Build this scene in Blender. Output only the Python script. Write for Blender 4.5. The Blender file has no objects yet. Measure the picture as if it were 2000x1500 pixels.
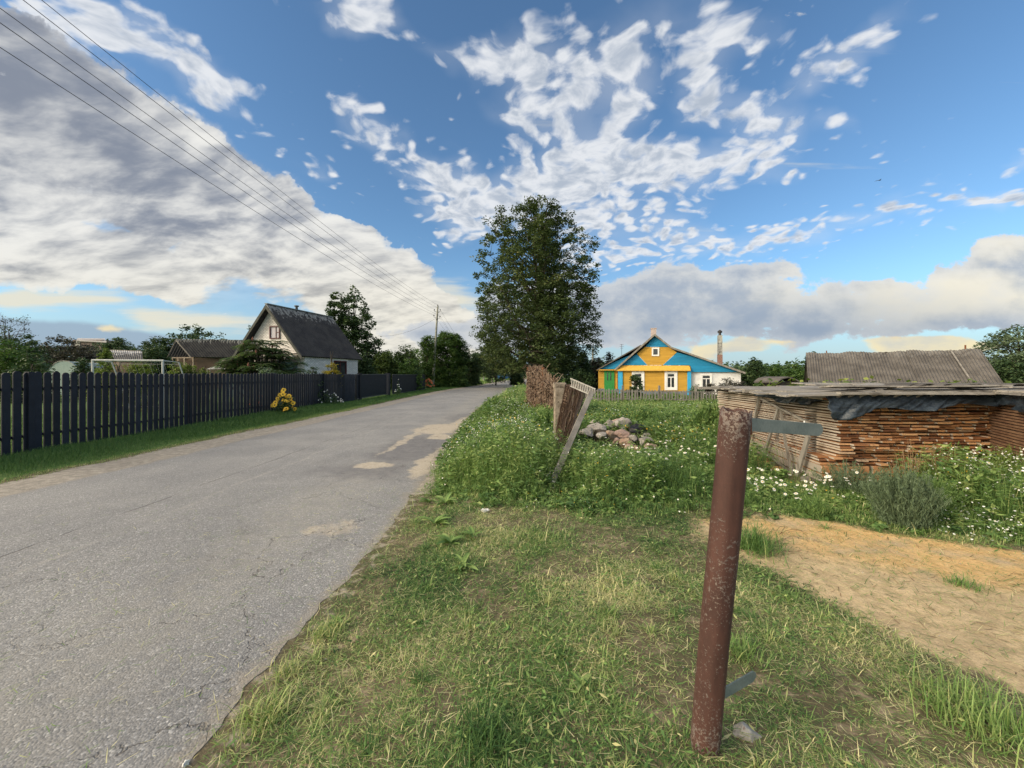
import bpy, math, random
import numpy as np
from mathutils import Vector, Matrix, Euler
rad = math.radians
scene = bpy.context.scene
COL = scene.collection
RNG = np.random.default_rng(7)
random.seed(7)

# ------------------------------------------------------------------ camera
EYE = 1.6
F = 755.0            # focal length in photograph pixels (2000 wide)
HY = 732.0           # row of the horizon in the photograph
cam_d = bpy.data.cameras.new("camera"); cam = bpy.data.objects.new("camera", cam_d)
COL.objects.link(cam)
cam.location = (0, 0, EYE); cam.rotation_euler = (rad(90), 0, 0)
cam_d.sensor_width = 36.0; cam_d.lens = 36.0 * F / 2000.0
cam_d.shift_y = -(750.0 - HY) / 2000.0
cam_d.clip_start = 0.05; cam_d.clip_end = 6000
scene.camera = cam

# ------------------------------------------------------------------ colour management
scene.view_settings.view_transform = 'Standard'
scene.view_settings.look = 'None'
scene.view_settings.gamma = 1.0
scene.view_settings.exposure = 0.0

# ------------------------------------------------------------------ sun
SUN_EL, SUN_AZ = rad(24), rad(-112)      # azimuth from +Y towards +X
sun_dir = Vector((math.sin(SUN_AZ)*math.cos(SUN_EL), math.cos(SUN_AZ)*math.cos(SUN_EL), math.sin(SUN_EL)))
sl = bpy.data.lights.new("sun", 'SUN'); sl.energy = 2.4; sl.angle = rad(14); sl.color = (1.0, 0.89, 0.74)
so = bpy.data.objects.new("sun", sl); COL.objects.link(so)
so.rotation_euler = sun_dir.to_track_quat('Z', 'Y').to_euler(); so.location = (-20, -10, 30)

# ------------------------------------------------------------------ node helper
class NT:
    def __init__(s, tree):
        s.t = tree; s.n = tree.nodes; s.l = tree.links
    def node(s, ty, **kw):
        n = s.n.new(ty)
        for k, v in kw.items(): setattr(n, k, v)
        return n
    def put(s, sock, v):
        if isinstance(v, bpy.types.NodeSocket): s.l.new(v, sock)
        elif v is not None:
            try: sock.default_value = v
            except Exception:
                sock.default_value = (v, v, v) if not hasattr(v, '__len__') else tuple(v) + (1,)
    def m(s, op, a, b=None, c=None, clamp=False):
        n = s.node('ShaderNodeMath', operation=op, use_clamp=clamp)
        s.put(n.inputs[0], a)
        if b is not None: s.put(n.inputs[1], b)
        if c is not None: s.put(n.inputs[2], c)
        return n.outputs[0]
    def add(s, a, b): return s.m('ADD', a, b)
    def sub(s, a, b): return s.m('SUBTRACT', a, b)
    def mul(s, a, b): return s.m('MULTIPLY', a, b)
    def mad(s, a, b, c): return s.m('MULTIPLY_ADD', a, b, c)
    def mx(s, a, b): return s.m('MAXIMUM', a, b)
    def mn(s, a, b): return s.m('MINIMUM', a, b)
    def smooth(s, v, a, b, o0=0.0, o1=1.0):
        n = s.node('ShaderNodeMapRange', interpolation_type='SMOOTHSTEP')
        s.put(n.inputs[0], v); s.put(n.inputs[1], a); s.put(n.inputs[2], b); s.put(n.inputs[3], o0); s.put(n.inputs[4], o1)
        return n.outputs[0]
    def lin(s, v, a, b, o0=0.0, o1=1.0):
        n = s.node('ShaderNodeMapRange')
        s.put(n.inputs[0], v); s.put(n.inputs[1], a); s.put(n.inputs[2], b); s.put(n.inputs[3], o0); s.put(n.inputs[4], o1)
        return n.outputs[0]
    def sep(s, v):
        n = s.node('ShaderNodeSeparateXYZ'); s.put(n.inputs[0], v); return n.outputs
    def comb(s, x, y, z=0.0):
        n = s.node('ShaderNodeCombineXYZ'); s.put(n.inputs[0], x); s.put(n.inputs[1], y); s.put(n.inputs[2], z); return n.outputs[0]
    def vm(s, op, a, b=None, sc=None):
        n = s.node('ShaderNodeVectorMath', operation=op); s.put(n.inputs[0], a)
        if b is not None: s.put(n.inputs[1], b)
        if sc is not None: s.put(n.inputs[3], sc)
        return n.outputs['Value'] if op in ('LENGTH', 'DOT_PRODUCT', 'DISTANCE') else n.outputs[0]
    def mapping(s, v, loc=(0,0,0), rot=(0,0,0), sc=(1,1,1), ty='POINT'):
        n = s.node('ShaderNodeMapping', vector_type=ty); s.put(n.inputs[0], v)
        n.inputs[1].default_value = loc; n.inputs[2].default_value = rot; n.inputs[3].default_value = sc
        return n.outputs[0]
    def noise(s, v, scale=1.0, detail=2.0, rough=0.5, dist=0.0, lac=2.0, color=False, dim='3D'):
        n = s.node('ShaderNodeTexNoise'); n.noise_dimensions = dim
        if v is not None: s.put(n.inputs['Vector'], v)
        n.inputs['Scale'].default_value = scale; n.inputs['Detail'].default_value = detail
        n.inputs['Roughness'].default_value = rough; n.inputs['Distortion'].default_value = dist
        n.inputs['Lacunarity'].default_value = lac
        return n.outputs['Color'] if color else n.outputs['Fac']
    def voro(s, v, scale=1.0, feature='F1', out='Distance', rnd=1.0):
        n = s.node('ShaderNodeTexVoronoi', feature=feature)
        if v is not None: s.put(n.inputs['Vector'], v)
        n.inputs['Scale'].default_value = scale; n.inputs['Randomness'].default_value = rnd
        return n.outputs[out]
    def mix(s, f, a, b, mode='MIX'):
        n = s.node('ShaderNodeMixRGB', blend_type=mode)
        s.put(n.inputs[0], f)
        for i, v in ((1, a), (2, b)):
            if isinstance(v, bpy.types.NodeSocket): s.l.new(v, n.inputs[i])
            else: n.inputs[i].default_value = tuple(v)[:3] + (1,)
        return n.outputs[0]
    def ramp(s, f, stops, interp='LINEAR'):
        n = s.node('ShaderNodeValToRGB'); s.put(n.inputs[0], f); cr = n.color_ramp; cr.interpolation = interp
        while len(cr.elements) < len(stops): cr.elements.new(0.5)
        for e, (p, c) in zip(cr.elements, stops):
            e.position = p; e.color = (tuple(c) + (1,))[:4] if hasattr(c, '__len__') else (c, c, c, 1)
        return n.outputs[0]
    def attr(s, name, out='Fac'):
        n = s.node('ShaderNodeAttribute', attribute_name=name); return n.outputs[out]

def srgb(r, g, b):
    f = lambda c: (c/12.92 if c <= 0.04045 else ((c+0.055)/1.055)**2.4)
    return (f(r/255.), f(g/255.), f(b/255.))
# ------------------------------------------------------------------ world: Nishita sky with procedural clouds by direction
world = bpy.data.worlds.new("World"); scene.world = world; world.use_nodes = True
world.node_tree.nodes.clear()
world.cycles.sampling_method = "MANUAL"; world.cycles.sample_map_resolution = 256
w = NT(world.node_tree)
tc = w.node('ShaderNodeTexCoord').outputs['Generated']
dirv = w.vm('NORMALIZE', tc)
dx, dy, dz = w.sep(dirv)
sky = w.node('ShaderNodeTexSky', sky_type='NISHITA')
sky.sun_disc = False; sky.sun_elevation = SUN_EL; sky.sun_rotation = SUN_AZ
sky.air_density = 1.0; sky.dust_density = 0.6; sky.ozone_density = 2.2
up = w.comb(dx, dy, w.mx(dz, 0.004))
w.l.new(up, sky.inputs[0])
bg_sky = w.mix(1.0, sky.outputs[0], (0.84, 1.06, 1.16), 'MULTIPLY')
hv = w.sep(bg_sky)

# tangent coordinates (u right, v up) around +Y, and cloud-plane coordinates q
yy = w.mx(dy, 0.12)
u = w.m('DIVIDE', dx, yy); v = w.m('DIVIDE', dz, yy)
zq = w.add(w.mx(dz, 0.0), 0.09)
q = w.comb(w.m('DIVIDE', dx, zq), w.m('DIVIDE', dy, zq), 0.0)
# slow warp so mask outlines are never clean ellipses
wn = w.noise(w.comb(u, v, 0.0), 3.5, 4, 0.6, color=True)
wn2 = w.vm('SUBTRACT', wn, (0.5, 0.5, 0.5))
uvw = w.vm('ADD', w.comb(u, v, 0.0), w.vm('SCALE', wn2, sc=0.16))
uvs = w.vm('ADD', w.comb(u, v, 0.0), w.vm('SCALE', wn2, sc=0.05))
UW = w.sep(uvw); US = w.sep(uvs)
TW = w.mad(UW[0], 1/2.8, 0.5); TS = w.mad(US[0], 1/2.8, 0.5)
def _sm(x, a, b):
    t = np.clip((x-a)/(b-a), 0, 1); return t*t*(3-2*t)
def maskmap(blobs, v0, v1, nramp, slow=False):
    """coarse cover map over sky directions: rows are colour-ramp channels, weighted by tent functions of elevation"""
    t_, vv = (TS, US[1]) if slow else (TW, UW[1])
    rows = nramp*3; cols = 32
    U, V = np.meshgrid(np.linspace(-1.4, 1.4, cols), np.linspace(v0, v1, rows))
    M = np.zeros_like(U)
    for bl in blobs:
        px, py, rx, ry, rot, wt, soft = tuple(bl) + (0, 1.0, 1.0)[len(bl)-4:]
        X = U - (px-1000)/F; Y = V - (HY-py)/F; c, s_ = math.cos(rad(-rot)), math.sin(rad(-rot))
        rx, ry = max(rx, 42)/F, max(ry, 0.62*(v1-v0)/(rows-1)*F)/F
        d = np.hypot((X*c + Y*s_)/rx, (-X*s_ + Y*c)/ry)
        M = np.maximum(M, wt*_sm(-d, -(1+0.45*soft), -(1-0.75*soft)))
    k = (rows-1)/(v1-v0)
    vk = w.mad(vv, k, -v0*k); vk = w.mx(vk, 0.0)
    tot = None
    for r in range(nramp):
        n = w.node('ShaderNodeValToRGB'); w.put(n.inputs[0], t_); cr = n.color_ramp
        cr.elements[0].position = 0.0; cr.elements[1].position = 1.0
        for i in range(1, cols-1): cr.elements.new(i/(cols-1))
        for e in cr.elements:
            i = int(round(e.position*(cols-1)))
            e.color = (M[3*r, i], M[3*r+1, i], M[3*r+2, i], 1)
        hat = w.vm('ABSOLUTE', w.vm('SUBTRACT', w.comb(vk, vk, vk), (3*r, 3*r+1, 3*r+2)))
        hat = w.vm('MAXIMUM', w.vm('SUBTRACT', (1, 1, 1), hat), (0, 0, 0))
        d = w.vm('DOT_PRODUCT', n.outputs[0], hat)
        tot = d if tot is None else w.add(tot, d)
    return tot
def line_side(x0, y0, x1, y1, soft, src=None):
    # 0..1 across the line, 1 on the side nearer the horizon
    ax, ay, bx, by = (x0-1000)/F, (HY-y0)/F, (x1-1000)/F, (HY-y1)/F
    nx, ny = (by-ay), -(bx-ax); L = math.hypot(nx, ny); nx /= L; ny /= L
    if ny > 0: nx, ny = -nx, -ny
    d = w.vm('DOT_PRODUCT', w.vm('SUBTRACT', src or uvs, (ax, ay, 0)), (nx, ny, 0))
    return w.smooth(d, -soft/F*0.5, soft/F*0.5)

# --- altocumulus field (puffs)
puff = maskmap([
    (1040,120,160,80,0,.95), (1215,140,85,130,-8,1.0), (1365,150,55,95,12,.95), (1120,235,210,60,5,.85),
    (1190,330,280,65,-4,1.05), (1380,310,190,48,-8,1.0), (940,375,200,62,14,1.0), (905,430,110,60,20,1.0),
    (1300,20,260,36,0,.62), (1480,60,110,80,-20,.72), (1640,110,200,42,-36,.85), (1500,265,90,52,-22,.9),
    (1480,345,75,20,-15,.75), (735,245,110,58,32,.88), (715,18,95,48,18,.95), (400,150,130,48,38,1.0),
    (330,110,170,46,38,1.0), (190,50,190,56,25,1.0), (1065,400,260,62,8,.95), (1170,450,90,70,0,.8),
    (1350,412,75,28,-14,.85), (1560,455,250,28,-9,.9), (1300,490,200,34,-6,.85), (1800,408,100,22,-6,.9),
    (1940,385,130,30,-3,1.0), (1985,285,50,14,0,.9), (1640,250,30,12,0,.72), (1698,284,22,16,0,.7),
    (500,195,40,26,30,.55), (880,85,120,28,-10,.55), (990,18,30,22,0,.75), (630,330,60,20,25,.7),
    (1430,215,60,60,0,.7), (1100,540,70,90,10,.75), (540,270,46,16,35,.6)], 0.0, 0.98, 6, False)
qn = w.vm('ADD', q, w.vm('SCALE', w.vm('SUBTRACT', w.noise(q, 4.0, 2, 0.5, color=True), (0.5,0.5,0.5)), sc=0.22))
qp = w.comb(w.m('DIVIDE', dx, w.add(zq, 0.10)), w.m('DIVIDE', dy, w.add(zq, 0.10)), 0.0)
qn = w.vm('ADD', qp, w.vm('SCALE', w.vm('SUBTRACT', w.noise(qp, 4.5, 2, 0.5, color=True), (0.5,0.5,0.5)), sc=0.16))
n_big = w.noise(qn, 4.2, 2.0, 0.5)
n_mid = w.noise(qn, 14.0, 4.0, 0.56)
cell = w.voro(qn, 19.0, 'SMOOTH_F1')
pf = w.add(w.mul(n_mid, 1.05), w.add(w.mul(n_big, 0.45), w.mad(cell, -1.0, 0.25)))
pd = w.add(pf, w.mad(puff, 0.86, -1.00))
a_puff = w.smooth(pd, -0.08, 0.34)
thin = w.mul(w.smooth(w.add(w.mul(puff, 0.75), w.mul(n_big, 0.8)), 0.60, 1.15), 0.26)
a_puff = w.mx(a_puff, thin)

# --- heavy bank on the left: below a long diagonal edge
uve = w.vm('ADD', uvs, w.vm('SCALE', w.vm('SUBTRACT', w.noise(w.comb(u, v, 4.0), 7.0, 5, 0.6, color=True), (0.5,0.5,0.5)), sc=0.15))
edge = w.mn(line_side(60,25,560,352,26,uve), line_side(520,322,900,575,26,uve))
edge = w.mul(edge, line_side(780,455,945,625,22,uve))
edge = w.mul(edge, w.smooth(u, 0.02, -0.10))
lowcut = w.mul(line_side(0,560,620,610,40,uve), w.smooth(u, -0.40, -0.66))
edge = w.mul(edge, w.sub(1.0, lowcut))
zs = w.add(w.mx(dz, 0.0), 0.32)
q2 = w.comb(w.m('DIVIDE', dx, zs), w.m('DIVIDE', dy, zs), 0.0)
qs = w.mapping(q2, (0,0,0), (0,0,rad(35)), (1.5, 2.5, 1.0))
qs = w.vm('ADD', qs, w.vm('SCALE', w.vm('SUBTRACT', w.noise(q2, 1.6, 3, 0.5, color=True), (0.5,0.5,0.5)), sc=0.5))
nb1 = w.noise(qs, 2.6, 6.0, 0.55)
nb2 = w.noise(w.vm('ADD', qs, (0.10, 0.14, 3.0)), 4.6, 5.0, 0.56)
gaps = maskmap([(60,602,210,26,4,.9), (330,590,170,14,6,.62), (345,478,70,16,12,.62), (230,440,180,12,12,.55), (520,590,110,18,5,.75),
              (500,455,60,16,10,.45), (470,565,150,16,4,.6)], 0.0, 0.45, 3, False)
bd = w.sub(w.add(w.mul(nb1, 0.9), w.mul(edge, 1.05)), w.add(0.9, w.mul(gaps, 0.95)))
a_bank = w.mul(w.smooth(bd, 0.0, 0.26), edge)
fill = maskmap([(260,300,330,170,30,1.0,.8)], 0.15, 0.95, 2)
a_bank = w.mx(a_bank, w.mul(edge, fill))

# --- low cumulus bank on the right, flat grey base with lit heads
ncu = w.noise(w.comb(u, w.mul(v, 1.5), 0.3), 9.0, 7.0, 0.60)
ncu2 = w.noise(w.comb(u, w.mul(v, 2.6), 5.3), 4.0, 6.0, 0.55)
lowb = maskmap([(1320,600,230,84,-2,1.0,.35), (1440,565,150,60,-6,1.0,.35), (1660,605,260,58,-2,1.0,.35), (1900,580,220,62,-12,1.0,.35),
              (1990,500,120,56,0,1.0,.35), (1060,610,130,74,0,.95,.5), (2100,560,220,120,0,1.0,.35), (1000,655,260,34,0,.9,.6),
              (1250,655,160,26,0,.8,.6), (1640,650,260,22,-2,.9,.5)], 0.0, 0.42, 4, True)
a_low = w.smooth(w.add(lowb, w.mad(ncu, 2.2, -1.1)), 0.42, 0.66)
small = maskmap([(1470,672,52,17,-4,1.0,.5), (1545,670,34,12,0,.9,.5), (1770,668,120,14,-2,1.0,.6), (1850,678,110,12,0,.95,.6),
               (1690,600,26,4,0,.9,.5), (192,650,24,4,5,.9,.5), (1370,690,40,14,0,.7,.6), (470,592,36,9,0,.85,.5)], 0.02, 0.14, 2, True)
a_small = w.smooth(w.add(small, w.mad(ncu, 1.0, -0.5)), 0.35, 0.62)
# cream streaks and blue-grey veil low on the left
strk = w.noise(w.comb(w.mad(u, 1.0, w.mul(v, 1.5)), w.mul(v, 9.0), 2.0), 2.2, 5.0, 0.55)
veil0 = w.mul(line_side(0,616,430,664,14), w.smooth(u, -0.1, -0.8))
cream = maskmap([(330,615,260,22,7,1.0,.7), (60,588,130,16,3,1.0,.6), (600,640,240,26,4,.9,.7), (800,600,180,60,0,.8,.8)], 0.0, 0.24, 2, True)
a_cream = w.mul(w.mul(w.smooth(w.add(cream, w.mad(strk, 1.9, -0.95)), 0.30, 0.85), 0.9), w.sub(1.0, w.mul(veil0, 0.9)))
veil = w.mul(line_side(0,616,430,664,14), w.smooth(u, -0.1, -0.8))
veil2 = w.smooth(v, 0.13, 0.02)

# --- cloud colours
WHITE = (0.72, 0.745, 0.79); CREAM = (0.88, 0.80, 0.60); GREY = (0.25, 0.29, 0.37); BLUEG = (0.23, 0.31, 0.44); LIT = (1.0, 0.86, 0.55)
sh_p = w.smooth(w.add(w.noise(w.vm('ADD', qn, (0.02, -0.035, 0)), 12.0, 4.0, 0.6), w.mul(w.sub(pd, 0.1), 0.30)), 0.46, 0.80)
c_puff = w.mix(sh_p, (0.84, 0.86, 0.89), (0.47, 0.53, 0.62))
dark = maskmap([(150,230,330,150,33,1.0,1.0), (350,330,230,70,35,.75,1.0), (520,360,110,50,35,.4,1.0), (100,420,150,25,12,.55), (350,470,240,22,20,.5), (560,500,140,22,15,.4)], 0.15, 0.95, 3, False)
sh_b = w.smooth(w.add(w.mul(nb2, 1.25), w.mul(dark, 0.34)), 0.44, 1.06)
c_bank = w.mix(sh_b, (0.88, 0.87, 0.83), (0.25, 0.28, 0.345))
c_bank = w.mix(w.mul(w.smooth(v, 0.42, 0.12), 0.35), c_bank, CREAM)
# low bank: pale heads, darker belly
lit = maskmap([(1560,552,70,26,-6,1.0,.8), (1850,592,190,42,-8,1.0,.8), (1720,590,90,30,-6,.8,.8), (1940,480,120,40,-20,.75,.8), (1740,560,120,18,-4,.7,.8), (2050,600,160,30,0,.9,.8)], 0.05, 0.42, 2, True)
shl = w.smooth(w.add(w.mul(w.add(ncu2, ncu), 0.5), w.mul(lit, -0.50)), 0.10, 0.56)
c_low = w.mix(shl, (0.95, 0.88, 0.72), (0.40, 0.46, 0.55))
topr = w.smooth(w.add(lowb, w.mad(ncu, 2.2, -1.1)), 1.25, 0.55)
c_low = w.mix(w.mul(topr, 0.55), c_low, (0.80, 0.80, 0.78))
belly = maskmap([(1560,630,420,40,-2,1.0,.8), (1900,632,260,18,-4,.9,.8)], 0.0, 0.3, 2, True)
c_low = w.mix(w.mul(belly, 0.55), c_low, (0.235, 0.31, 0.43))
c_small = w.mix(w.smooth(ncu2, 0.42, 0.75), (1.0, 0.83, 0.48), (0.62, 0.60, 0.55))

colr = bg_sky
skyS = 0.15
colr = w.vm('SCALE', colr, sc=skyS)
# hazy pale air close to the horizon
colr = w.mix(w.smooth(v, 0.30, 0.0, 0, 0.75), colr, (0.42, 0.55, 0.66))
colr = w.mix(w.mul(veil, 0.85), colr, (0.33, 0.43, 0.55))
colr = w.mix(a_cream, colr, (0.82, 0.78, 0.64))
colr = w.mix(w.mul(a_puff, 0.93), colr, c_puff)
colr = w.mix(w.mul(a_bank, 0.97), colr, c_bank)
colr = w.mix(w.mul(a_low, 0.96), colr, c_low)
colr = w.mix(w.mul(a_small, 0.85), colr, c_small)
# unseen sky behind and overhead: bright cloud round the sun, added as fill light
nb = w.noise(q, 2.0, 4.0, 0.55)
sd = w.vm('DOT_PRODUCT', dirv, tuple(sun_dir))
back_fill = w.mix(w.smooth(nb, 0.42, 0.62), w.vm('SCALE', bg_sky, sc=skyS), (1.2, 1.2, 1.18))
back_fill = w.mix(w.smooth(sd, 0.55, 0.98), back_fill, (4.2, 3.5, 2.5))
colr = w.mix(w.smooth(dy, 0.34, 0.08), colr, back_fill)
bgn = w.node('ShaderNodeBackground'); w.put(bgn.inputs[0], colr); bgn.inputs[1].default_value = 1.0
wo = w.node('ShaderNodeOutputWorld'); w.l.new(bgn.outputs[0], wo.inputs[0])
# ------------------------------------------------------------------ helpers: points, meshes, things
def P(px, py, Y):
    return Vector(((px-1000)/F*Y, Y, EYE-(py-HY)/F*Y))
def G(px, py, z=0.0):
    Y = (EYE-z)*F/(py-HY); return Vector(((px-1000)/F*Y, Y, z))

class MB:
    def __init__(s): s.v = []; s.f = []
    def add(s, verts, faces):
        o = len(s.v); s.v += [tuple(p) for p in verts]; s.f += [tuple(i+o for i in f) for f in faces]; return s
    def box(s, c, d, R=None):
        c = Vector(c); hx, hy, hz = d[0]/2, d[1]/2, d[2]/2; R = R or Matrix.Identity(3)
        vs = [c + R @ Vector((x*hx, y*hy, z*hz)) for z in (-1, 1) for x, y in ((-1,-1),(1,-1),(1,1),(-1,1))]
        return s.add(vs, [(3,2,1,0),(4,5,6,7),(0,1,5,4),(1,2,6,5),(2,3,7,6),(3,0,4,7)])
    def beam(s, p0, p1, wd, th, up=(0,0,1)):
        p0, p1 = Vector(p0), Vector(p1); d = p1-p0; L = d.length; d = d.normalized(); u_ = Vector(up)
        sx = d.cross(u_)
        if sx.length < 1e-4: sx = d.cross(Vector((1,0,0)))
        sx.normalize(); sz = sx.cross(d).normalized()
        R = Matrix((sx, d, sz)).transposed()
        return s.box((p0+p1)/2, (wd, L, th), R)
    def tube(s, pts, rad_, n=8, cap=True):
        pts = [Vector(p) for p in pts]; k = len(pts)
        rs = rad_ if hasattr(rad_, '__len__') else [rad_]*k
        base = len(s.v); ref = Vector((0,0,1))
        for i, p in enumerate(pts):
            d = (pts[min(i+1, k-1)] - pts[max(i-1, 0)]).normalized()
            a = d.cross(ref if abs(d.dot(ref)) < 0.95 else Vector((1,0,0))).normalized(); b = d.cross(a)
            for j in range(n):
                t = 2*math.pi*j/n; s.v.append(tuple(p + (a*math.cos(t) + b*math.sin(t))*rs[i]))
        for i in range(k-1):
            for j in range(n):
                s.f.append((base+i*n+j, base+i*n+(j+1)%n, base+(i+1)*n+(j+1)%n, base+(i+1)*n+j))
        if cap:
            s.f.append(tuple(base+j for j in range(n))[::-1]); s.f.append(tuple(base+(k-1)*n+j for j in range(n)))
        return s
    def prism(s, poly, off):
        poly = [Vector(p) for p in poly]; off = Vector(off); n = len(poly)
        f = [tuple(range(n)), tuple(range(2*n-1, n-1, -1))] + [(i+n, (i+1)%n+n, (i+1)%n, i) for i in range(n)]
        return s.add(poly + [p+off for p in poly], f)
    def quad(s, a, b, c, d): return s.add([a, b, c, d], [(0,1,2,3)])

def set_props(o, label=None, cat=None, group=None, kind=None):
    if label: o['label'] = label
    if cat: o['category'] = cat
    if group: o['group'] = group
    if kind: o['kind'] = kind
    return o
def thing(name, label, cat, loc=(0,0,0), group=None):
    o = bpy.data.objects.new(name, None); COL.objects.link(o); o.location = loc; o.empty_display_size = 0.2
    return set_props(o, label, cat, group)
def finish(me, name, mat, parent, loc, smooth):
    o = bpy.data.objects.new(name, me); COL.objects.link(o)
    if mat is not None: me.materials.append(mat)
    if parent is not None: o.parent = parent
    elif loc is not None: o.location = loc
    if smooth:
        me.polygons.foreach_set('use_smooth', [True]*len(me.polygons))
    return o
def world_loc(o):
    l = Vector((0,0,0))
    while o is not None: l += Vector(o.location); o = o.parent
    return l
def ob(name, mb, mat, parent=None, loc=None, smooth=False, bevel=0.0, segs=2, label=None, fixn=True):
    """mesh from world-space coordinates; kept where it is, with its origin on the parent or loc"""
    off = world_loc(parent) if parent is not None else Vector(loc or (0,0,0))
    me = bpy.data.meshes.new(name)
    me.from_pydata([tuple(Vector(p)-off) for p in mb.v], [], mb.f); me.update()
    if fixn:
        import bmesh
        bm = bmesh.new(); bm.from_mesh(me); bmesh.ops.recalc_face_normals(bm, faces=bm.faces); bm.to_mesh(me); bm.free()
    o = finish(me, name, mat, parent, loc, smooth)
    if bevel:
        m = o.modifiers.new('bevel', 'BEVEL'); m.width = bevel; m.segments = segs; m.limit_method = 'ANGLE'
    if label: o['label'] = label
    return o
def npmesh(name, V, Fc, mat, parent=None, loc=None, tint=None, smooth=False, attrs=None):
    """V (n,3) world coordinates, Fc (m,k)"""
    off = np.array(world_loc(parent) if parent is not None else (loc or (0,0,0)), float)
    V = np.asarray(V, float) - off; Fc = np.asarray(Fc, np.int32); m, k = Fc.shape
    me = bpy.data.meshes.new(name)
    me.vertices.add(len(V)); me.vertices.foreach_set('co', V.astype(np.float32).ravel())
    me.loops.add(m*k); me.loops.foreach_set('vertex_index', Fc.ravel())
    me.polygons.add(m); me.polygons.foreach_set('loop_start', np.arange(0, m*k, k, dtype=np.int32))
    me.polygons.foreach_set('loop_total', np.full(m, k, np.int32))
    if tint is not None:
        a = me.attributes.new('tint', 'FLOAT', 'POINT'); a.data.foreach_set('value', np.asarray(tint, np.float32))
    for kk, vv in (attrs or {}).items():
        a = me.attributes.new(kk, 'FLOAT', 'POINT'); a.data.foreach_set('value', np.asarray(vv, np.float32))
    me.polygons.foreach_set('use_smooth', np.full(m, bool(smooth)))
    me.update(calc_edges=True)
    return finish(me, name, mat, parent, loc, smooth)

def copy_thing(root, loc, rotz=None, scale=None, label=None):
    r = root.copy(); COL.objects.link(r); r.location = loc
    if rotz is not None: r.rotation_euler = (r.rotation_euler[0], r.rotation_euler[1], rotz)
    if scale is not None: r.scale = (scale,)*3 if not hasattr(scale, '__len__') else scale
    if label: r['label'] = label
    for ch in list(root.children):
        c = ch.copy(); COL.objects.link(c); c.parent = r
        for g in list(ch.children):
            d = g.copy(); COL.objects.link(d); d.parent = c
    return r

# ------------------------------------------------------------------ numpy noise
def vnoise(x, y, scale, seed=0, octs=3):
    tot = 0; amp = 1.0; nrm = 0
    for o in range(octs):
        r = np.random.default_rng(seed*31+o); T = r.random((256, 256))
        X = np.asarray(x)*scale*2**o + 1000.3; Y = np.asarray(y)*scale*2**o + 777.7
        xi = np.floor(X).astype(int); yi = np.floor(Y).astype(int); fx = X-xi; fy = Y-yi
        fx = fx*fx*(3-2*fx); fy = fy*fy*(3-2*fy)
        a = T[xi % 256, yi % 256]; b = T[(xi+1) % 256, yi % 256]; c = T[xi % 256, (yi+1) % 256]; d = T[(xi+1) % 256, (yi+1) % 256]
        tot = tot + amp*((a*(1-fx)+b*fx)*(1-fy) + (c*(1-fx)+d*fx)*fy); nrm += amp; amp *= 0.5
    return tot/nrm
def sstep(x, a, b):
    t = np.clip((np.asarray(x, float)-a)/(b-a), 0, 1); return t*t*(3-2*t)

# ------------------------------------------------------------------ materials
def newmat(name):
    m = bpy.data.materials.new(name); m.use_nodes = True; m.node_tree.nodes.clear()
    n = NT(m.node_tree); b = n.node('ShaderNodeBsdfPrincipled'); o = n.node('ShaderNodeOutputMaterial')
    n.l.new(b.outputs[0], o.inputs[0]); b.inputs['Specular IOR Level'].default_value = 0.3
    return m, n, b, o
def objco(n): return n.node('ShaderNodeTexCoord').outputs['Object']
def geopos(n): return n.node('ShaderNodeNewGeometry').outputs['Position']
def bump(n, b, h, strength=0.3, dist=0.01):
    k = n.node('ShaderNodeBump'); k.inputs['Strength'].default_value = strength; k.inputs['Distance'].default_value = dist
    n.put(k.inputs['Height'], h); n.l.new(k.outputs[0], b.inputs['Normal'])
def surf(name, c1, c2, scale=4.0, rough=0.8, c3=None, spot=0.0, spotscale=30, bmp=0.3, stretch=(1,1,1), detail=5, spec=0.3, metallic=0.0, bdist=0.01):
    """mottled real surface: two tones by noise, optional spots of a third"""
    m, n, b, o = newmat(name); co = geopos(n)
    if stretch != (1,1,1): co = n.mapping(co, sc=stretch)
    f = n.noise(co, scale, detail, 0.6); c = n.mix(n.smooth(f, 0.32, 0.68), c1, c2)
    if c3 is not None:
        s_ = n.noise(co, spotscale, 4, 0.65); c = n.mix(n.smooth(s_, 1-spot-0.12, 1-spot+0.03), c, c3)
    fine = n.noise(co, scale*14, 3, 0.6); c = n.mix(1.0, c, n.ramp(fine, [(0.25, 0.82), (0.75, 1.12)]), 'MULTIPLY')
    n.l.new(c, b.inputs[0]); b.inputs['Roughness'].default_value = rough; b.inputs['Metallic'].default_value = metallic
    b.inputs['Specular IOR Level'].default_value = spec
    if bmp: bump(n, b, n.add(n.mul(f, 0.5), n.mul(fine, 0.5)), bmp, bdist)
    return m
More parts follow.
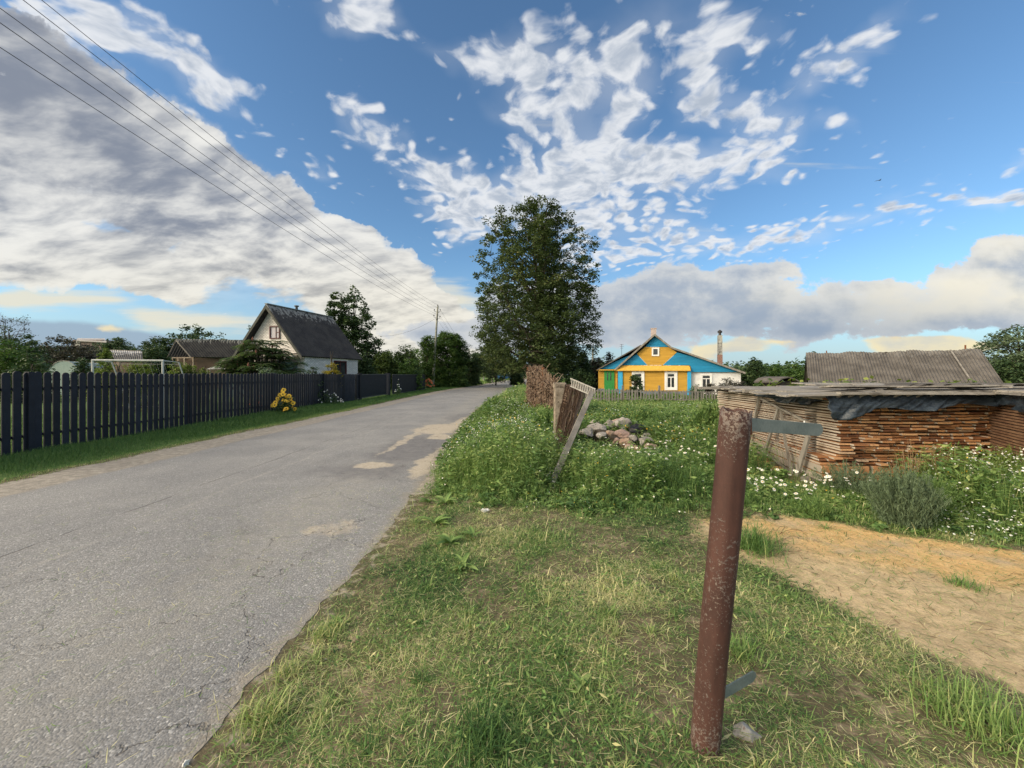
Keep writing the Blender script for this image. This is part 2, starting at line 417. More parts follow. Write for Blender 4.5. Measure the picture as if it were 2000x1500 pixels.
def foliage(name, stops, transl=0.28, rough=0.55, spec=0.25):
    m, n, b, o = newmat(name)
    g_ = {'grass_blades': (1.12, 1.20, 1.0), 'weed_leaves': (1.18, 1.2, 1.1), 'linden_leaves': (1.3, 1.3, 1.2), 'dark_leaves': (1.2, 1.2, 1.15), 'birch_leaves': (1.2, 1.2, 1.1), 'bush_leaves': (1.1, 1.1, 1.05)}.get(name, (1, 1, 1))
    t = n.attr('tint'); c = n.ramp(t, [(p_, tuple(a_*b_ for a_, b_ in zip(c_, g_))) for p_, c_ in stops])
    b.inputs['Roughness'].default_value = rough; b.inputs['Specular IOR Level'].default_value = spec
    n.l.new(c, b.inputs[0])
    tr = n.node('ShaderNodeBsdfTranslucent'); n.l.new(n.mix(1.0, c, (1.0, 1.05, 0.6), 'MULTIPLY'), tr.inputs[0])
    mx = n.node('ShaderNodeMixShader'); mx.inputs[0].default_value = transl
    n.l.new(b.outputs[0], mx.inputs[1]); n.l.new(tr.outputs[0], mx.inputs[2]); n.l.new(mx.outputs[0], o.inputs[0])
    return m
M = {}
M['grass'] = foliage('grass_blades', [(0.0, (0.032, 0.072, 0.028)), (0.28, (0.080, 0.150, 0.050)), (0.50, (0.150, 0.235, 0.078)), (0.70, (0.26, 0.32, 0.125)), (0.86, (0.44, 0.39, 0.22)), (1.0, (0.62, 0.54, 0.36))], 0.25)
M['weed'] = foliage('weed_leaves', [(0.0, (0.035, 0.075, 0.028)), (0.35, (0.085, 0.155, 0.050)), (0.7, (0.175, 0.265, 0.085)), (1.0, (0.32, 0.38, 0.15))], 0.32)
M['sage'] = foliage('grey_green_leaves', [(0.0, (0.055, 0.09, 0.05)), (0.5, (0.115, 0.165, 0.090)), (1.0, (0.20, 0.26, 0.15))], 0.22)
M['lawn'] = foliage('lawn_blades', [(0.0, (0.05, 0.10, 0.03)), (0.5, (0.11, 0.19, 0.05)), (1.0, (0.20, 0.29, 0.09))], 0.3)
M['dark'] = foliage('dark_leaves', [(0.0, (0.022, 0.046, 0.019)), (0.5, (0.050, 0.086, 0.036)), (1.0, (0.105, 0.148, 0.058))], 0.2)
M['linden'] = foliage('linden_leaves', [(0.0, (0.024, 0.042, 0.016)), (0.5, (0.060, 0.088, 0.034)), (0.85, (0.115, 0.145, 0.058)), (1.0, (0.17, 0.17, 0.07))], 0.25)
M['mid'] = foliage('bush_leaves', [(0.0, (0.034, 0.072, 0.021)), (0.5, (0.076, 0.142, 0.038)), (1.0, (0.165, 0.235, 0.070))], 0.28)
M['bright'] = foliage('bright_leaves', [(0.0, (0.07, 0.12, 0.02)), (0.5, (0.16, 0.22, 0.045)), (1.0, (0.30, 0.34, 0.09))], 0.3)
M['yellow'] = foliage('golden_leaves', [(0.0, (0.14, 0.14, 0.02)), (0.5, (0.32, 0.27, 0.035)), (1.0, (0.50, 0.40, 0.06))], 0.3)
M['brownleaf'] = foliage('grey_brown_leaves', [(0.0, (0.035, 0.038, 0.028)), (0.5, (0.065, 0.062, 0.045)), (1.0, (0.11, 0.105, 0.07))], 0.15)
M['birch'] = foliage('birch_leaves', [(0.0, (0.035, 0.062, 0.022)), (0.5, (0.075, 0.115, 0.038)), (1.0, (0.14, 0.18, 0.06))], 0.28)
M['drystalk'] = foliage('dry_stalks', [(0.0, (0.10, 0.06, 0.03)), (0.5, (0.22, 0.14, 0.07)), (1.0, (0.38, 0.28, 0.16))], 0.15)
M['bark'] = surf('bark', (0.045, 0.036, 0.028), (0.10, 0.085, 0.065), 6, 0.95, bmp=0.8, stretch=(1,1,0.25))
M['bark_birch'] = surf('birch_bark', (0.42, 0.40, 0.36), (0.28, 0.26, 0.23), 6, 0.8, c3=(0.03,0.03,0.03), spot=0.3, spotscale=9)
M['petal'] = surf('white_petals', (0.80, 0.80, 0.76), (0.68, 0.70, 0.66), 20, 0.6, bmp=0)
M['petal_y'] = surf('yellow_petals', (0.75, 0.42, 0.03), (0.80, 0.55, 0.05), 20, 0.6, bmp=0)
M['petal_r'] = surf('red_petals', (0.50, 0.08, 0.04), (0.55, 0.20, 0.05), 20, 0.6, bmp=0)
M['fence'] = surf('dark_fence_paint', (0.008, 0.011, 0.019), (0.013, 0.017, 0.026), 5, 0.6, bmp=0.1, c3=(0.024,0.028,0.036), spot=0.25, spotscale=12)
M['greywood'] = surf('weathered_grey_wood', (0.17, 0.155, 0.135), (0.29, 0.27, 0.235), 5, 0.9, c3=(0.09,0.075,0.06), spot=0.3, spotscale=14, bmp=0.5, stretch=(1,1,0.12))
M['concrete'] = surf('weathered_concrete', (0.30, 0.29, 0.26), (0.42, 0.40, 0.36), 5, 0.9, c3=(0.2,0.19,0.17), spot=0.3, spotscale=25, bmp=0.5)
M['metal_dark'] = surf('dark_metal', (0.03, 0.03, 0.032), (0.06, 0.055, 0.05), 10, 0.5, bmp=0.1)
M['goal'] = surf('dull_white_pipe', (0.42, 0.43, 0.41), (0.52, 0.53, 0.50), 6, 0.6, bmp=0.1)
M['white'] = surf('white_paint', (0.72, 0.71, 0.68), (0.80, 0.79, 0.77), 6, 0.6, bmp=0.1)
M['glass'] = surf('window_glass', (0.02, 0.025, 0.03), (0.045, 0.05, 0.055), 3, 0.08, bmp=0, spec=0.6)
# each picket weathers a little differently
_n = NT(M['fence'].node_tree); _b = [x for x in _n.n if x.type == 'BSDF_PRINCIPLED'][0]; _src = _b.inputs[0].links[0].from_socket
_r = _n.node('ShaderNodeObjectInfo').outputs['Random']; _n.l.new(_n.mix(1.0, _src, _n.ramp(_r, [(0.0, 0.72), (0.8, 1.15), (1.0, 1.6)]), 'MULTIPLY'), _b.inputs[0])
# ------------------------------------------------------------------ road outline (asphalt edges by distance)
RE = np.array([(-8,-1.25),(0,-1.25),(1.6,-1.29),(3.5,-1.30),(5.5,-1.30),(8,-1.48),(12,-1.62),(18,-1.60),(26,-1.0),(33,-0.4),(40,0.3),(57,2.0),(80,4.4),(110,8.0),(150,15),(200,28)])
LE = np.array([(-8,-6.75),(0,-6.72),(10,-6.60),(20,-6.45),(30,-6.50),(36,-6.45),(45,-5.9),(55,-4.6),(80,-3.0),(110,-0.8),(150,5.0),(200,17)])
def rx_(y): return np.interp(y, RE[:,0], RE[:,1])
def lx_(y): return np.interp(y, LE[:,0], LE[:,1])
YS_ = np.concatenate([np.arange(-8, 0.5, 0.25), np.arange(0.5, 16, 0.035), np.arange(16, 40, 0.2), np.arange(40, 201, 2.0)])
_rag = lambda s, a, sd: a*(vnoise(YS_, YS_*0+sd, s, sd, 4)-0.5)*2
EDGE_R = rx_(YS_) + _rag(1.1, 0.10, 5) + _rag(6.0, 0.06, 6) + _rag(20.0, 0.015, 16)
EDGE_L = lx_(YS_) + _rag(0.8, 0.10, 8) + _rag(4.0, 0.04, 9)
def gz(x, y):
    x = np.asarray(x, float); y = np.asarray(y, float)
    z = -0.42*sstep(y, 7.0, 22.0)*sstep(x, 1.5, 6.0)*(1-sstep(y, 60, 120)*0.6)
    z = z - 0.12*sstep(x, -7.0, -8.8)*0
    d = np.minimum(x-np.interp(y, YS_, EDGE_L), np.interp(y, YS_, EDGE_R)-x)            # >0 inside the road
    inroad = sstep(d, 0.07, 0.22)
    near = 0.030*(vnoise(x, y, 1.3, 3, 3)-0.5)*2
    edge_ = sstep(-d, 0.0, 0.35); near = near*(0.25+0.75*edge_); bankv = 0.045*sstep(-(rx_(y)-x), 0.15, 1.0)*sstep(x, -3, -1) + 0.004 + 0.012*edge_
    z = z + (near + bankv)*(1-inroad) - 0.022*inroad
    return z
def gzf(x, y): return float(gz(x, y))

# ------------------------------------------------------------------ ground sheet
def axis(lim0, lim1, n, c, k):
    t = np.linspace(math.asinh((lim0-c)/k), math.asinh((lim1-c)/k), n); return c + k*np.sinh(t)
gx = axis(-2600, 2600, 620, 0.8, 1.6); gy = axis(-300, 5000, 620, 2.2, 1.6)
XX, YY = np.meshgrid(gx, gy, indexing='xy')
ZZ = gz(XX, YY)
nx_, ny_ = len(gx), len(gy)
ids = np.arange(nx_*ny_).reshape(ny_, nx_)
quads = np.stack([ids[:-1,:-1], ids[:-1,1:], ids[1:,1:], ids[1:,:-1]], -1).reshape(-1, 4)
def poly_mask(x, y, poly, soft):
    # signed distance to a polygon, >0 inside
    poly = np.array(poly, float); ins = np.zeros(x.shape, bool); dist = np.full(x.shape, 1e9)
    for i in range(len(poly)):
        ax, ay = poly[i]; bx, by = poly[(i+1) % len(poly)]
        cond = ((ay > y) != (by > y)) & (x < (bx-ax)*(y-ay)/(by-ay+1e-12)+ax); ins ^= cond
        L2 = (bx-ax)**2+(by-ay)**2; t = np.clip(((x-ax)*(bx-ax)+(y-ay)*(by-ay))/L2, 0, 1)
        dist = np.minimum(dist, np.hypot(x-ax-t*(bx-ax), y-ay-t*(by-ay)))
    return sstep(np.where(ins, dist, -dist), -soft, soft)
SANDP = [(1.95,4.15),(2.5,4.22),(3.3,4.22),(3.6,3.85),(4.6,3.35),(7,2.9),(9,1.0),(6,0.2),(3.4,1.1),(2.55,1.75),(2.25,2.2),(2.12,2.75),(1.9,3.3),(1.75,3.8)]
SAND2 = [(3.9,6.2),(4.6,6.3),(5.1,7.6),(5.4,9.5),(4.7,10.5),(4.3,8.5)]
def sandf(x, y): return np.maximum(poly_mask(x, y, SANDP, 0.28), poly_mask(x, y, SAND2, 0.3))
SANDB = [(2.1,4.2),(3.3,4.25),(3.7,3.85),(4.7,3.4),(7,2.9),(8,1.9),(4.6,2.35),(3.1,2.95),(2.35,3.45)]
def brightsand(x, y): return np.maximum(poly_mask(x, y, SANDB, 0.35), poly_mask(x, y, SAND2, 0.3))
def gravf(x, y):
    dl = lx_(y)-x; dr = x-rx_(y)
    g = sstep(dl, -0.4, 0.0)*(1-sstep(dl, 0.55, 1.0)) + 0.42*sstep(dr, -0.4, 0.0)*(1-sstep(dr, 0.05, 0.40))*(y < 60) + 0.8*sstep(dr, -.4, 0)*(1-sstep(dr, 0.3, 0.8))*(y > 5.2)*(y < 12)
    return np.clip(g, 0, 1)
def lawnf(x, y):
    a = sstep(lx_(y)-0.85-x, 0, 0.5)                       # everything left of the verge
    b = sstep(y, 60, 90)
    c = sstep(y, 12, 22)*sstep(x, 0, 2)*0.55
    return np.clip(np.maximum(np.maximum(a, b), c), 0, 1)
Vg = np.stack([XX, YY, ZZ], -1).reshape(-1, 3)
m, n, b, o = newmat('ground_soil_sand_turf')
co = geopos(n)
nA = n.noise(co, 1.1, 6, 0.62); nB = n.noise(co, 9.0, 5, 0.65); nC = n.noise(co, 60.0, 4, 0.7)
soil = n.mix(n.smooth(nA, 0.35, 0.65), (0.150, 0.118, 0.078), (0.105, 0.098, 0.052))
soil = n.mix(n.smooth(nB, 0.48, 0.68), soil, (0.31, 0.245, 0.165))
sandc = n.mix(n.smooth(nB, 0.35, 0.65), (0.64, 0.41, 0.175), (0.70, 0.475, 0.225))
sandc = n.mix(n.smooth(n.noise(co, 2.3, 4, 0.6), 0.45, 0.7), sandc, (0.46, 0.36, 0.23))
greysand = n.mix(n.smooth(nB, 0.4, 0.62), (0.45, 0.345, 0.205), (0.57, 0.44, 0.265))
grav = n.mix(n.smooth(nB, 0.4, 0.65), (0.30, 0.27, 0.225), (0.42, 0.375, 0.31))
lawn = n.mix(n.smooth(nA, 0.35, 0.65), (0.085, 0.150, 0.040), (0.13, 0.19, 0.06))
sa = n.add(n.attr('sand'), n.mul(n.sub(nB, 0.5), 0.7)); sb = n.add(n.attr('sandb'), n.mul(n.sub(nA, 0.5), 1.3))
gr = n.add(n.attr('grav'), n.mul(n.sub(nB, 0.5), 0.9)); lw = n.add(n.attr('lawn'), n.mul(n.sub(nB, 0.5), 0.6))
c = n.mix(n.smooth(lw, 0.3, 0.7), soil, lawn)
c = n.mix(n.smooth(gr, 0.35, 0.6), c, grav)
c = n.mix(n.smooth(sa, 0.35, 0.62), c, n.mix(n.smooth(n.add(sb, n.mul(n.sub(nB, 0.5), 0.6)), 0.05, 0.95), greysand, sandc))
# crumbs, grit and dry bits lying about
sp = n.voro(co, 55.0, 'F1'); c = n.mix(n.mul(n.smooth(sp, 0.26, 0.14), n.smooth(nC, 0.5, 0.62)), c, (0.085, 0.07, 0.05))
c = n.mix(1.0, c, n.ramp(nC, [(0.25, 0.72), (0.75, 1.2)]), 'MULTIPLY')
n.l.new(c, b.inputs[0]); b.inputs['Roughness'].default_value = 0.95; b.inputs['Specular IOR Level'].default_value = 0.15
bump(n, b, n.add(n.mul(nB, 0.7), n.mul(nC, 0.35)), 0.55, 0.035)
ground = npmesh('ground', Vg, quads, m, smooth=True, attrs={'sand': sandf(XX, YY).ravel(), 'sandb': brightsand(XX, YY).ravel(), 'grav': gravf(XX, YY).ravel(), 'lawn': lawnf(XX, YY).ravel()})
set_props(ground, kind='structure')

# ------------------------------------------------------------------ road: one worn asphalt sheet with ragged edges
ys = YS_
nc = 41
tt = np.linspace(0, 1, nc); tt = np.concatenate([[0.0], tt, [1.0]])
RX = EDGE_L[:,None]*(1-tt)[None,:] + EDGE_R[:,None]*tt[None,:]
RY = np.repeat(ys[:,None], nc+2, 1)
hgt = 0.005 + 0.02*np.sin(np.pi*tt)[None,:] + 0.010*(vnoise(RX, RY, 1.6, 12, 3)-0.5)*(RY < 40)*np.sin(np.pi*tt)[None,:]
hgt[:,0] = -0.03; hgt[:,-1] = -0.03
ids = np.arange(len(ys)*(nc+2)).reshape(len(ys), nc+2)
quads = np.stack([ids[:-1,:-1], ids[:-1,1:], ids[1:,1:], ids[1:,:-1]], -1).reshape(-1, 4)
dR = (EDGE_R[:,None]-RX); dL = (RX-EDGE_L[:,None])
m, n, b, o = newmat('worn_asphalt'); co = geopos(n); X, Y, Z = n.sep(co)
n1 = n.noise(co, 0.7, 5, 0.6); n2 = n.noise(co, 6.0, 5, 0.65)
st = n.voro(co, 95.0, 'F1', 'Color'); stv = n.sep(st)[0]; sd = n.voro(co, 95.0, 'F1', 'Distance')
st2 = n.sep(n.voro(co, 210.0, 'F1', 'Color'))[0]
base = n.mix(n.smooth(n1, 0.35, 0.65), (0.224, 0.222, 0.218), (0.276, 0.271, 0.260))
chip = n.ramp(stv, [(0.0, 0.74), (0.35, 0.92), (0.75, 1.08), (0.92, 1.28), (1.0, 1.9)])
c = n.mix(0.85, base, chip, 'MULTIPLY')
c = n.mix(1.0, c, n.ramp(st2, [(0.0, 0.78), (1.0, 1.18)]), 'MULTIPLY')
# tracks polished paler, dust along the right side, darker smooth repair
wx = n.add(X, n.mul(n.sub(n1, 0.5), 0.7))
trk = n.mul(n.smooth(n.m('ABSOLUTE', n.add(wx, 2.35)), 0.75, 0.1), n.smooth(n2, 0.3, 0.6))
c = n.mix(n.mul(trk, 0.35), c, (0.33, 0.31, 0.265))
def rb(cx, cy, rx, ry, a, wob=0.35):
    p = n.mapping(n.vm('ADD', co, n.vm('SCALE', n.vm('SUBTRACT', n.noise(co, 1.6, 4, 0.6, color=True), (0.5,0.5,0.5)), sc=wob)), (cx, cy, 0), (0,0,0), (rx, ry, 1), 'TEXTURE')
    return n.smooth(n.vm('LENGTH', n.vm('MULTIPLY', p, (1,1,0))), 1.15, 0.55, 0.0, a)
repair = n.mx(rb(-2.1, 8.6, 0.95, 2.0, 0.8, 1.2), n.mx(rb(-2.5, 6.4, 0.9, 0.6, 0.6, 1.0), rb(-1.7, 14.5, 0.9, 1.6, .6, 1.0)))
c = n.mix(repair, c, n.mix(n.smooth(n2, .4, .6), (0.145, 0.142, 0.145), (0.18, 0.175, 0.175)))
dust = n.mx(n.mx(rb(-2.15, 11.4, 0.75, 1.3, 1.0, 0.9), rb(-2.45, 6.75, 0.42, 0.30, 1.0, 0.5)), n.mx(rb(-1.5, 7.2, 0.25, 1.5, 0.95, 0.7), rb(-1.80, 3.95, 0.34, 0.28, 0.6, 0.6)))
dust = n.mx(dust, n.mx(rb(-1.8, 10.0, 0.5, 0.5, .9, 0.9), n.mx(rb(-2.6, 9.6, 0.15, 2.4, .7, 0.6), rb(-1.65, 13.0, .35, 2.0, .8, .8))))
dust = n.mul(n.smooth(n.add(dust, n.add(n.mad(n2, 1.1, -0.55), n.mad(n.noise(co, 30.0, 4, 0.7), 0.8, -0.4))), 0.22, 0.88), 0.92)
c = n.mix(dust, c, n.mix(n.smooth(n.noise(co, 25, 3, 0.6), .4, .6), (0.42, 0.36, 0.275), (0.50, 0.44, 0.345)))
# long seams
wob = n.mul(n.sub(n.noise(n.mapping(co, sc=(0.1, 1.2, 1)), 1.0, 4, 0.65), 0.5), 0.30)
seam = n.m('ABSOLUTE', n.add(n.add(X, 3.93), wob))
brk = n.smooth(n.noise(n.mapping(co, sc=(0.2, 1.0, 1)), 1.7, 3, 0.6), 0.40, 0.56)
c = n.mix(n.mul(n.mul(n.smooth(n.add(seam, n.mul(n2, 0.05)), 0.085, 0.02), n.mul(brk, n.smooth(n2, 0.3, 0.6))), 0.55), c, (0.37, 0.35, 0.315))
seam2 = n.m('ABSOLUTE', n.add(n.add(X, 4.42), n.mul(wob, 0.5)))
crk = n.mul(n.smooth(seam2, 0.014, 0.005), brk)
vc = n.voro(n.vm('ADD', co, n.vm('SCALE', n.noise(co, 5.0, 4, 0.6, color=True), sc=0.45)), 0.95, 'DISTANCE_TO_EDGE')
crk2 = n.mul(n.mul(n.smooth(vc, 0.008, 0.003), n.smooth(n.add(X, n.mul(n1, 1.5)), -2.7, -1.2)), n.smooth(n2, 0.42, 0.55))
mem = n.mul(n.smooth(vc, 0.007, 0.002), n.smooth(n.noise(co, 0.6, 3, 0.6), 0.58, 0.68))
cr = n.mx(crk, n.mx(crk2, n.mul(mem, 0.7)))
c = n.mix(n.mul(cr, 0.7), c, (0.08, 0.072, 0.065))
side = n.add(n.attr('edge'), n.mul(n.sub(n2, 0.5), 0.30))
side = n.add(side, n.mul(n.sub(n.noise(co, 22.0, 4, 0.7), 0.5), 0.25))
c = n.mix(n.mul(n.smooth(side, 0.16, -0.08), 0.8), c, (0.30, 0.262, 0.205))
stn = n.smooth(n.noise(n.mapping(co, sc=(1.0, 0.35, 1)), 1.3, 5, 0.65), 0.56, 0.72)
c = n.mix(n.mul(stn, 0.28), c, (0.15, 0.145, 0.14))
n.l.new(c, b.inputs[0]); b.inputs['Roughness'].default_value = 0.85; b.inputs['Specular IOR Level'].default_value = 0.25
hh = n.add(n.mul(sd, -0.5), n.add(n.mul(cr, -2.0), n.mul(n2, 0.6)))
bump(n, b, hh, 0.6, 0.008)
road = npmesh('road', np.stack([RX, RY, hgt], -1).reshape(-1, 3), quads, m, smooth=False, attrs={'edge': np.minimum(dR, dL).ravel()})
set_props(road, kind='structure')
# sandy side track that joins at the bend
pv = []
for t in np.linspace(0, 1, 20):
    x = -6 + 44*t; yb = 172 + 6*math.sin(t*3); pv += [(x, yb, 0.05), (x, yb+9, 0.05)]
pth = MB(); pth.v = pv; pth.f = [(2*i, 2*i+2, 2*i+3, 2*i+1) for i in range(19)]
set_props(ob('path', pth, surf('pale_sand_track', (0.48,0.42,0.33), (0.40,0.35,0.27), 0.3, 0.95)), kind='structure')
# ------------------------------------------------------------------ corrugated sheet roof slab: corners a (eave start), b (eave end), c (ridge end), d (ridge start)
def roof_slab(mb, a, b, c, d, th=0.05, waves=0, amp=0.02, rows=6, sag=None):
    a, b, c, d = map(Vector, (a, b, c, d)); nrm = (b-a).cross(d-a).normalized()
    if nrm.z < 0: nrm = -nrm
    nu = max(2, waves*6 if waves else 2); base = len(mb.v); nv = rows+1
    for k in (0, 1):
        for j in range(nv):
            t = j/(nv-1)
            for i in range(nu+1):
                s = i/nu; p = (a*(1-s)+b*s)*(1-t) + (d*(1-s)+c*s)*t
                h = amp*math.sin(2*math.pi*s*waves) if waves else 0
                if sag: h += sag(s, t)
                # each row of sheets laps a little over the one below
                h += 0.012*(1-((t*(rows/2)) % 1.0)) if waves else 0
                mb.v.append(tuple(p + nrm*(h + (0 if k == 0 else -th))))
    W = nu+1; N = W*nv
    for j in range(nv-1):
        for i in range(nu):
            q_ = base+j*W+i
            mb.f.append((q_, q_+1, q_+W+1, q_+W)); mb.f.append((q_+N, q_+N+W, q_+N+W+1, q_+N+1))
    for i in range(nu):
        mb.f.append((base+i, base+N+i, base+N+i+1, base+i+1)); q_ = base+(nv-1)*W+i
        mb.f.append((q_, q_+1, q_+1+N, q_+N))
    for j in range(nv-1):
        q_ = base+j*W; mb.f.append((q_, q_+W, q_+W+N, q_+N)); q_ += W-1
        mb.f.append((q_, q_+N, q_+W+N, q_+W))
def slatemat(name, c1, c2, moss=(0.10,0.11,0.06), streak=0.3, mossamt=0.3, white=(0.40,0.40,0.38)):
    m, n, b, o = newmat(name); co = geopos(n)
    a_ = n.noise(co, 1.3, 5, 0.65); f_ = n.noise(co, 14, 4, 0.7)
    c = n.mix(n.smooth(a_, 0.35, 0.65), c1, c2)
    c = n.mix(n.mul(n.smooth(f_, 1-mossamt-0.1, 1-mossamt+0.1), 0.7), c, moss)
    up_ = n.attr('tint')
    st = n.noise(n.mapping(co, sc=(3.2, 3.2, 0.25)), 1.6, 3, 0.6)
    c = n.mix(n.mul(n.smooth(n.add(up_, n.mul(st, 0.9)), 1.28, 1.42), streak), c, white)
    c = n.mix(1.0, c, n.ramp(n.noise(co, 40, 3, 0.6), [(0.25, 0.8), (0.75, 1.15)]), 'MULTIPLY')
    n.l.new(c, b.inputs[0]); b.inputs['Roughness'].default_value = 0.9; b.inputs['Specular IOR Level'].default_value = 0.2
    bump(n, b, f_, 0.4, 0.02); return m
def roof_ob(name, mb, mat, parent, z0, z1):
    o = ob(name, mb, mat, parent, fixn=False)
    me = o.data; off = world_loc(parent); a = me.attributes.new('tint', 'FLOAT', 'POINT')
    a.data.foreach_set('value', [min(1.0, max(0.0, (v.co.z+off.z-z0)/(z1-z0))) for v in me.vertices])
    return o
def brickmat(name, c1, c2, mortar, vertical_axis=None, bw=0.27, rh=0.10, sz=0.014, rot=0.0):
    m, n, b, o = newmat(name); co = geopos(n); p = n.mapping(co, rot=(0, 0, -rot))
    X, Y, Z = n.sep(p); v_ = n.comb(X, Z, 0)
    t = n.node('ShaderNodeTexBrick'); n.l.new(v_, t.inputs['Vector'])
    t.inputs['Color1'].default_value = c1+(1,); t.inputs['Color2'].default_value = c2+(1,); t.inputs['Mortar'].default_value = mortar+(1,)
    t.inputs['Scale'].default_value = 1.0; t.inputs['Brick Width'].default_value = bw; t.inputs['Row Height'].default_value = rh
    t.inputs['Mortar Size'].default_value = sz; t.inputs['Mortar Smooth'].default_value = 0.3
    c = n.mix(1.0, t.outputs[0], n.ramp(n.noise(co, 1.2, 5, 0.7), [(0.25, 0.80), (0.75, 1.1)]), 'MULTIPLY')
    n.l.new(c, b.inputs[0]); b.inputs['Roughness'].default_value = 0.85
    bump(n, b, t.outputs['Fac'], -0.4, 0.01); return m
def clad(name, col, dirt=0.85, step=0.14, vert=False):
    """painted boards"""
    m, n, b, o = newmat(name); co = geopos(n); X, Y, Z = n.sep(co)
    q_ = n.m('FRACT', n.m('DIVIDE', X if vert else Z, step))
    line = n.smooth(q_, 0.10, 0.0)
    idx = n.m('FLOOR', n.m('DIVIDE', X if vert else Z, step))
    tone = n.noise(n.comb(n.mul(X, 0.35), n.mul(idx, 3.7), Y), 1.0, 3, 0.6)
    c = n.mix(1.0, col, n.ramp(tone, [(0.25, dirt), (0.75, 1.08)]), 'MULTIPLY')
    c = n.mix(n.mul(line, 0.55), c, tuple(x*0.35 for x in col))
    wear = n.noise(co, 7.0, 6, 0.7); c = n.mix(n.mul(n.smooth(wear, 0.62, 0.72), 0.5), c, (0.30, 0.27, 0.23))
    n.l.new(c, b.inputs[0]); b.inputs['Roughness'].default_value = 0.65
    bump(n, b, n.mul(q_, 0.6), 0.5, 0.02); return m
M['roof_dark'] = slatemat('dark_fibre_cement_roof', (0.034,0.034,0.037), (0.056,0.055,0.055), (0.09,0.095,0.06), 0.55, 0.25)
M['roof_grey'] = slatemat('grey_fibre_cement_roof', (0.088,0.081,0.074), (0.140,0.129,0.117), (0.13,0.125,0.08), 0.15, 0.3)
M['roof_shed'] = slatemat('pale_streaked_roof', (0.09,0.09,0.09), (0.14,0.135,0.13), (0.10,0.10,0.07), 0.8, 0.25, (0.5,0.5,0.5))
M['yellow_boards'] = clad('yellow_painted_boards', (0.56, 0.32, 0.045), 0.72)
M['blue_boards'] = clad('blue_painted_boards', (0.015, 0.24, 0.45), 0.75)
M['blue_trim'] = surf('light_blue_paint', (0.03, 0.33, 0.60), (0.05, 0.38, 0.66), 6, 0.6, bmp=0.1)
M['yellow_trim'] = surf('yellow_paint', (0.68, 0.40, 0.07), (0.60, 0.34, 0.05), 5, 0.6, bmp=0.1)
M['green_paint'] = surf('green_door_paint', (0.02, 0.20, 0.045), (0.03, 0.26, 0.06), 5, 0.55, bmp=0.1)
M['whitewall'] = surf('whitewashed_wall', (0.62, 0.62, 0.62), (0.72, 0.715, 0.70), 1.6, 0.85, c3=(0.48,0.43,0.40), spot=0.3, spotscale=4, bmp=0.3)
M['maroon'] = clad('maroon_boards', (0.10, 0.022, 0.030), step=0.15, vert=True)
M['brownwood'] = clad('brown_boards', (0.13, 0.09, 0.06), step=0.14)
M['curtain'] = surf('net_curtain', (0.42, 0.40, 0.44), (0.50, 0.48, 0.50), 9, 0.8, bmp=0.2, stretch=(6,6,0.3))
M['frame_maroon'] = surf('maroon_frame', (0.055, 0.012, 0.014), (0.08, 0.018, 0.018), 6, 0.5, bmp=0.1)
M['rust'] = surf('rust', (0.12, 0.045, 0.022), (0.20, 0.085, 0.04), 12, 0.9, bmp=0.5)

def frame_window(parent, name, corners, th, bar_mat, pane_mat, bars=(), fw=0.1, label=None, pane_in=0.03, out=Vector((0,-1,0)), sash=None, sash_w=0.06):
    """corners: bl, br, tr, tl on the wall plane; frame as mitred-free bars, pane behind"""
    bl, br, tr, tl = [Vector(c) for c in corners]; ux = (br-bl).normalized(); uz = (tl-bl).normalized(); W = (br-bl).length; H = (tl-bl).length
    mb = MB()
    def bar(x0, x1, z0, z1, pr, mb=mb, inn=0.02):
        p0 = bl+ux*x0+uz*z0; mb.prism([p0+out*pr, p0+ux*(x1-x0)+out*pr, p0+ux*(x1-x0)+uz*(z1-z0)+out*pr, p0+uz*(z1-z0)+out*pr], -out*(pr+inn))
    bar(0, fw, 0, H, th); bar(W-fw, W, 0, H, th); bar(fw, W-fw, H-fw, H, th-0.002); bar(fw, W-fw, 0, fw, th-0.002)
    fr = ob(name, mb, bar_mat, parent, label=label)
    if sash or bars:
        s_ = MB(); sw = sash_w; a, b_ = fw, W-fw; c_, d_ = fw, H-fw; pr = th*0.5
        if sash:
            bar(a, a+sw, c_, d_, pr, s_); bar(b_-sw, b_, c_, d_, pr, s_); bar(a+sw, b_-sw, c_, c_+sw, pr-0.002, s_); bar(a+sw, b_-sw, d_-sw, d_, pr-0.002, s_)
        for (o_, t0, r0, r1) in bars:      # orientation, centre fraction, range fractions
            if o_ == 'v': x = a+(b_-a)*t0; bar(x-sw*0.6, x+sw*0.6, c_+(d_-c_)*r0+0.01, c_+(d_-c_)*r1-0.01, pr-0.004, s_)
            else: z = c_+(d_-c_)*t0; bar(a+(b_-a)*r0+0.01, a+(b_-a)*r1-0.01, z-sw*0.6, z+sw*0.6, pr-0.006, s_)
        ob('sash', s_, sash or bar_mat, fr)
    pn = MB(); p0 = bl+ux*(fw*0.9)+uz*(fw*0.9)-out*(-0.004); pn.prism([p0, p0+ux*(W-1.8*fw), p0+ux*(W-1.8*fw)+uz*(H-1.8*fw), p0+uz*(H-1.8*fw)], -out*0.02)
    ob('pane', pn, pane_mat, fr)
    return fr

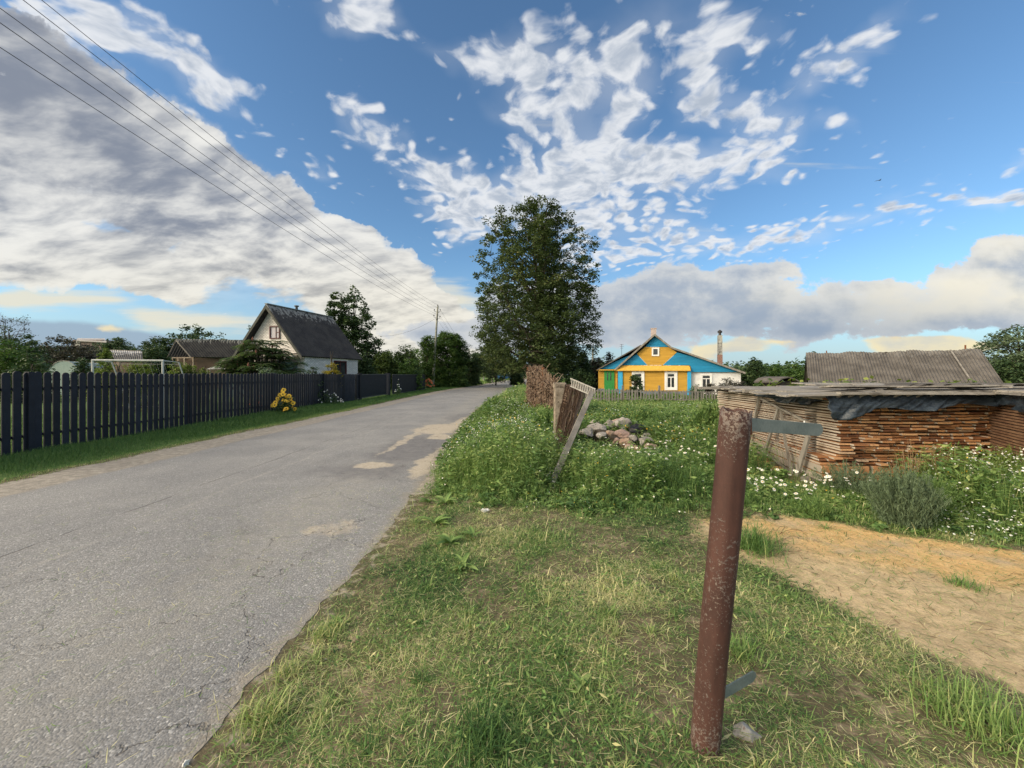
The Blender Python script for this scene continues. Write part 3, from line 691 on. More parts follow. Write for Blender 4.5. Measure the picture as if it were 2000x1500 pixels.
# ================================================================== YELLOW AND BLUE HOUSE
YH, X0H, PHI = 36.0, 13.3, rad(20)
HF = Vector((math.cos(PHI), -math.sin(PHI), 0)); HN = Vector((math.sin(PHI), math.cos(PHI), 0))
h = thing('village_house', 'low wooden village house painted yellow and blue with white wing', 'house', (X0H, YH, gzf(13, YH)))
def q(px, py, dy=0.0):
    """point on the facade plane (turned 20 degrees) set dy behind it, seen at that photo position"""
    r = (px-1000)/F; Y = (YH*math.cos(PHI)+X0H*math.sin(PHI)+dy)/(math.cos(PHI)+r*math.sin(PHI)); return P(px, py, Y)
q36 = q
zb = gzf(13, YH)-0.15
def sh(p, d): return p + HN*d
def fwall(px0, px1, pyt, d0, d1, zlow=None):
    a_, b_ = q(px0, pyt, d0), q(px1, pyt, d0); zt_ = min(a_.z, b_.z); zl = zb if zlow is None else zlow
    return MB().prism([(a_.x,a_.y,zl), (b_.x,b_.y,zl), tuple(sh(Vector((b_.x,b_.y,zl)), d1-d0)), tuple(sh(Vector((a_.x,a_.y,zl)), d1-d0))], (0,0,zt_-zl))
def slab(pts, t=0.04, dy=0.0): return MB().prism([q(a, b, dy) for a, b in pts], HN*t)
ob('wall', fwall(1207,1349,716,0.0,5.2), M['yellow_boards'], h, label='yellow boarded front wall')
ob('wall', fwall(1350,1447,725,0.2,5.4), M['whitewall'], h, label='whitewashed wing wall')
ob('wall', fwall(1168.5,1206,723,1.2,5.0), M['yellow_boards'], h, label='yellow boarded porch wall')
pl_m = surf('blue_grey_plinth', (0.12,0.16,0.22), (0.18,0.20,0.24), 3, 0.9)
ob('foundation', fwall(1206,1350,764,-0.08,0.05), pl_m, h); ob('foundation', fwall(1168,1206,759,1.12,1.25), pl_m, h)
ob('gable_panel', slab([(1260.5,677.5),(1305.5,677.5),(1278.5,656)], 0.05), M['blue_boards'], h, label='blue peak of the gable')
ob('gable_panel', slab([(1260,678),(1306,678),(1322,688),(1294.5,713),(1264.5,713),(1244,691)], 0.05), M['yellow_boards'], h, label='yellow middle of the gable')
ob('gable_panel', slab([(1243.5,691.5),(1264,713),(1212,713)], 0.05), M['blue_boards'], h, label='blue left corner of the gable')
ob('gable_panel', slab([(1322.5,688.3),(1380,703.5),(1442,726.5),(1350.5,726.5),(1349,715),(1346,713.3),(1295,713.3)], 0.05), M['blue_boards'], h, label='long blue right corner of the gable')
lg = MB(); lg.prism([q(1204,722.5,-0.30), q(1349,722.5,-0.30), q(1346,714,-0.02), q(1212,713.6,-0.02)], (0, 0, -0.05)); lg.beam(q(1204,723.4,-0.30), q(1349,723.4,-0.30), 0.05, 0.10)
ob('ledge', lg, M['yellow_trim'], h)
lg = MB(); lg.beam(q(1166,722.5,0.95), q(1205,722.5,0.95), 0.4, 0.09); ob('ledge', lg, M['yellow_trim'], h)
ob('gable_panel', MB().prism([q(1170,720.5,1.0), q(1206,720.5,1.0), q(1245,692,1.0), q(1243,688,1.0)], HN*0.05), M['blue_boards'], h, label='blue porch gable')
ob('corner_board', fwall(1207,1216,722,-0.12,-0.003), M['blue_trim'], h); ob('corner_board', fwall(1342.5,1350,722,-0.12,-0.003), M['blue_trim'], h)
rf = MB(); ov = -0.35; DP = 8.5
def rs(a_, b_, d0, d1): 
    e = q(a_[0], a_[1], d0); r_ = q(b_[0], b_[1], d0); roof_slab(rf, e, sh(e, d1-d0), sh(r_, d1-d0), r_, 0.10)
rs((1201.5,721),(1278.5,652.5),ov,DP); rs((1311,678),(1278.5,652.5),ov,DP); rs((1456,728),(1310.5,677.6),ov,DP)
roof_ob('roof', rf, M['roof_grey'], h, 2, 5.4)
rf = MB(); rs((1165.5,721.5),(1252,673),0.7,6); roof_ob('porch_roof', rf, M['roof_grey'], h, 2, 5)
bb = MB()
for a_, b_ in (((1201.5,721.8),(1278.5,653.4)), ((1278.5,653.4),(1311,678.8)), ((1311,678.8),(1456,728.8))):
    bb.beam(q(*a_, ov-0.02), q(*b_, ov-0.02), 0.03, 0.15, (0,0,1))
ob('barge_board', bb, M['greywood'], h)
def win(px0, px1, py0, py1, fw, d=0.0, **k):
    return frame_window(h, 'window', [q(px0,py1,d), q(px1,py1,d), q(px1,py0,d), q(px0,py0,d)], 0.07, M['white'], M['glass'], fw=fw, out=-HN, **k)
win(1234, 1258.5, 725, 762, 0.20, bars=[('h', 0.74, 0, 1), ('v', 0.5, 0, 0.74)], sash=M['white'], sash_w=0.07)
win(1298, 1323, 725, 762, 0.20, bars=[('h', 0.74, 0, 1), ('v', 0.5, 0, 0.74)], sash=M['white'], sash_w=0.07)
win(1368, 1391, 730, 760, 0.13, 0.2, bars=[('h', 0.72, 0, 1), ('v', 0.5, 0, 0.72)], sash=M['white'], sash_w=0.06)
win(1273, 1287.5, 679, 695.5, 0.13, label='small square gable window')
d_ = ob('door', fwall(1180,1200,724,1.10,1.195), M['green_paint'], h)
for px in (1185.5, 1191.5):
    ob('pane', MB().prism([q(px,743,1.08), q(px+2.2,743,1.08), q(px+2.2,728,1.08), q(px,728,1.08)], HN*0.03), M['glass'], d_)
ob('door_panel', MB().prism([q(1184,757,1.085), q(1196,757,1.085), q(1196,749,1.085), q(1184,749,1.085)], HN*0.03), M['green_paint'], d_)
Rh = Matrix((HF, HN, Vector((0,0,1)))).transposed()
ch = MB(); c1 = q(1276.5,650,2.0); ch.box(c1, (0.5, 0.5, 0.75), Rh); ch.box(c1+Vector((0,0,0.41)), (0.58, 0.58, 0.08), Rh)
ob('chimney', ch, brickmat('pink_brick', (0.42,0.30,0.27), (0.50,0.40,0.36), (0.45,0.43,0.4), bw=.25, rh=.08), h)
yt = 4.6; g0 = q(1406,700,yt); zt = lambda py: q(1406,py,yt).z
tall = MB(); tall.box((g0.x, g0.y, (zt(693)+1.2)/2), (0.42, 0.42, zt(693)-1.2), Rh); stk = ob('chimney_stack', tall, brickmat('red_brick', (0.22,0.07,0.045), (0.27,0.10,0.06), (0.3,0.27,0.24), bw=.25, rh=.08), h)
t2 = MB()
for i, (a_, b_) in enumerate(((693,683),(682.7,671),(670.7,655))): t2.box((g0.x, g0.y, (zt(a_)+zt(b_))/2), (0.40-0.02*(i%2), 0.40-0.02*(i%2), zt(b_)-zt(a_)-0.01), Rh)
ob('render_coat', t2, surf('patchy_lime_render', (0.42,0.42,0.38), (0.20,0.20,0.19), 2.0, 0.9, c3=(0.12,0.12,0.12), spot=0.35, spotscale=3), stk)
t3 = MB(); t3.tube([(g0.x,g0.y,zt(655)),(g0.x,g0.y,zt(649))], [0.13,0.11], 10); t3.tube([(g0.x,g0.y,zt(650)),(g0.x,g0.y,zt(647)),(g0.x,g0.y,zt(644))], [0.2,0.22,0.02], 10)
ob('cowl', t3, M['metal_dark'], stk)
an = MB(); a0 = q(1214.3,712,3.0); at = q(1214.3,672,3.0); an.tube([a0, at], 0.02, 5)
for py, wd in ((673,0.35),(676.5,0.45),(680,0.3)): an.tube([q(1214.3,py,3.0)-HF*wd/2, q(1214.3,py,3.0)+HF*wd/2], 0.012, 4)
ob('antenna', an, M['metal_dark'], h)

# ================================================================== WHITE BRICK HOUSE ON THE LEFT
C0 = Vector((-15.2, 28.0, 0)); ds = Vector((0.25, 0.968, 0)).normalized(); dg = Vector((-0.968, 0.25, 0)).normalized()
hb = thing('brick_house', 'white brick house with steep dark roof behind the dark fence', 'house', (C0.x-2.5, C0.y+3, 0))
HW, LEN, ZE, ZR = 2.95, 6.4, 3.18, 6.82
rot = math.atan2(ds.y, ds.x)
M['wbrick_s'] = brickmat('white_brick_side', (0.56,0.57,0.58), (0.70,0.70,0.69), (0.20,0.21,0.22), rot=rot)
M['wbrick_g'] = brickmat('white_brick_gable', (0.64,0.61,0.58), (0.76,0.74,0.70), (0.27,0.23,0.21), rot=math.atan2(-dg.y, -dg.x))
body = MB(); c_ = [C0+dg*0.45, C0+dg*(2*HW-0.35), C0+dg*(2*HW-0.35)+ds*LEN, C0+dg*0.02+ds*LEN, C0+dg*0.02+ds*1.0, C0+dg*0.45+ds*1.0][:]
inb = 0.30
c_ = [C0+dg*0.05+ds*inb, C0+dg*(2*HW-0.35)+ds*inb, C0+dg*(2*HW-0.35)+ds*LEN, C0+dg*0.05+ds*LEN]
body.prism([p-Vector((0,0,0.2)) for p in c_], (0,0,ZE+0.12)); ob('wall', body, M['wbrick_s'], hb)
gb = MB(); g_ = lambda t, z, d: C0+dg*t+ds*d+Vector((0,0,z))
gb.prism([g_(0.25,ZE,inb-0.10), g_(2*HW-0.3,ZE,inb-0.10), g_(HW,ZR-0.25,inb-0.10)], ds*0.12); ob('gable', gb, M['wbrick_g'], hb)
gb = MB(); gb.prism([g_(0.12,0,inb-0.02), g_(2*HW-0.4,0,inb-0.02), g_(2*HW-0.4,ZE-0.1,inb-0.02), g_(0.12,ZE-0.1,inb-0.02)], ds*0.015); ob('front_wall', gb, M['wbrick_g'], hb)
rf = MB(); e0, e1 = -0.28, LEN+0.3
roof_slab(rf, g_(-0.22,ZE-0.22,e0), g_(-0.22,ZE-0.22,e1), g_(HW,ZR,e1), g_(HW,ZR,e0), 0.09, 34, 0.022, 8)
roof_slab(rf, g_(2*HW+0.22,ZE-0.22,e0), g_(2*HW+0.22,ZE-0.22,e1), g_(HW,ZR,e1), g_(HW,ZR,e0), 0.09, 34, 0.022, 8)
roof_ob('roof', rf, M['roof_dark'], hb, ZE, ZR)
rd = MB(); rd.beam(g_(HW,ZR+0.03,e0), g_(HW,ZR+0.03,e1), 0.26, 0.06); ob('ridge_cap', rd, surf('grey_tin', (0.16,0.19,0.19), (0.24,0.26,0.25), 4, 0.6), hb)
bb = MB(); bb.beam(g_(-0.25,ZE-0.28,e0-0.02), g_(HW,ZR-0.06,e0-0.02), 0.03, 0.22, ds); bb.beam(g_(2*HW+0.25,ZE-0.28,e0-0.02), g_(HW,ZR-0.06,e0-0.02), 0.03, 0.22, ds)
bb2 = MB()
for s_, t_ in ((-0.25, HW), (2*HW+0.25, HW)):
    a_, b_ = g_(s_,ZE-0.30,e0-0.03), g_(t_,ZR-0.08,e0-0.03)
    bb2.prism([a_, b_, b_+Vector((0,0,-0.26)), a_+Vector((0,0,-0.26))], ds*0.03)
ob('barge_board', bb2, surf('dark_green_grey_board', (0.05,0.055,0.045), (0.08,0.08,0.07), 4, 0.8), hb)
chm = MB(); chm.tube([g_(HW+0.3,ZR-0.4,2.9), g_(HW+0.3,ZR+0.32,2.9)], 0.10, 10); chm.tube([g_(HW+0.3,ZR+0.36,2.9), g_(HW+0.3,ZR+0.44,2.9)], [0.19,0.17], 10)
ob('chimney_pipe', chm, M['metal_dark'], hb)
def gp(t, z, d=None): return g_(t, z, (inb-0.10) if d is None else d)
frame_window(hb, 'window', [gp(3.07,4.28), gp(2.13,4.28), gp(2.13,5.24), gp(3.07,5.24)], 0.08, M['frame_maroon'], M['curtain'], fw=0.075, out=-ds, bars=[('v',0.62,0,1),('h',0.5,0.62,1)], label='gable window in maroon frame', sash_w=0.05)
nrm = -dg
def sp(t, z): return C0+dg*0.05+ds*t+Vector((0,0,z))
frame_window(hb, 'window', [sp(3.35,1.25), sp(4.85,1.25), sp(4.85,2.75), sp(3.35,2.75)], 0.07, M['frame_maroon'], M['glass'], fw=0.10, out=nrm, bars=[('v',0.5,0,1)], label='side window under a white lintel', sash_w=0.06)
lt = MB(); lt.prism([sp(3.1,2.78)+nrm*0.03, sp(5.1,2.78)+nrm*0.03, sp(5.1,3.0)+nrm*0.03, sp(3.1,3.0)+nrm*0.03], -nrm*0.05); ob('lintel', lt, M['white'], hb)
# glazed porch on the front, mostly behind the sumac
pr = MB(); pr.prism([g_(0.6,0,-1.7), g_(4.8,0,-1.7), g_(4.8,2.5,-1.7), g_(0.6,2.5,-1.7)], ds*1.9); po = ob('porch', pr, surf('teal_porch_boards', (0.07,0.12,0.12), (0.10,0.15,0.14), 3, 0.7), hb)
pr = MB(); pr.prism([g_(0.2,2.55,-2.0), g_(5.0,2.55,-2.0), g_(5.0,3.05,0.15), g_(0.2,3.05,0.15)], (0,0,0.06)); ob('porch_roof', pr, M['greywood'], hb)
pr = MB()
for k in range(5): pr.prism([g_(0.75+0.8*k,1.1,-1.73), g_(1.4+0.8*k,1.1,-1.73), g_(1.4+0.8*k,2.3,-1.73), g_(0.75+0.8*k,2.3,-1.73)], ds*0.02)
ob('pane', pr, M['glass'], po)

# ================================================================== MAROON SHED-HOUSE
def gabled(name, label, cat, apexL, eaveL, eaveR, apexR, Y, depthdir, zbase, wallmat, gablemat, roofmat, waves=16):
    pass
YS = 45.0
hs = thing('garden_house', 'small maroon gabled garden house with grey roof among dark trees', 'house', P(385, 760, YS) * Vector((1,1,0)) if False else (P(385,700,YS).x, YS, 0))
A_ = P(353,663,YS); EL = P(330,697.5,YS); ER = P(383,697.5,YS); rdv = Vector((7.6, 1.2, 0)); fl = Vector((0.0,0,0))
wlm = MB(); wz = EL.z
w0 = Vector((EL.x+0.35, YS+0.5, 0)); w1 = Vector((ER.x-0.35, YS+0.05, 0))
wlm.prism([w0, w1, w1+rdv*0.95, w0+rdv*0.95], (0,0,wz-0.05)); ob('wall', wlm, M['brownwood'], hs)
gm = MB(); gm.prism([Vector((EL.x+0.4,YS+0.42,wz)), Vector((ER.x-0.4,YS-0.02,wz)), Vector((A_.x,YS+0.2,A_.z-0.35))], (0.02,0.06,0)); ob('gable', gm, M['maroon'], hs)
rf = MB(); f_ = Vector((-0.1,-0.55,0))
roof_slab(rf, ER+f_, ER+f_+rdv, A_+f_+rdv, A_+f_, 0.08, 26, 0.025, 6); roof_slab(rf, EL+f_+Vector((0,.4,0)), EL+f_+rdv, A_+f_+rdv, A_+f_, 0.08, 26, 0.025, 6)
roof_ob('roof', rf, M['roof_dark'], hs, wz, A_.z)
bb = MB()
for e in (EL+Vector((0,.4,0)), ER): bb.prism([e+f_*1.05, A_+f_*1.05, A_+f_*1.05-Vector((0,0,0.2)), e+f_*1.05-Vector((0,0,0.2))], (0,0.03,0))
ob('barge_board', bb, M['greywood'], hs)
vs = MB()
for k, px in enumerate((341, 352, 364, 381)): vs.box((P(px,700,YS).x, YS-0.25, wz/2), (0.13,0.13,wz))
vs.box((P(361,699,YS).x, YS-0.25, wz-0.08), (P(381,700,YS).x-P(341,700,YS).x, 0.10, 0.12))
ob('porch_post', vs, surf('tan_posts', (0.35,0.27,0.19), (0.42,0.36,0.28), 4, 0.8), hs)

# striped small shed roof
YT = 36.0; s2 = thing('low_shed', 'low shed with white streaked corrugated roof', 'shed', (P(246,700,YT).x, YT, 0))
rf = MB(); a_, b_, c2, d2 = P(224,703,YT-1), P(279,705,YT-1), P(277,686,YT+1), P(216,684,YT+1)
roof_slab(rf, a_, b_, c2, d2, 0.06, 14, 0.03, 4); roof_ob('roof', rf, M['roof_shed'], s2, b_.z-1.2, c2.z)
wlm = MB(); wlm.prism([Vector((a_.x+.2,a_.y+.2,0)), Vector((b_.x-.2,b_.y+.2,0)), Vector((c2.x-.2,c2.y-.2,0)), Vector((d2.x+.2,d2.y-.2,0))], (0,0,a_.z-0.15)); ob('wall', wlm, M['brownwood'], s2)
rd = MB(); rd.beam(d2, c2, 0.15, 0.10); ob('ridge_board', rd, M['greywood'], s2)
# polytunnel
YP = 30.0; pt = thing('polytunnel', 'pale green rounded polytunnel greenhouse behind the fence', 'greenhouse', (P(125,735,YP).x, YP, 0))
tb = MB(); xc = P(124,732,YP).x; hw = 1.55; Hh = P(0,705,YP).z; N_ = 14; ring = []
for k, yy_ in enumerate((YP, YP+5.5)):
    for i in range(N_+1):
        t = math.pi*i/N_; tb.v.append((xc-hw*math.cos(t)-(yy_-YP)*0.6, yy_, 0.0+Hh*(math.sin(t)**0.75 if math.sin(t)>0 else 0)))
for i in range(N_): tb.f.append((i, i+1, N_+1+i+1, N_+1+i))
tb.f.append(tuple(range(N_+1))); tb.f.append(tuple(range(2*N_+1, N_, -1)))
ob('cover', tb, surf('greenhouse_film', (0.17,0.25,0.23), (0.22,0.30,0.27), 1.0, 0.5, bmp=0.1), pt)
for k in range(4):
    hp = MB(); yy_ = YP-0.02+k*1.8; hp.tube([(xc-(hw+.01)*math.cos(math.pi*i/N_)-(yy_-YP)*0.6, yy_, (Hh+.02)*max(0,math.sin(math.pi*i/N_))**0.75) for i in range(N_+1)], 0.02, 5)
    ob('hoop', hp, M['concrete'], pt)
# far buildings on the left
fb = thing('distant_building', 'long brown building far off above the thickets', 'building', (P(178,700,110).x, 110, 0))
bm_ = MB(); bm_.box((P(178,700,110).x, 112, (P(0,664,110).z)/2), (8.2, 6, P(0,664,110).z)); ob('wall', bm_, surf('brown_wall', (0.16,0.12,0.11), (0.20,0.16,0.14), 0.5, 0.9), fb)
bm_ = MB(); bm_.prism([P(148,664,108.5), P(208,667,108.5), P(204,661,112), P(152,660.5,112)], (0,0,-0.3)); ob('roof', bm_, surf('pale_tin_roof', (0.38,0.36,0.34), (0.45,0.43,0.42), 0.5, 0.6), fb)
bm_ = MB(); bm_.box((P(160,700,110).x, 108.9, P(0,671,109).z), (1.3, 0.15, 1.3)); ob('window', bm_, M['concrete'], fb)
bl = thing('blue_building', 'small bright blue building at the far bend of the road', 'building', (P(988,735,150).x, 150, 0))
bm_ = MB(); x0, x1 = P(972,0,150).x, P(1007,0,150).x; bm_.box(((x0+x1)/2, 153, P(0,722,150).z/2-0.3), (x1-x0, 5, P(0,722,150).z+0.6)); ob('wall', bm_, surf('bright_blue_wall', (0.03,0.16,0.50), (0.05,0.20,0.56), 0.5, 0.7), bl)
bm_ = MB(); bm_.prism([(x0-.3,150,P(0,722,150).z), (x1+.3,150,P(0,721,150).z), (x1+.3,156,P(0,718.5,150).z), (x0-.3,156,P(0,719,150).z)], (0,0,0.15)); ob('roof', bm_, surf('blue_tin_roof', (0.08,0.16,0.34), (0.10,0.19,0.38), 0.5, 0.5), bl)
bm_ = MB(); bm_.box((P(985,0,150).x, 150.45, P(0,728,150).z), (1.2, 0.15, 0.9)); ob('window', bm_, M['glass'], bl)
# gazebo roof
gzb = thing('garden_canopy', 'flat grey canopy roof beside the sumac tree', 'canopy', (P(430,730,28).x, 28, 0))
bm_ = MB(); c0 = P(430,712,28); 
for sx, sy in ((-1,-1),(1,-1),(1,1),(-1,1)): pass
e = [P(402,721,27), P(462,721,27), P(458,720.5,29.5), P(408,720.5,29.5)]; ap = P(430,711.5,28.2)
bm_.v = [tuple(p) for p in e]+[tuple(ap)]; bm_.f = [(0,1,4),(1,2,4),(2,3,4),(3,0,4),(3,2,1,0)]; ob('roof', bm_, surf('grey_canopy_cloth', (0.24,0.24,0.22), (0.30,0.30,0.28), 1, 0.7), gzb)
for p in e:
    bm_ = MB(); bm_.tube([(p.x*0.995,p.y,0),(p.x*0.995,p.y,p.z+0.01)], 0.04, 6); ob('leg', bm_, M['greywood'], gzb)

# ================================================================== CORRUGATED BARN ON THE RIGHT
Le = Vector((18.4, 24.0, 1.02)); ed = Vector((0.82, -0.572, 0)).normalized(); en = Vector((0.572, 0.82, 0)).normalized()
bn = thing('barn', 'long low barn with weathered grey corrugated roof behind the timber stack', 'barn', (22, 23, gzf(22,23)))
LB = 7.9; WB = 3.1; ZRb = 3.02; zg = gzf(22,23)
rf = MB(); sagf = lambda s, t: 0.045*math.sin(s*7.0+1.0)*t + 0.03*math.sin(s*17)*t
r0 = Le+en*WB; r0.z = ZRb; Le2 = Le+ed*LB; r1 = r0+ed*LB
n_st = 3; cuts = [0, 0.335, 0.62, 1.0]; lift = [0.05, 0.0, 0.03]
for k in range(3):
    s0, s1 = cuts[k], cuts[k+1]; L1 = Vector((0,0,lift[k]))
    roof_slab(rf, Le+ed*LB*s0+L1*0.4, Le+ed*LB*s1+L1*0.4, r0+ed*LB*s1+L1, r0+ed*LB*s0+L1, 0.03, int(58*(s1-s0)), 0.022, 8, sagf)
bk = r0+en*WB; bk.z = Le.z; roof_slab(rf, bk, bk+ed*LB, r1, r0, 0.03, 30, 0.02, 6)
roof_ob('roof', rf, M['roof_grey'], bn, Le.z, ZRb)
wl = MB(); i_ = 0.35; w_ = [Le+en*i_+ed*0.25, Le2+en*i_-ed*0.25, Le2+en*(2*WB-i_)-ed*0.25, Le+en*(2*WB-i_)+ed*0.25]
wl.prism([Vector((p.x,p.y,zg-0.1)) for p in w_], (0,0,Le.z-zg+0.05)); ob('wall', wl, M['brownwood'], bn)
for k, dd in enumerate((0.25, LB-0.25)):
    gm = MB(); b0 = Le+en*i_+ed*dd; b1 = Le+en*(2*WB-i_)+ed*dd; tp = r0+ed*dd; gm.prism([Vector((b0.x,b0.y,Le.z-0.06)), Vector((b1.x,b1.y,Le.z-0.06)), Vector((tp.x,tp.y,ZRb-0.22))], ed*(0.05 if k == 0 else -0.05)); ob('gable', gm, surf('tarred_gable_boards' , (0.035,0.03,0.03), (0.06,0.05,0.045), 3, 0.9), bn)
ch = MB(); cp = r0+ed*LB*0.14; ch.tube([cp-Vector((0,0,.1)), cp+Vector((0,0,.2))], 0.03, 6); ob('vent_pipe', ch, M['rust'], bn); ch = MB(); cp = r0+ed*LB*0.93; ch.tube([cp-Vector((0,0,.1)), cp+Vector((0,0,.3))], 0.04, 6); ob('vent_pipe', ch, M['rust'], bn)
ld = MB(); a_ = Le+ed*LB*0.865; b_ = r0+ed*LB*0.855; up_ = (r0-Le).cross(ed).normalized(); up_ = up_ if up_.z > 0 else -up_
ld.beam(a_+(b_-a_)*0.12+up_*0.05, b_+up_*0.05, 0.07, 0.03, up_); ob('batten', ld, M['greywood'], bn)
# small dark outbuilding with moss roof
sb = thing('outbuilding', 'tiny dark outbuilding with pale curved roof left of the barn', 'shed', (P(1541,745,21).x, 21, gzf(15,21)))
bm_ = MB(); bm_.prism([P(1522,757,21), P(1562,757,21), P(1560,745,21), P(1524,745,21)], (0,1.4,0)); ob('wall', bm_, surf('dark_hut_boards', (0.03,0.028,0.026), (0.05,0.045,0.04), 3, 0.9), sb)
bm_ = MB(); ar = [P(1517,746.5,20.8), P(1527,739,20.8), P(1540,735.5,20.8), P(1553,739,20.8), P(1566,747,20.8)]; bm_.v = [tuple(p) for p in ar]+[tuple(p+Vector((0,2,0))) for p in ar]+[tuple(p-Vector((0,0,0.06))) for p in ar]+[tuple(p+Vector((0,2,-0.06))) for p in ar]
bm_.f = [(i,i+1,i+6,i+5) for i in range(4)]+[(i+10,i+15,i+16,i+11) for i in range(4)]+[(i,i+10,i+11,i+1) for i in range(4)]; ob('roof', bm_, M['roof_grey'], sb)
# ================================================================== DARK PICKET FENCE ALONG THE LEFT VERGE
FX = -9.52
def fxy(y): return float(np.interp(y, [4, 12, 24, 33, 41], [-9.55, -9.72, -9.42, -9.35, -9.2]))
def fz(y): return gzf(fxy(y), y)
fn = thing('picket_fence', 'long dark blue-grey picket fence with rounded tops along the road verge', 'fence', (fxy(14), 14, fz(14)))
pick = MB(); W_, T_ = 0.129, 0.022; ptop = []
prof = [(-W_/2, 0.0), (W_/2, 0.0), (W_/2, 1.0-0.035)] + [(W_/2*math.cos(t), 1.0-0.035+0.035*math.sin(t)) for t in (rad(25), rad(60), rad(90), rad(120), rad(155))] + [(-W_/2, 1.0-0.035)]
y_first, pitch = 5.35, 0.166; npk = int((23.35-y_first)/pitch)
rest = MB(); protos = []
for v_ in range(4):
    me_ = MB(); hgt_ = [1.585, 1.60, 1.578, 1.593][v_]
    me_.prism([(0.0, a_, b_*hgt_) for a_, b_ in prof], (T_, 0, 0))
    p_ = ob('picket', me_, M['fence'], fn); protos.append(p_)
for k in range(npk):
    y = y_first+k*pitch; yy_ = y + random.uniform(-.006, .006); loc = Vector((fxy(y), yy_, fz(y)+0.045+random.uniform(-.006,.006)))
    rz = -math.atan2(fxy(y+.2)-fxy(y-.2), .4)
    near100 = k < 100
    if near100:
        if k < 4: o_ = protos[k]
        else: o_ = protos[k % 4].copy(); COL.objects.link(o_)
        o_.parent = fn; o_.location = loc - Vector(fn.location) + (Vector(fn.location)); o_.location = loc
        # meshes were stored relative to the fence origin, so place by difference
        o_.location = loc; o_.rotation_euler = (0, 0, rz)
    else:
        R3 = Matrix.Rotation(rz, 3, 'Z'); rest.prism([R3 @ Vector((0.0, a_, b_*1.59)) + loc for a_, b_ in prof], R3 @ Vector((T_, 0, 0)))
# picket meshes: strip the parent offset so object transforms are plain
for p_ in protos:
    for v in p_.data.vertices: v.co += Vector(fn.location)
for o_ in fn.children: o_.location = Vector(o_.location) - Vector(fn.location)
if rest.v: set_props(ob('picket', rest, M['fence'], fn), kind='stuff')
def pathbar(mb, y0, y1, z, wd, th, dx, step=1.9):
    y = y0
    while y < y1-1e-3:
        y2 = min(y+step, y1); mb.beam((fxy(y)+dx, y, fz(y)+z), (fxy(y2)+dx, y2, fz(y2)+z), wd, th); y = y2
for z in (0.36, 1.30):
    mb = MB(); pathbar(mb, y_first-0.3, 23.3, z, 0.03, 0.055, -0.03); ob('rail', mb, M['fence'], fn)
for y in (3.9+3.8, 11.62, 15.6, 19.5, 23.35):
    mb = MB(); mb.box((fxy(y)-0.04+0.06, y, fz(y)+0.80), (0.10, 0.10, 1.66)); ob('post', mb, M['fence'], fn, bevel=0.006)
# gate and solid panels beyond
M['panel'] = clad('dark_sheet_panel', (0.014, 0.018, 0.026), 0.85, 0.12, vert=False)
def solid_panel(name, label, cat, y0, y1, z0, z1, parts):
    t = thing(name, label, cat, (fxy(y0), y0, fz(y0)))
    mb = MB(); a_, b_ = Vector((fxy(y0), y0, fz(y0)+z0)), Vector((fxy(y1), y1, fz(y1)+z0))
    mb.prism([a_, b_, b_+Vector((0,0,z1-z0)), a_+Vector((0,0,z1-z0))], (-0.03,0,0)); ob('panel', mb, M['panel'], t)
    mb = MB(); mb.beam(a_+Vector((0.0,0,z1-z0+0.025)), b_+Vector((0.0,0,z1-z0+0.025)), 0.05, 0.05); mb.beam(a_+Vector((0.02,0,-0.03)), b_+Vector((0.02,0,-0.03)), 0.05, 0.05)
    ob('frame', mb, surf('grey_steel_tube'+name, (0.06,0.065,0.07), (0.09,0.095,0.10), 4, 0.5), t); return t
gt = solid_panel('gate', 'wide dark solid gate panel set in the left fence', 'gate', 23.5, 28.9, 0.16, 1.58, 0)
for k, y in enumerate((23.9, 29.25)):
    mb = MB(); mb.box((fxy(y), y, fz(y)+0.83), (0.24 if k else 0.16, 0.42 if k else 0.3, 1.70)); mb.box((fxy(y), y, fz(y)+1.69), (0.28 if k else 0.2, 0.46 if k else 0.34, 0.04)); ob('post', mb, M['fence'], gt)
wk = solid_panel('sheet_fence', 'smooth dark sheet fence between the gate and the utility pole', 'fence', 30.3, 41.0, 0.10, 1.58, 0)
for y in (33.9, 37.5, 41.0):
    mb = MB(); mb.box((fxy(y)-0.05, y, fz(y)+0.8), (0.06, 0.06, 1.6)); ob('post', mb, M['fence'], wk)

# ================================================================== GREY PICKET FENCE BEFORE THE YELLOW HOUSE
YF = 26.0; xg0, xg1 = (1146-1000)/F*YF, (1432-1000)/F*YF; zgf = gzf(9, YF)
gf = thing('garden_fence', 'old grey wooden picket fence in front of the yellow and blue house', 'fence', (9, YF, zgf))
nP = int((xg1-xg0)/0.192)
for k in range(nP):
    x = xg0+k*0.192+random.uniform(-.02,.02); t_ = (k/nP); top = EYE-(758-HY + 7*t_)/F*YF + random.uniform(-.04,.03); yk = YF+random.uniform(-.02,.02)
    R3 = Matrix.Rotation(random.gauss(0, 0.018), 3, 'Y'); wd = random.uniform(0.075,0.10); hh = top-zgf; c0 = Vector((x, yk, zgf))
    mb = MB(); mb.prism([c0 + R3 @ Vector(p) for p in ((-wd/2,0,0.03),(wd/2,0,0.03),(wd/2,0,hh-0.06),(0.01,0,hh),(-wd/2,0,hh-0.05))], (0,0.02,0)); ob('picket', mb, M['greywood'], gf)
for z in (0.35, 0.88):
    mb = MB(); mb.beam((xg0-.1, YF+0.05, zgf+z), (xg1+.1, YF+0.05, zgf+z-0.12), 0.05, 0.07); ob('rail', mb, M['greywood'], gf)
for k in range(5):
    x = xg0+(xg1-xg0)*k/4; mb = MB(); mb.box((x, YF+0.13, zgf+0.6), (0.12, 0.12, 1.25)); ob('post', mb, M['greywood'], gf)

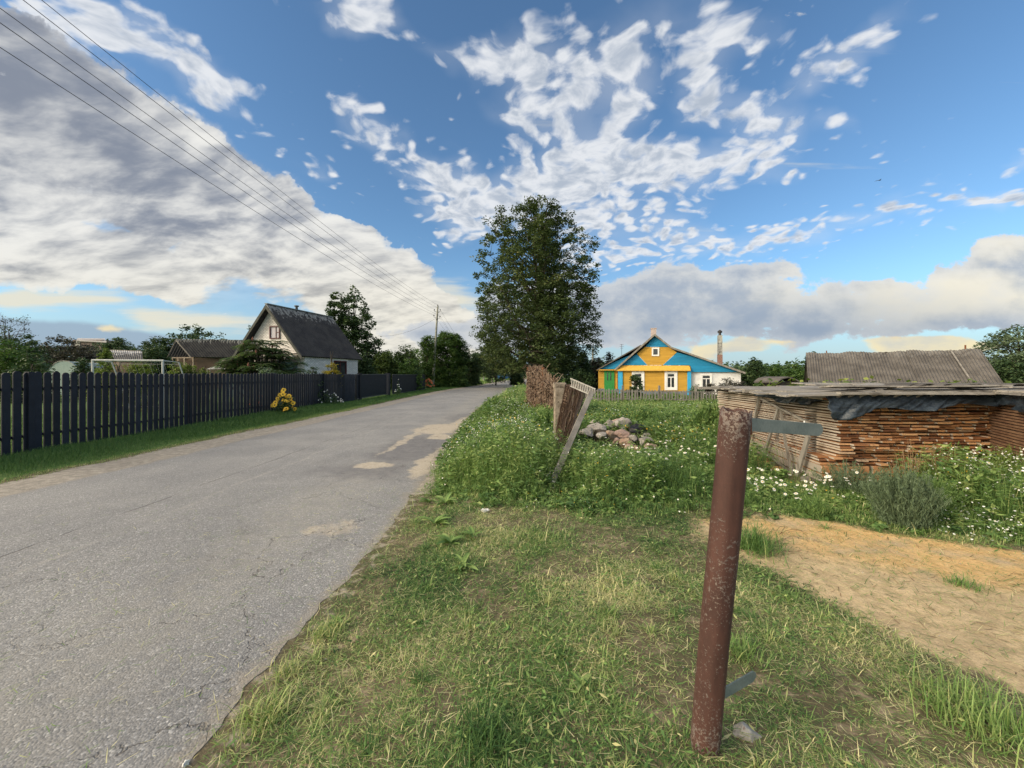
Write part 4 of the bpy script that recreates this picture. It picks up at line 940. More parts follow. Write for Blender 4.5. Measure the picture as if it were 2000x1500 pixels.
# ================================================================== UTILITY POLES AND WIRES
def utility_pole(label, x, y, h, lean=0.0, detail=True):
    t = thing('utility_pole', label, 'pole', (x, y, gzf(x, y)), 'concrete and wooden utility poles')
    z0 = gzf(x, y)-0.2; mb = MB(); mb.tube([(x, y, z0), (x+lean*0.5, y, h/2), (x+lean, y, h)], [0.17, 0.135, 0.10], 10)
    ob('shaft', mb, M['polec'], t, smooth=False)
    return t
M['polec'] = surf('aged_concrete_pole', (0.26,0.265,0.23), (0.36,0.36,0.31), 2.5, 0.85, c3=(0.12,0.13,0.10), spot=0.35, spotscale=5, stretch=(1,1,0.3))
PX, PY, PH = -9.85, 48.0, 10.1; PT = -9.22
up_ = utility_pole('tall grey concrete utility pole beside the clipped hedge', PX, PY, PH, PT-PX)
M['porcelain'] = surf('insulator', (0.10,0.09,0.09), (0.16,0.15,0.15), 20, 0.3, bmp=0)
def xat(z): return PX+(PT-PX)*z/PH
ATT = [(PT, 10.28), (PT+0.30, 9.72), (PT-0.42, 9.72), (PT+0.28, 8.90), (PT-0.48, 9.02)]
for i, (x, z) in enumerate(ATT):
    mb = MB(); 
    if i: mb.tube([(xat(z-.25), PY, z-0.30), (x, PY, z-0.28), (x, PY, z-0.10)], 0.02, 6)
    else: mb.tube([(x, PY, z-0.22), (x, PY, z-0.10)], 0.02, 6)
    br = ob('hook', mb, M['metal_dark'], up_)
    mb = MB(); mb.tube([(x,PY,z-0.12),(x,PY,z-0.06),(x,PY,z-0.03),(x,PY,z+0.04)], [0.07,0.085,0.05,0.045], 8); ob('insulator', mb, M['porcelain'], br)
mb = MB(); mb.tube([(xat(8.5), PY, 8.42), (xat(8.5), PY, 8.54)], 0.125, 10); ob('clamp', mb, M['metal_dark'], up_)
mb = MB(); mb.tube([(xat(9.4)+.05, PY-.05, 9.28), (xat(9.4)+0.42, PY-0.1, 9.45)], 0.025, 6); ob('arm', mb, M['metal_dark'], up_)
M['wire'] = surf('aluminium_wire', (0.045,0.045,0.05), (0.07,0.07,0.075), 4, 0.6, bmp=0)
wl_ = ['topmost overhead wire running up to the left over the road', 'upper right overhead wire of the road line', 'upper left overhead wire of the road line', 'lower right overhead wire of the road line', 'lowest overhead wire of the road line']
near = [(PT, 8.92), (-8.96, 8.44), (-9.66, 8.49), (-8.96, 7.73), (-9.66, 7.75)]
for i, (x, z) in enumerate(ATT):
    zl = near[i][1]; A_dep = (z-zl); k_ = A_dep/(35.5**2); pts = []
    for t in np.linspace(0, 1, 46):
        y = PY-72*t; xx = x+(near[i][0]-x)*min(1.0, (PY-y)/40.0); pts.append((xx, y, zl+k_*(y-12.5)**2))
    for t in np.linspace(0, 1, 20)[1:]:
        y = PY+76*t; pts.insert(0, (x+(-13.7-PT)*t, y, z + (8.9+0.6*(i < 3)-z)*t - 4.2*t*(1-t)*0.9))
    mb = MB(); mb.tube(pts, 0.0085, 4, cap=False); set_props(ob('overhead_wire', mb, M['wire'], loc=(x, PY, z), fixn=False), wl_[i], 'wire', 'overhead wires along the road')
mb = MB(); a_ = Vector((xat(8.7), PY, 8.7)); b_ = P(738, 656, 60); pts = []
for t in np.linspace(0, 1, 14): pts.append(a_*(1-t)+b_*t - Vector((0,0,1.2*4*t*(1-t)*0.6)))
mb.tube(pts, 0.012, 4, cap=False); set_props(ob('overhead_wire', mb, M['wire'], loc=tuple(a_), fixn=False), 'thin branch wire sagging left from the pole towards the house', 'wire', 'overhead wires along the road')
def simple_pole(label, px, pyt, Y, r=0.13):
    x = P(px, HY, Y).x; zt_ = P(px, pyt, Y).z; z0 = gzf(x, Y); t = thing('utility_pole', label, 'pole', (x, Y, z0), 'concrete and wooden utility poles')
    mb = MB(); mb.tube([(x-0.1,Y,z0-.2),(x,Y,zt_)], [r*1.3, r], 8); ob('shaft', mb, M['polec'], t)
    mb = MB(); mb.beam((x-0.5,Y-.1,zt_-.5), (x+.5,Y-.1,zt_-.5), 0.08, 0.08); ob('crossarm', mb, M['metal_dark'], t)
simple_pole('distant bare pole standing over the far end of the hedge', 917, 683, 122, 0.16)
simple_pole('leaning wooden pole behind the shrubs left of the yellow house', 1158, 680, 62, 0.14)

# ================================================================== FOOTBALL GOAL
YG = 13.6; g0x, g1x = P(181,700,YG).x, P(318,700,YG+0.4).x; gzt = P(181,703.5,YG).z
gl = thing('football_goal', 'white pipe football goal standing on the lawn behind the dark fence', 'goal', ((g0x+g1x)/2, YG, 0))
for x, y in ((g0x, YG), (g1x, YG+0.4)):
    mb = MB(); mb.tube([(x, y, 0), (x, y, gzt)], 0.035, 8); ob('post', mb, M['goal'], gl)
    mb = MB(); mb.tube([(x, y, gzt), (x+0.15, y+0.5, gzt-0.05), (x+0.35, y+1.1, 0)], 0.022, 6); ob('back_stay', mb, M['goal'], gl)
mb = MB(); mb.tube([(g0x-.03, YG, gzt), (g1x+.03, YG+0.4, gzt)], 0.035, 8); ob('crossbar', mb, M['goal'], gl)
mb = MB()
for k in range(10):
    t = k/9; x = g0x+(g1x-g0x)*t; y = YG+0.4*t; mb.tube([(x, y, gzt-.03), (x+0.15, y+0.5, gzt-0.12), (x+0.33, y+1.05, 0.05)], 0.003, 3, cap=False)
for k in range(5):
    t = k/4; z = gzt-.12-1.6*t; mb.tube([(g0x+0.15+.18*t, YG+.5+.5*t, z), (g1x+0.15+.18*t, YG+.9+.5*t, z)], 0.005, 3, cap=False)
ob('net', mb, M['goal'], gl)

# ================================================================== THE LEANING RUSTY PIPE POST
Pb, Pt = Vector((0.793, 1.604, 0.0)), Vector((0.874, 1.507, 1.462)); R0 = 0.0555
m, n, b, o = newmat('rusty_painted_pipe'); co = geopos(n); X, Y, Z = n.sep(co)
f1 = n.noise(n.mapping(co, sc=(1,1,0.35)), 7.0, 6, 0.65); f2 = n.noise(co, 95.0, 5, 0.75); f3 = n.noise(co, 34.0, 5, 0.7); f4 = n.noise(co, 2.2, 3, 0.5)
c = n.mix(n.smooth(f1, 0.35, 0.65), (0.048, 0.023, 0.018), (0.082, 0.037, 0.028))
c = n.mix(n.mul(n.smooth(f3, 0.52, 0.70), 0.6), c, (0.07, 0.03, 0.022))
lich = n.smooth(n.add(n.add(n.mul(f2, 0.75), n.mul(f3, 0.35)), n.add(n.mul(n.smooth(Z, 1.22, 1.44), 0.085), n.add(n.mul(n.smooth(Z, 0.30, 0.0), 0.07), n.mul(n.sub(f4, 0.5), 0.28)))), 0.625, 0.675)
c = n.mix(n.mul(lich, 0.85), c, n.mix(n.smooth(f3, .4, .6), (0.27, 0.22, 0.18), (0.16, 0.135, 0.12)))
band = n.smooth(n.m('ABSOLUTE', n.sub(Z, 0.075)), 0.006, 0.002); c = n.mix(n.mul(band, 0.5), c, (0.05,0.02,0.015))
n.l.new(c, b.inputs[0]); b.inputs['Roughness'].default_value = 0.72; b.inputs['Specular IOR Level'].default_value = 0.35
bump(n, b, n.add(n.mul(lich, 0.6), n.mul(f2, 0.6)), 0.5, 0.004); M['pipe'] = m
pp = thing('pipe_post', 'leaning rusty brown steel pipe gatepost in the near grass', 'post', tuple(Pb))
mb = MB(); K = 40; ax_ = (Pt-Pb).normalized(); a_ = ax_.cross(Vector((0,1,0))).normalized(); b2_ = ax_.cross(a_)
rings = []
zs_ = [-0.06]+list(np.linspace(0, 1, 26))
L_ax = (Pt-Pb).length
for ii, (t, r) in enumerate([(zz, R0) for zz in zs_] + [(1.0, R0-0.005), (0.75, R0-0.005)]):
    for j in range(K):
        th = 2*math.pi*j/K; rr = r + (0.0012*math.sin(3*th+t*9) + 0.001*math.sin(7*th))*(1 if 0 < t < 1 else 0.5)
        jag = 0.004*math.sin(5*th+1)+0.003*math.sin(11*th) if (t == 1.0) else 0
        mb.v.append(tuple(Pb + ax_*(L_ax*t+jag) + (a_*math.cos(th)+b2_*math.sin(th))*rr))
nr = len(zs_)+2
for i in range(nr-1):
    for j in range(K): mb.f.append((i*K+j, i*K+(j+1)%K, (i+1)*K+(j+1)%K, (i+1)*K+j))
ob('pipe', mb, M['pipe'], pp, smooth=True, fixn=False)
M['galv'] = surf('green_grey_steel_strap', (0.13,0.165,0.155), (0.19,0.225,0.21), 9, 0.6, c3=(0.30,0.29,0.26), spot=0.22, spotscale=35, metallic=0.1, bmp=0.3, bdist=0.003)
def strap(label, corners, th, holes, endround=True):
    s0, s1 = [Vector(c) for c in corners[:2]]; h = corners[2]; d = (s1-s0); L = d.length; d.normalize(); upv = Vector((0,0,1)); upv = (upv - d*upv.dot(d)).normalized(); nn = d.cross(upv)
    out = [(0,-h/2),(L-0.02,-h/2),(L,-h/2+0.014),(L+0.003,0),(L,h/2-0.012),(L-0.016,h/2),(0,h/2)]
    mb = MB(); mb.prism([s0+d*x+upv*z for x, z in out], nn*th); st = ob('hinge_strap', mb, M['galv'], pp, bevel=0.0012, segs=1, label=label)
    for x in holes:
        c = s0+d*x-nn*0.001; mb = MB()
        mb.tube([c, c-nn*0.0035], [0.0085, 0.0065], 12); ob('rivet', mb, M['metal_dark'], st)
    return st
A0 = P(1463, 829, 1.50); A1 = P(1604, 840, 1.66)
strap('upper flat steel strap with rounded end', (A0, A1, 0.052), 0.006, (0.022, 0.135))
B0 = P(1398, 1361, 1.60); B1 = P(1474, 1317, 1.70)
strap('lower short steel strap', (B0, B1, 0.048), 0.006, ())
mb = MB(); mb.box(P(1461, 829, 1.500), (0.012, 0.03, 0.075)); ob('weld_plate', mb, M['rust'], pp)
mb = MB(); mb.box(P(1404, 1361, 1.600), (0.014, 0.03, 0.06)); ob('weld_plate', mb, M['rust'], pp)
mb = MB(); c0 = P(1571, 822, 1.616); c1 = P(1569, 851, 1.616); mb.tube([c0, c1], 0.0025, 6); ob('weld_bead', mb, M['white'], pp)

# broken concrete lump at its foot
def rock_mesh(mb, c, r, seed, flat=0.75, sub=3, rough=0.22):
    import bmesh
    bm = bmesh.new(); bmesh.ops.create_icosphere(bm, subdivisions=sub, radius=1.0); rg = np.random.default_rng(seed)
    cuts_ = [(Vector(rg.normal(size=3)).normalized(), rg.uniform(0.50, 0.85)) for _ in range(12)]
    off = Vector(rg.uniform(0, 50, 3))
    from mathutils import noise as mn
    base = len(mb.v)
    for v in bm.verts:
        p = v.co.copy()
        for nn, dd in cuts_:
            e_ = p.dot(nn)-dd
            if e_ > 0: p -= nn*e_*0.92
        p *= 1 + rough*0.5*mn.noise(p*1.7+off) + rough*0.2*mn.noise(p*5+off)
        mb.v.append((c[0]+p.x*r[0], c[1]+p.y*r[1], c[2]+p.z*r[2]*flat))
    for f in bm.faces: mb.f.append(tuple(base+v.index for v in f.verts))
    bm.free()
mb = MB(); rock_mesh(mb, (1.01, 1.665, 0.045), (0.075, 0.058, 0.066), 13, 1.0, 4, 0.3)
set_props(ob('concrete_chunk', mb, surf('pale_concrete', (0.32,0.30,0.26), (0.46,0.43,0.38), 14, 0.9, c3=(0.22,0.14,0.11), spot=0.3, spotscale=50), loc=(1.005,1.66,0), fixn=False), 'pale broken concrete chunk beside the foot of the rusty pipe', 'stone')

# ================================================================== HEAP OF FIELD STONES
M['stone_a'] = surf('grey_fieldstone', (0.24,0.22,0.20), (0.36,0.33,0.29), 6, 0.9, c3=(0.12,0.11,0.09), spot=0.3, spotscale=14, bmp=0.5, bdist=0.02)
M['stone_b'] = surf('pinkish_fieldstone', (0.33,0.225,0.18), (0.42,0.30,0.245), 6, 0.9, c3=(0.2,0.15,0.13), spot=0.3, spotscale=14, bmp=0.5, bdist=0.02)
M['stone_c'] = surf('tan_brick_rubble', (0.36,0.27,0.185), (0.30,0.17,0.12), 6, 0.9, c3=(0.2,0.18,0.15), spot=0.3, spotscale=14, bmp=0.5, bdist=0.02)
stones = [  # px, py, Y, half-width px, half-height px, mat, label
 (1215,831,8.6,19,14,'a','large grey boulder on top of the stone heap'),(1188,832,8.7,14,10,'a','grey stone left of the top boulder'),(1165,836,8.4,18,9,'a','flat pale stone on the left shoulder of the heap'),
 (1146,846,8.1,17,10,'a','mossy stone at the left end of the heap'),(1190,846,8.1,12,9,'c','tan stone under the two top stones'),(1217,849,8.1,20,9,'b','long pink stone below the top boulder'),
 (1238,857,7.9,11,8,'a','small pale stone right of the pink one'),(1222,865,7.7,18,11,'c','orange brick rubble block in the middle'),(1258,862,7.8,17,13,'a','steep grey stone on the right shoulder'),
 (1272,876,7.5,16,13,'b','reddish stone low on the right slope'),(1248,879,7.4,15,9,'c','brown rubble stone at the lower right'),(1204,862,7.8,10,8,'b','small pinkish stone wedged in the heap'),
 (1176,851,8.0,12,8,'a','dull stone half hidden by leaves'),(1285,889,7.2,12,9,'b','last pink stone at the foot of the slope'),(1232,876,7.5,12,8,'b','pale pink stone near the bottom'),(1160,826,8.9,11,7,'a','small stone behind the left shoulder'),
 (1206,824,8.9,16,6,'b','thin pinkish slab behind the top boulder'),(1262,851,8.1,9,6,'a','light stone chip on the ridge')]
for i, (px, py, Y, hw_, hh_, mt, lb) in enumerate(stones):
    c = P(px, py, Y); mb = MB(); rock_mesh(mb, c, (hw_/F*Y*1.02, hw_/F*Y*0.85, hh_/F*Y*1.10), 20+i, 1.0, 4, 0.42)
    set_props(ob('stone', mb, M['stone_'+mt], loc=tuple(c), fixn=False), lb, 'stone', 'stones of the heap in the weeds')
mb = MB(); c = P(1210, 872, 8.2); rock_mesh(mb, (c.x, c.y, 0.05), (0.85, 0.5, 0.52), 77, 1.0, 4, 0.3)
set_props(ob('earth', mb, surf('dark_soil', (0.05,0.042,0.03), (0.08,0.065,0.045), 5, 0.95), loc=(c.x,c.y,0), fixn=False), kind='structure')
mb = MB(); rock_mesh(mb, P(1247,842,8.25), (0.20,0.2,0.18), 91, 1.0, 3, 0.5); set_props(ob('plastic_sheet', mb, surf('black_plastic', (0.012,0.012,0.014), (0.02,0.02,0.022), 5, 0.35), loc=tuple(P(1247,842,8.25)), fixn=False), 'crumpled black plastic behind the stone heap', 'plastic sheet')

# ================================================================== COLLAPSED FENCE: POST, LEANING RAIL, RUSTY NETTING
mb = MB(); cpx = [(1082.5,868),(1106,868),(1107,765),(1084,764)]
a_ = P(1094,732,7.3); zt_ = P(0,764,7.3).z; z0_ = -0.1
mb.tube([(a_.x,7.4,z0_),(a_.x+.005,7.4,zt_*0.5),(a_.x+0.01,7.4,zt_-.02),(a_.x+0.01,7.4,zt_)], [0.135,0.13,0.128,0.115], 4)
mb2 = MB(); mb2.box((a_.x+0.005, 7.4, zt_/2), (0.22, 0.2, zt_+0.2)); mb2.box((a_.x+0.0, 7.4, zt_+0.105), (0.24, 0.2, 0.11))
set_props(ob('fence_post', mb2, surf('pitted_old_post', (0.20,0.165,0.125), (0.33,0.28,0.22), 9, 0.95, c3=(0.09,0.07,0.05), spot=0.35, spotscale=20, bmp=0.9, bdist=0.02), loc=(a_.x,7.4,0), bevel=0.02), 'squat pitted old fence post topped by a flat block', 'post')
Lb = Vector((0.435, 5.05, -0.02)); Ltp = P(1158, 760, 6.5)
lr = thing('fallen_rail', 'weathered grey angle rail leaning out of the weeds with a perforated top strip', 'rail', tuple(Lb))
mb = MB(); mb.beam(Lb, Ltp, 0.085, 0.035, (0,-1,0.2)); ob('rail', mb, M['greywood'], lr, bevel=0.004)
tr0, tr1 = P(1114,739,6.55), P(1163,760,6.45)
mb = MB(); dd = (tr1-tr0); k_n = 14; dn = dd.normalized(); dv = Vector((0,0,-1))
mb.beam(tr0, tr1, 0.02, 0.02); mb.beam(tr0+dv*0.13, tr1+dv*0.13-dn*0.03, 0.02, 0.02)
for k in range(k_n):
    p = tr0+dd*((k+0.4)/k_n); mb.beam(p+dv*0.005, p+dv*0.125+dn*0.02, 0.022, 0.012, dn)
ob('perforated_strip', mb, surf('lace_strip', (0.40,0.38,0.34), (0.52,0.50,0.45), 10, 0.8), lr)
M['rustmesh'] = foliage('rusty_brown_strands', [(0.0, (0.045, 0.028, 0.018)), (0.5, (0.12, 0.075, 0.048)), (1.0, (0.24, 0.18, 0.13))], 0.0)
def strands(name, mat, paths, r, parent=None, loc=None, sides=3):
    Vs, Fs, Ts = [], [], []; base = 0
    for pth_ in paths:
        pth_ = [Vector(p) for p in pth_]; t_ = random.random(); k = len(pth_); rr = r*random.uniform(.6, 1.4)
        for i, p in enumerate(pth_):
            d = (pth_[min(i+1,k-1)]-pth_[max(i-1,0)]).normalized(); a = d.cross(Vector((0.3,1,0.2))).normalized(); b_ = d.cross(a)
            for j in range(sides):
                th = 2*math.pi*j/sides; Vs.append(p+(a*math.cos(th)+b_*math.sin(th))*rr); Ts.append(min(1, max(0, t_+random.uniform(-.15,.15))))
        for i in range(k-1):
            for j in range(sides): Fs.append((base+i*sides+j, base+i*sides+(j+1)%sides, base+(i+1)*sides+(j+1)%sides, base+(i+1)*sides+j))
        base += k*sides
    return npmesh(name, np.array([tuple(v) for v in Vs]), np.array(Fs), mat, parent, loc, tint=np.array(Ts))
# crumpled netting hanging between post and rail
T0, T1 = P(1107,752,7.0), P(1147,752,6.8); B0, B1 = P(1074,928,5.9), P(1092,915,5.9)
paths = []
for k in range(230):
    s = random.random(); t0_, t1_ = random.choice([(0,1),(0,1),(random.uniform(0,.4), random.uniform(.5,1))])
    up0 = T0*(1-s)+T1*s; dn0 = B0*(1-s)+B1*s; pts = []; w0 = random.uniform(-.04,.04); ph = random.uniform(0,6)
    for i in range(8):
        t = t0_+(t1_-t0_)*i/7; p = up0*(1-t)+dn0*t; pts.append(p+Vector((w0+0.018*math.sin(ph+i*2.1), random.uniform(-.05,.05)+0.09*math.sin(s*22), 0.01*math.cos(i*2))))
    paths.append(pts)
for k in range(60):
    t = random.random(); a = T0*(1-t)+B0*t; c = T1*(1-t)+B1*t; pts = [a*(1-i/6)+c*(i/6)+Vector((0, .09*math.sin(i/6*22)+random.uniform(-.02,.02), random.uniform(-.05,.05)-0.1*(i/6))) for i in range(7)]; paths.append(pts)
nt_ = strands('wire_netting', M['rustmesh'], paths, 0.0050, loc=tuple(B0))
set_props(nt_, 'crumpled brown rusty netting sagging between the pitted post and the leaning rail', 'netting')
# dense overgrown netting fence further along
og = thing('overgrown_fence', 'tall brown netting fence choked with dry vines at the road edge', 'fence', (P(1055,790,13.5).x, 13.5, 0))
paths = []
F0, F1 = P(1031,790,14.5), P(1086,800,10.5); F0.z = F1.z = 0
for k in range(300):
    s = random.random()**0.9; b_ = F0*(1-s)+F1*s; top = EYE-((714+ (26*max(0,(s-0.55)/.45)) + random.uniform(-2,16)*random.random()) - HY)/F*b_.y; z0_ = random.uniform(0.0, 0.5); ph = random.uniform(0,6); pts = []
    for i in range(7):
        t = i/6; pts.append(Vector((b_.x+0.05*math.sin(ph+i*1.3)+random.uniform(-.02,.02), b_.y+random.uniform(-.12,.12), z0_+(top-z0_)*t)))
    paths.append(pts)
for k in range(170):
    s = random.random(); b_ = F0*(1-s)+F1*s; z = random.uniform(0.4, 1.9 if s < .6 else 1.5); a_ = random.uniform(-.6, .6); l_ = random.uniform(.15,.5); pts = []
    for i in range(7): pts.append(b_+Vector(((i/6-.5)*l_, random.uniform(-.15,.0), z+0.10*math.sin(i*1.1+a_*5)+a_*(i/6-.5)*l_)))
    paths.append(pts)
strands('netting', M['rustmesh'], paths, 0.0080, og)
for s in (0.0, 0.36, 0.62):
    b_ = F0*(1-s)+F1*s; mb = MB(); mb.tube([(b_.x,b_.y+.05,-.1),(b_.x+.01,b_.y+.05,EYE-(717-HY)/F*b_.y)], 0.045, 8); ob('post', mb, M['rust'], og)
Vq, Tq = [], []
for k in range(1500):
    s = random.random(); b_ = F0*(1-s)+F1*s; z = random.uniform(0.3, 1.8 if s < .6 else 1.45); p = b_+Vector((random.uniform(-.08,.08), random.uniform(-.15,.1), z)); 
    a = Vector((random.gauss(0,1), random.gauss(0,1), random.gauss(0,1))).normalized(); b2 = a.orthogonal().normalized(); L_ = random.uniform(.03,.07)
    Vq += [p-a*L_, p+b2*L_*.45, p+a*L_, p-b2*L_*.45]; Tq += [random.random()]*4
npmesh('dry_leaves', np.array([tuple(v) for v in Vq]), np.arange(len(Vq)).reshape(-1,4), M['rustmesh'], og, tint=np.array(Tq))

# ================================================================== THE TIMBER STACKS
def ordw(k):
    a = ['zeroth','first','second','third','fourth','fifth','sixth','seventh','eighth','ninth','tenth','eleventh','twelfth','thirteenth','fourteenth','fifteenth','sixteenth','seventeenth','eighteenth','nineteenth']
    if k < 20: return a[k]
    t, u_ = divmod(k, 10); tens = {2:('twentieth','twenty'),3:('thirtieth','thirty')}[t]
    return tens[0] if u_ == 0 else tens[1]+'-'+a[u_]
FD = Vector((0.998, -0.050, 0)).normalized(); SD = Vector((0.18, 0.984, 0)).normalized()
K0 = Vector((4.32, 5.42, 0.10)); SW, SLn = 2.42, 3.5
m, n, b, o = newmat('sawn_orange_boards'); co = geopos(n)
isl = n.node('ShaderNodeNewGeometry').outputs['Random Per Island']; orn = n.node('ShaderNodeObjectInfo').outputs['Random']
rr = n.m('FRACT', n.add(isl, n.mul(orn, 7.31)))
gx_ = n.noise(n.mapping(co, sc=(1,0.15,1)), 26, 5, 0.7)
endc = n.ramp(rr, [(0.0, (0.13,0.055,0.028)), (0.3, (0.34,0.155,0.068)), (0.65, (0.50,0.255,0.115)), (0.9, (0.62,0.36,0.18)), (1.0, (0.44,0.33,0.23))])
endc = n.mix(n.mul(n.smooth(gx_, 0.5, 0.75), 0.6), endc, (0.14,0.06,0.03))
nrm_ = n.sep(n.node('ShaderNodeNewGeometry').outputs['Normal'])[0]
long_ = n.mix(n.smooth(gx_, .35, .65), (0.34,0.30,0.25), (0.47,0.42,0.35))
c = n.mix(n.smooth(n.m('ABSOLUTE', nrm_), 0.5, 0.8), endc, n.mix(n.mul(rr, 0.35), long_, (0.44,0.31,0.20)))
n.l.new(c, b.inputs[0]); b.inputs['Roughness'].default_value = 0.85; bump(n, b, gx_, 0.5, 0.006); M['board'] = m
rows_, rp, bt = 25, 0.0402, 0.0235
grpb = 'sawn boards in the front timber stack'; count = 0; protos_b = []
Rb = Matrix((FD, SD, Vector((0,0,1)))).transposed()
rest = MB(); z_base = K0.z+0.245
def board_geo(mb, x0, x1, z, yoff, wob, L=SLn, org=K0):
    cx = (x0+x1)/2; c = org + FD*cx + SD*(L/2+yoff) ; c = Vector((c.x, c.y, z)); R = Rb @ Matrix.Rotation(wob, 3, 'Y')
    mb.box(c, (x1-x0, L, bt*random.uniform(.85,1.1)), R)
rnd = random.Random(5)
allb = []
for r in range(rows_):
    x = rnd.uniform(0, .02); z = z_base + rp*r + 0.006*math.sin(r*1.7)
    while x < SW-0.05:
        wd = rnd.choice([.10,.12,.14,.15,.17,.20]); x1 = min(x+wd, SW+rnd.uniform(-.02,.03)); 
        if x1-x > 0.05: allb.append((r, x, x1, z, rnd.uniform(-.06,.06) + (0.03*math.sin(r*.7)), rnd.gauss(0, .007)))
        x = x1+rnd.uniform(.002,.022)
pick_rows = sorted(range(len(allb)), key=lambda i: abs(allb[i][0]-rows_*0.5))[:300]
ps = set(pick_rows)
meshes_by_w = {}
for i, (r, x0, x1, z, yo, wob) in enumerate(allb):
    sag_ = 0.012*math.sin(x0*2.2+r*.2)
    if i in ps:
        wk_ = round(x1-x0, 2)
        if wk_ not in meshes_by_w:
            mbx = MB(); mbx.box((0,0,0), (wk_, SLn, bt)); me_o = ob('board', mbx, M['board'], loc=(0,0,0), bevel=0.0); meshes_by_w[wk_] = me_o; o_ = me_o
        else: o_ = meshes_by_w[wk_].copy(); COL.objects.link(o_)
        c = K0 + FD*(x0+x1)/2 + SD*(SLn/2+yo); o_.location = (c.x, c.y, z+sag_); o_.rotation_euler = (Rb @ Matrix.Rotation(wob, 3, 'Y')).to_euler()
        k_in = sum(1 for q3 in allb[:i] if q3[0] == r)
        set_props(o_, 'orange board end, %s from the left in the %s course of the front stack' % (ordw(k_in+1), ordw(r+1)), 'board', grpb)
    else: board_geo(rest, x0, x1, z+sag_, yo, wob)
# thin laths between courses
set_props(ob('board', rest, M['board'], loc=tuple(K0)), 'top and bottom rows of boards in the front timber stack', 'boards', kind='stuff')
la = MB()
for r in range(rows_+1):
    for t in (0.42, 1.3, 2.3, 3.3):
        c = K0+SD*t+FD*(SW/2); la.box(Vector((c.x, c.y, z_base+rp*r-rp/2-0.001)), (SW-0.06, 0.04, rp-bt+.002), Rb)
st_l = ob('spacer_laths', la, M['greywood'], loc=tuple(K0)); set_props(st_l, 'thin dark spacer laths hidden between the board rows', 'laths', kind='stuff')
# square end blocks and skids carrying the front stack
bk_m = surf('orange_block_ends', (0.42,0.20,0.085), (0.52,0.29,0.14), 9, 0.85, c3=(0.25,0.12,0.06), spot=0.3, spotscale=18)
_n = NT(bk_m.node_tree); _b = [x for x in _n.n if x.type == 'BSDF_PRINCIPLED'][0]; _src = _b.inputs[0].links[0].from_socket
_nx = _n.sep(_n.node('ShaderNodeNewGeometry').outputs['Normal'])[0]; _n.l.new(_n.mix(_n.smooth(_n.m('ABSOLUTE', _nx), .5, .8), _src, (0.33, 0.29, 0.24)), _b.inputs[0])
for k in range(14):
    col_, row_ = k % 7, k//7; lb = 'square orange block, %s course under the front stack, %s from left' % (['lower','upper'][row_], ['first','second','third','fourth','fifth','sixth','seventh'][col_])
    c = K0+FD*(0.09+0.345*col_+0.08)+SD*1.6; mb = MB(); mb.box(Vector((c.x, c.y, K0.z+0.05+0.12*row_)), (0.30 if True else .2, 3.2, 0.105), Rb)
    set_props(ob('timber_block', mb, bk_m, loc=(c.x,c.y,K0.z), bevel=0.006), lb, 'block', 'square timber blocks under the front stack')
for k in range(4):
    c = K0+SD*(0.25+k*0.95)+FD*(SW/2); mb = MB(); mb.box(Vector((c.x,c.y,0.035)), (SW+0.2,0.12,0.13), Rb)
    set_props(ob('skid', mb, M['greywood'], loc=(c.x,c.y,0)), ['front grey skid beam under the front stack', 'second grey skid beam under the front stack', 'third grey skid beam under the front stack', 'rearmost grey skid beam under the front stack'][k], 'beam', 'skid beams under the front stack')
mb = MB(); mb.beam(G(1600,978,.03), G(1700,990,.03), 0.14, 0.06); set_props(ob('plank', mb, M['greywood'], loc=tuple(G(1650,984)), bevel=0.004), 'grey plank lying on the ground before the front stack', 'plank')
# second stack, turned, in shade on the right
E0 = Vector((6.98, 6.0, 0)); ED = Vector((-0.54,-0.84,0)).normalized(); EN = Vector((0.84,-0.54,0)).normalized()
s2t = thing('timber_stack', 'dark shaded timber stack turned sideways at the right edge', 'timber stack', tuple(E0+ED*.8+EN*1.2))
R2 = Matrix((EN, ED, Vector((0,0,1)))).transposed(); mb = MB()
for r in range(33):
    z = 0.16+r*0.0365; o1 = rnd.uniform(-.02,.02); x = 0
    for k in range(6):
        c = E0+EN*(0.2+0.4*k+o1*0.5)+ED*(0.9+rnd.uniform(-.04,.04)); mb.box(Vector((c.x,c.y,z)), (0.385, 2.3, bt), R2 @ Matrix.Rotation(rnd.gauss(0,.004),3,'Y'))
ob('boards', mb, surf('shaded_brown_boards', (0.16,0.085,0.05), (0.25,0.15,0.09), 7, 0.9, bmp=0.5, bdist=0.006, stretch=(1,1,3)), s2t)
mb = MB()
for k in range(3):
    c = E0+EN*1.2+ED*(0.1+0.8*k); mb.box(Vector((c.x,c.y,0.07)), (2.4,0.12,0.14), R2)
ob('skids', mb, M['greywood'], s2t)
la = MB()
for r in range(33):
    z = 0.16+r*0.0365-0.018
    for t in (.1,.9,1.7): c = E0+EN*1.25+ED*t; la.box(Vector((c.x,c.y,z-.001)), (2.3,0.04,.016), R2)
ob('laths', la, M['greywood'], s2t)
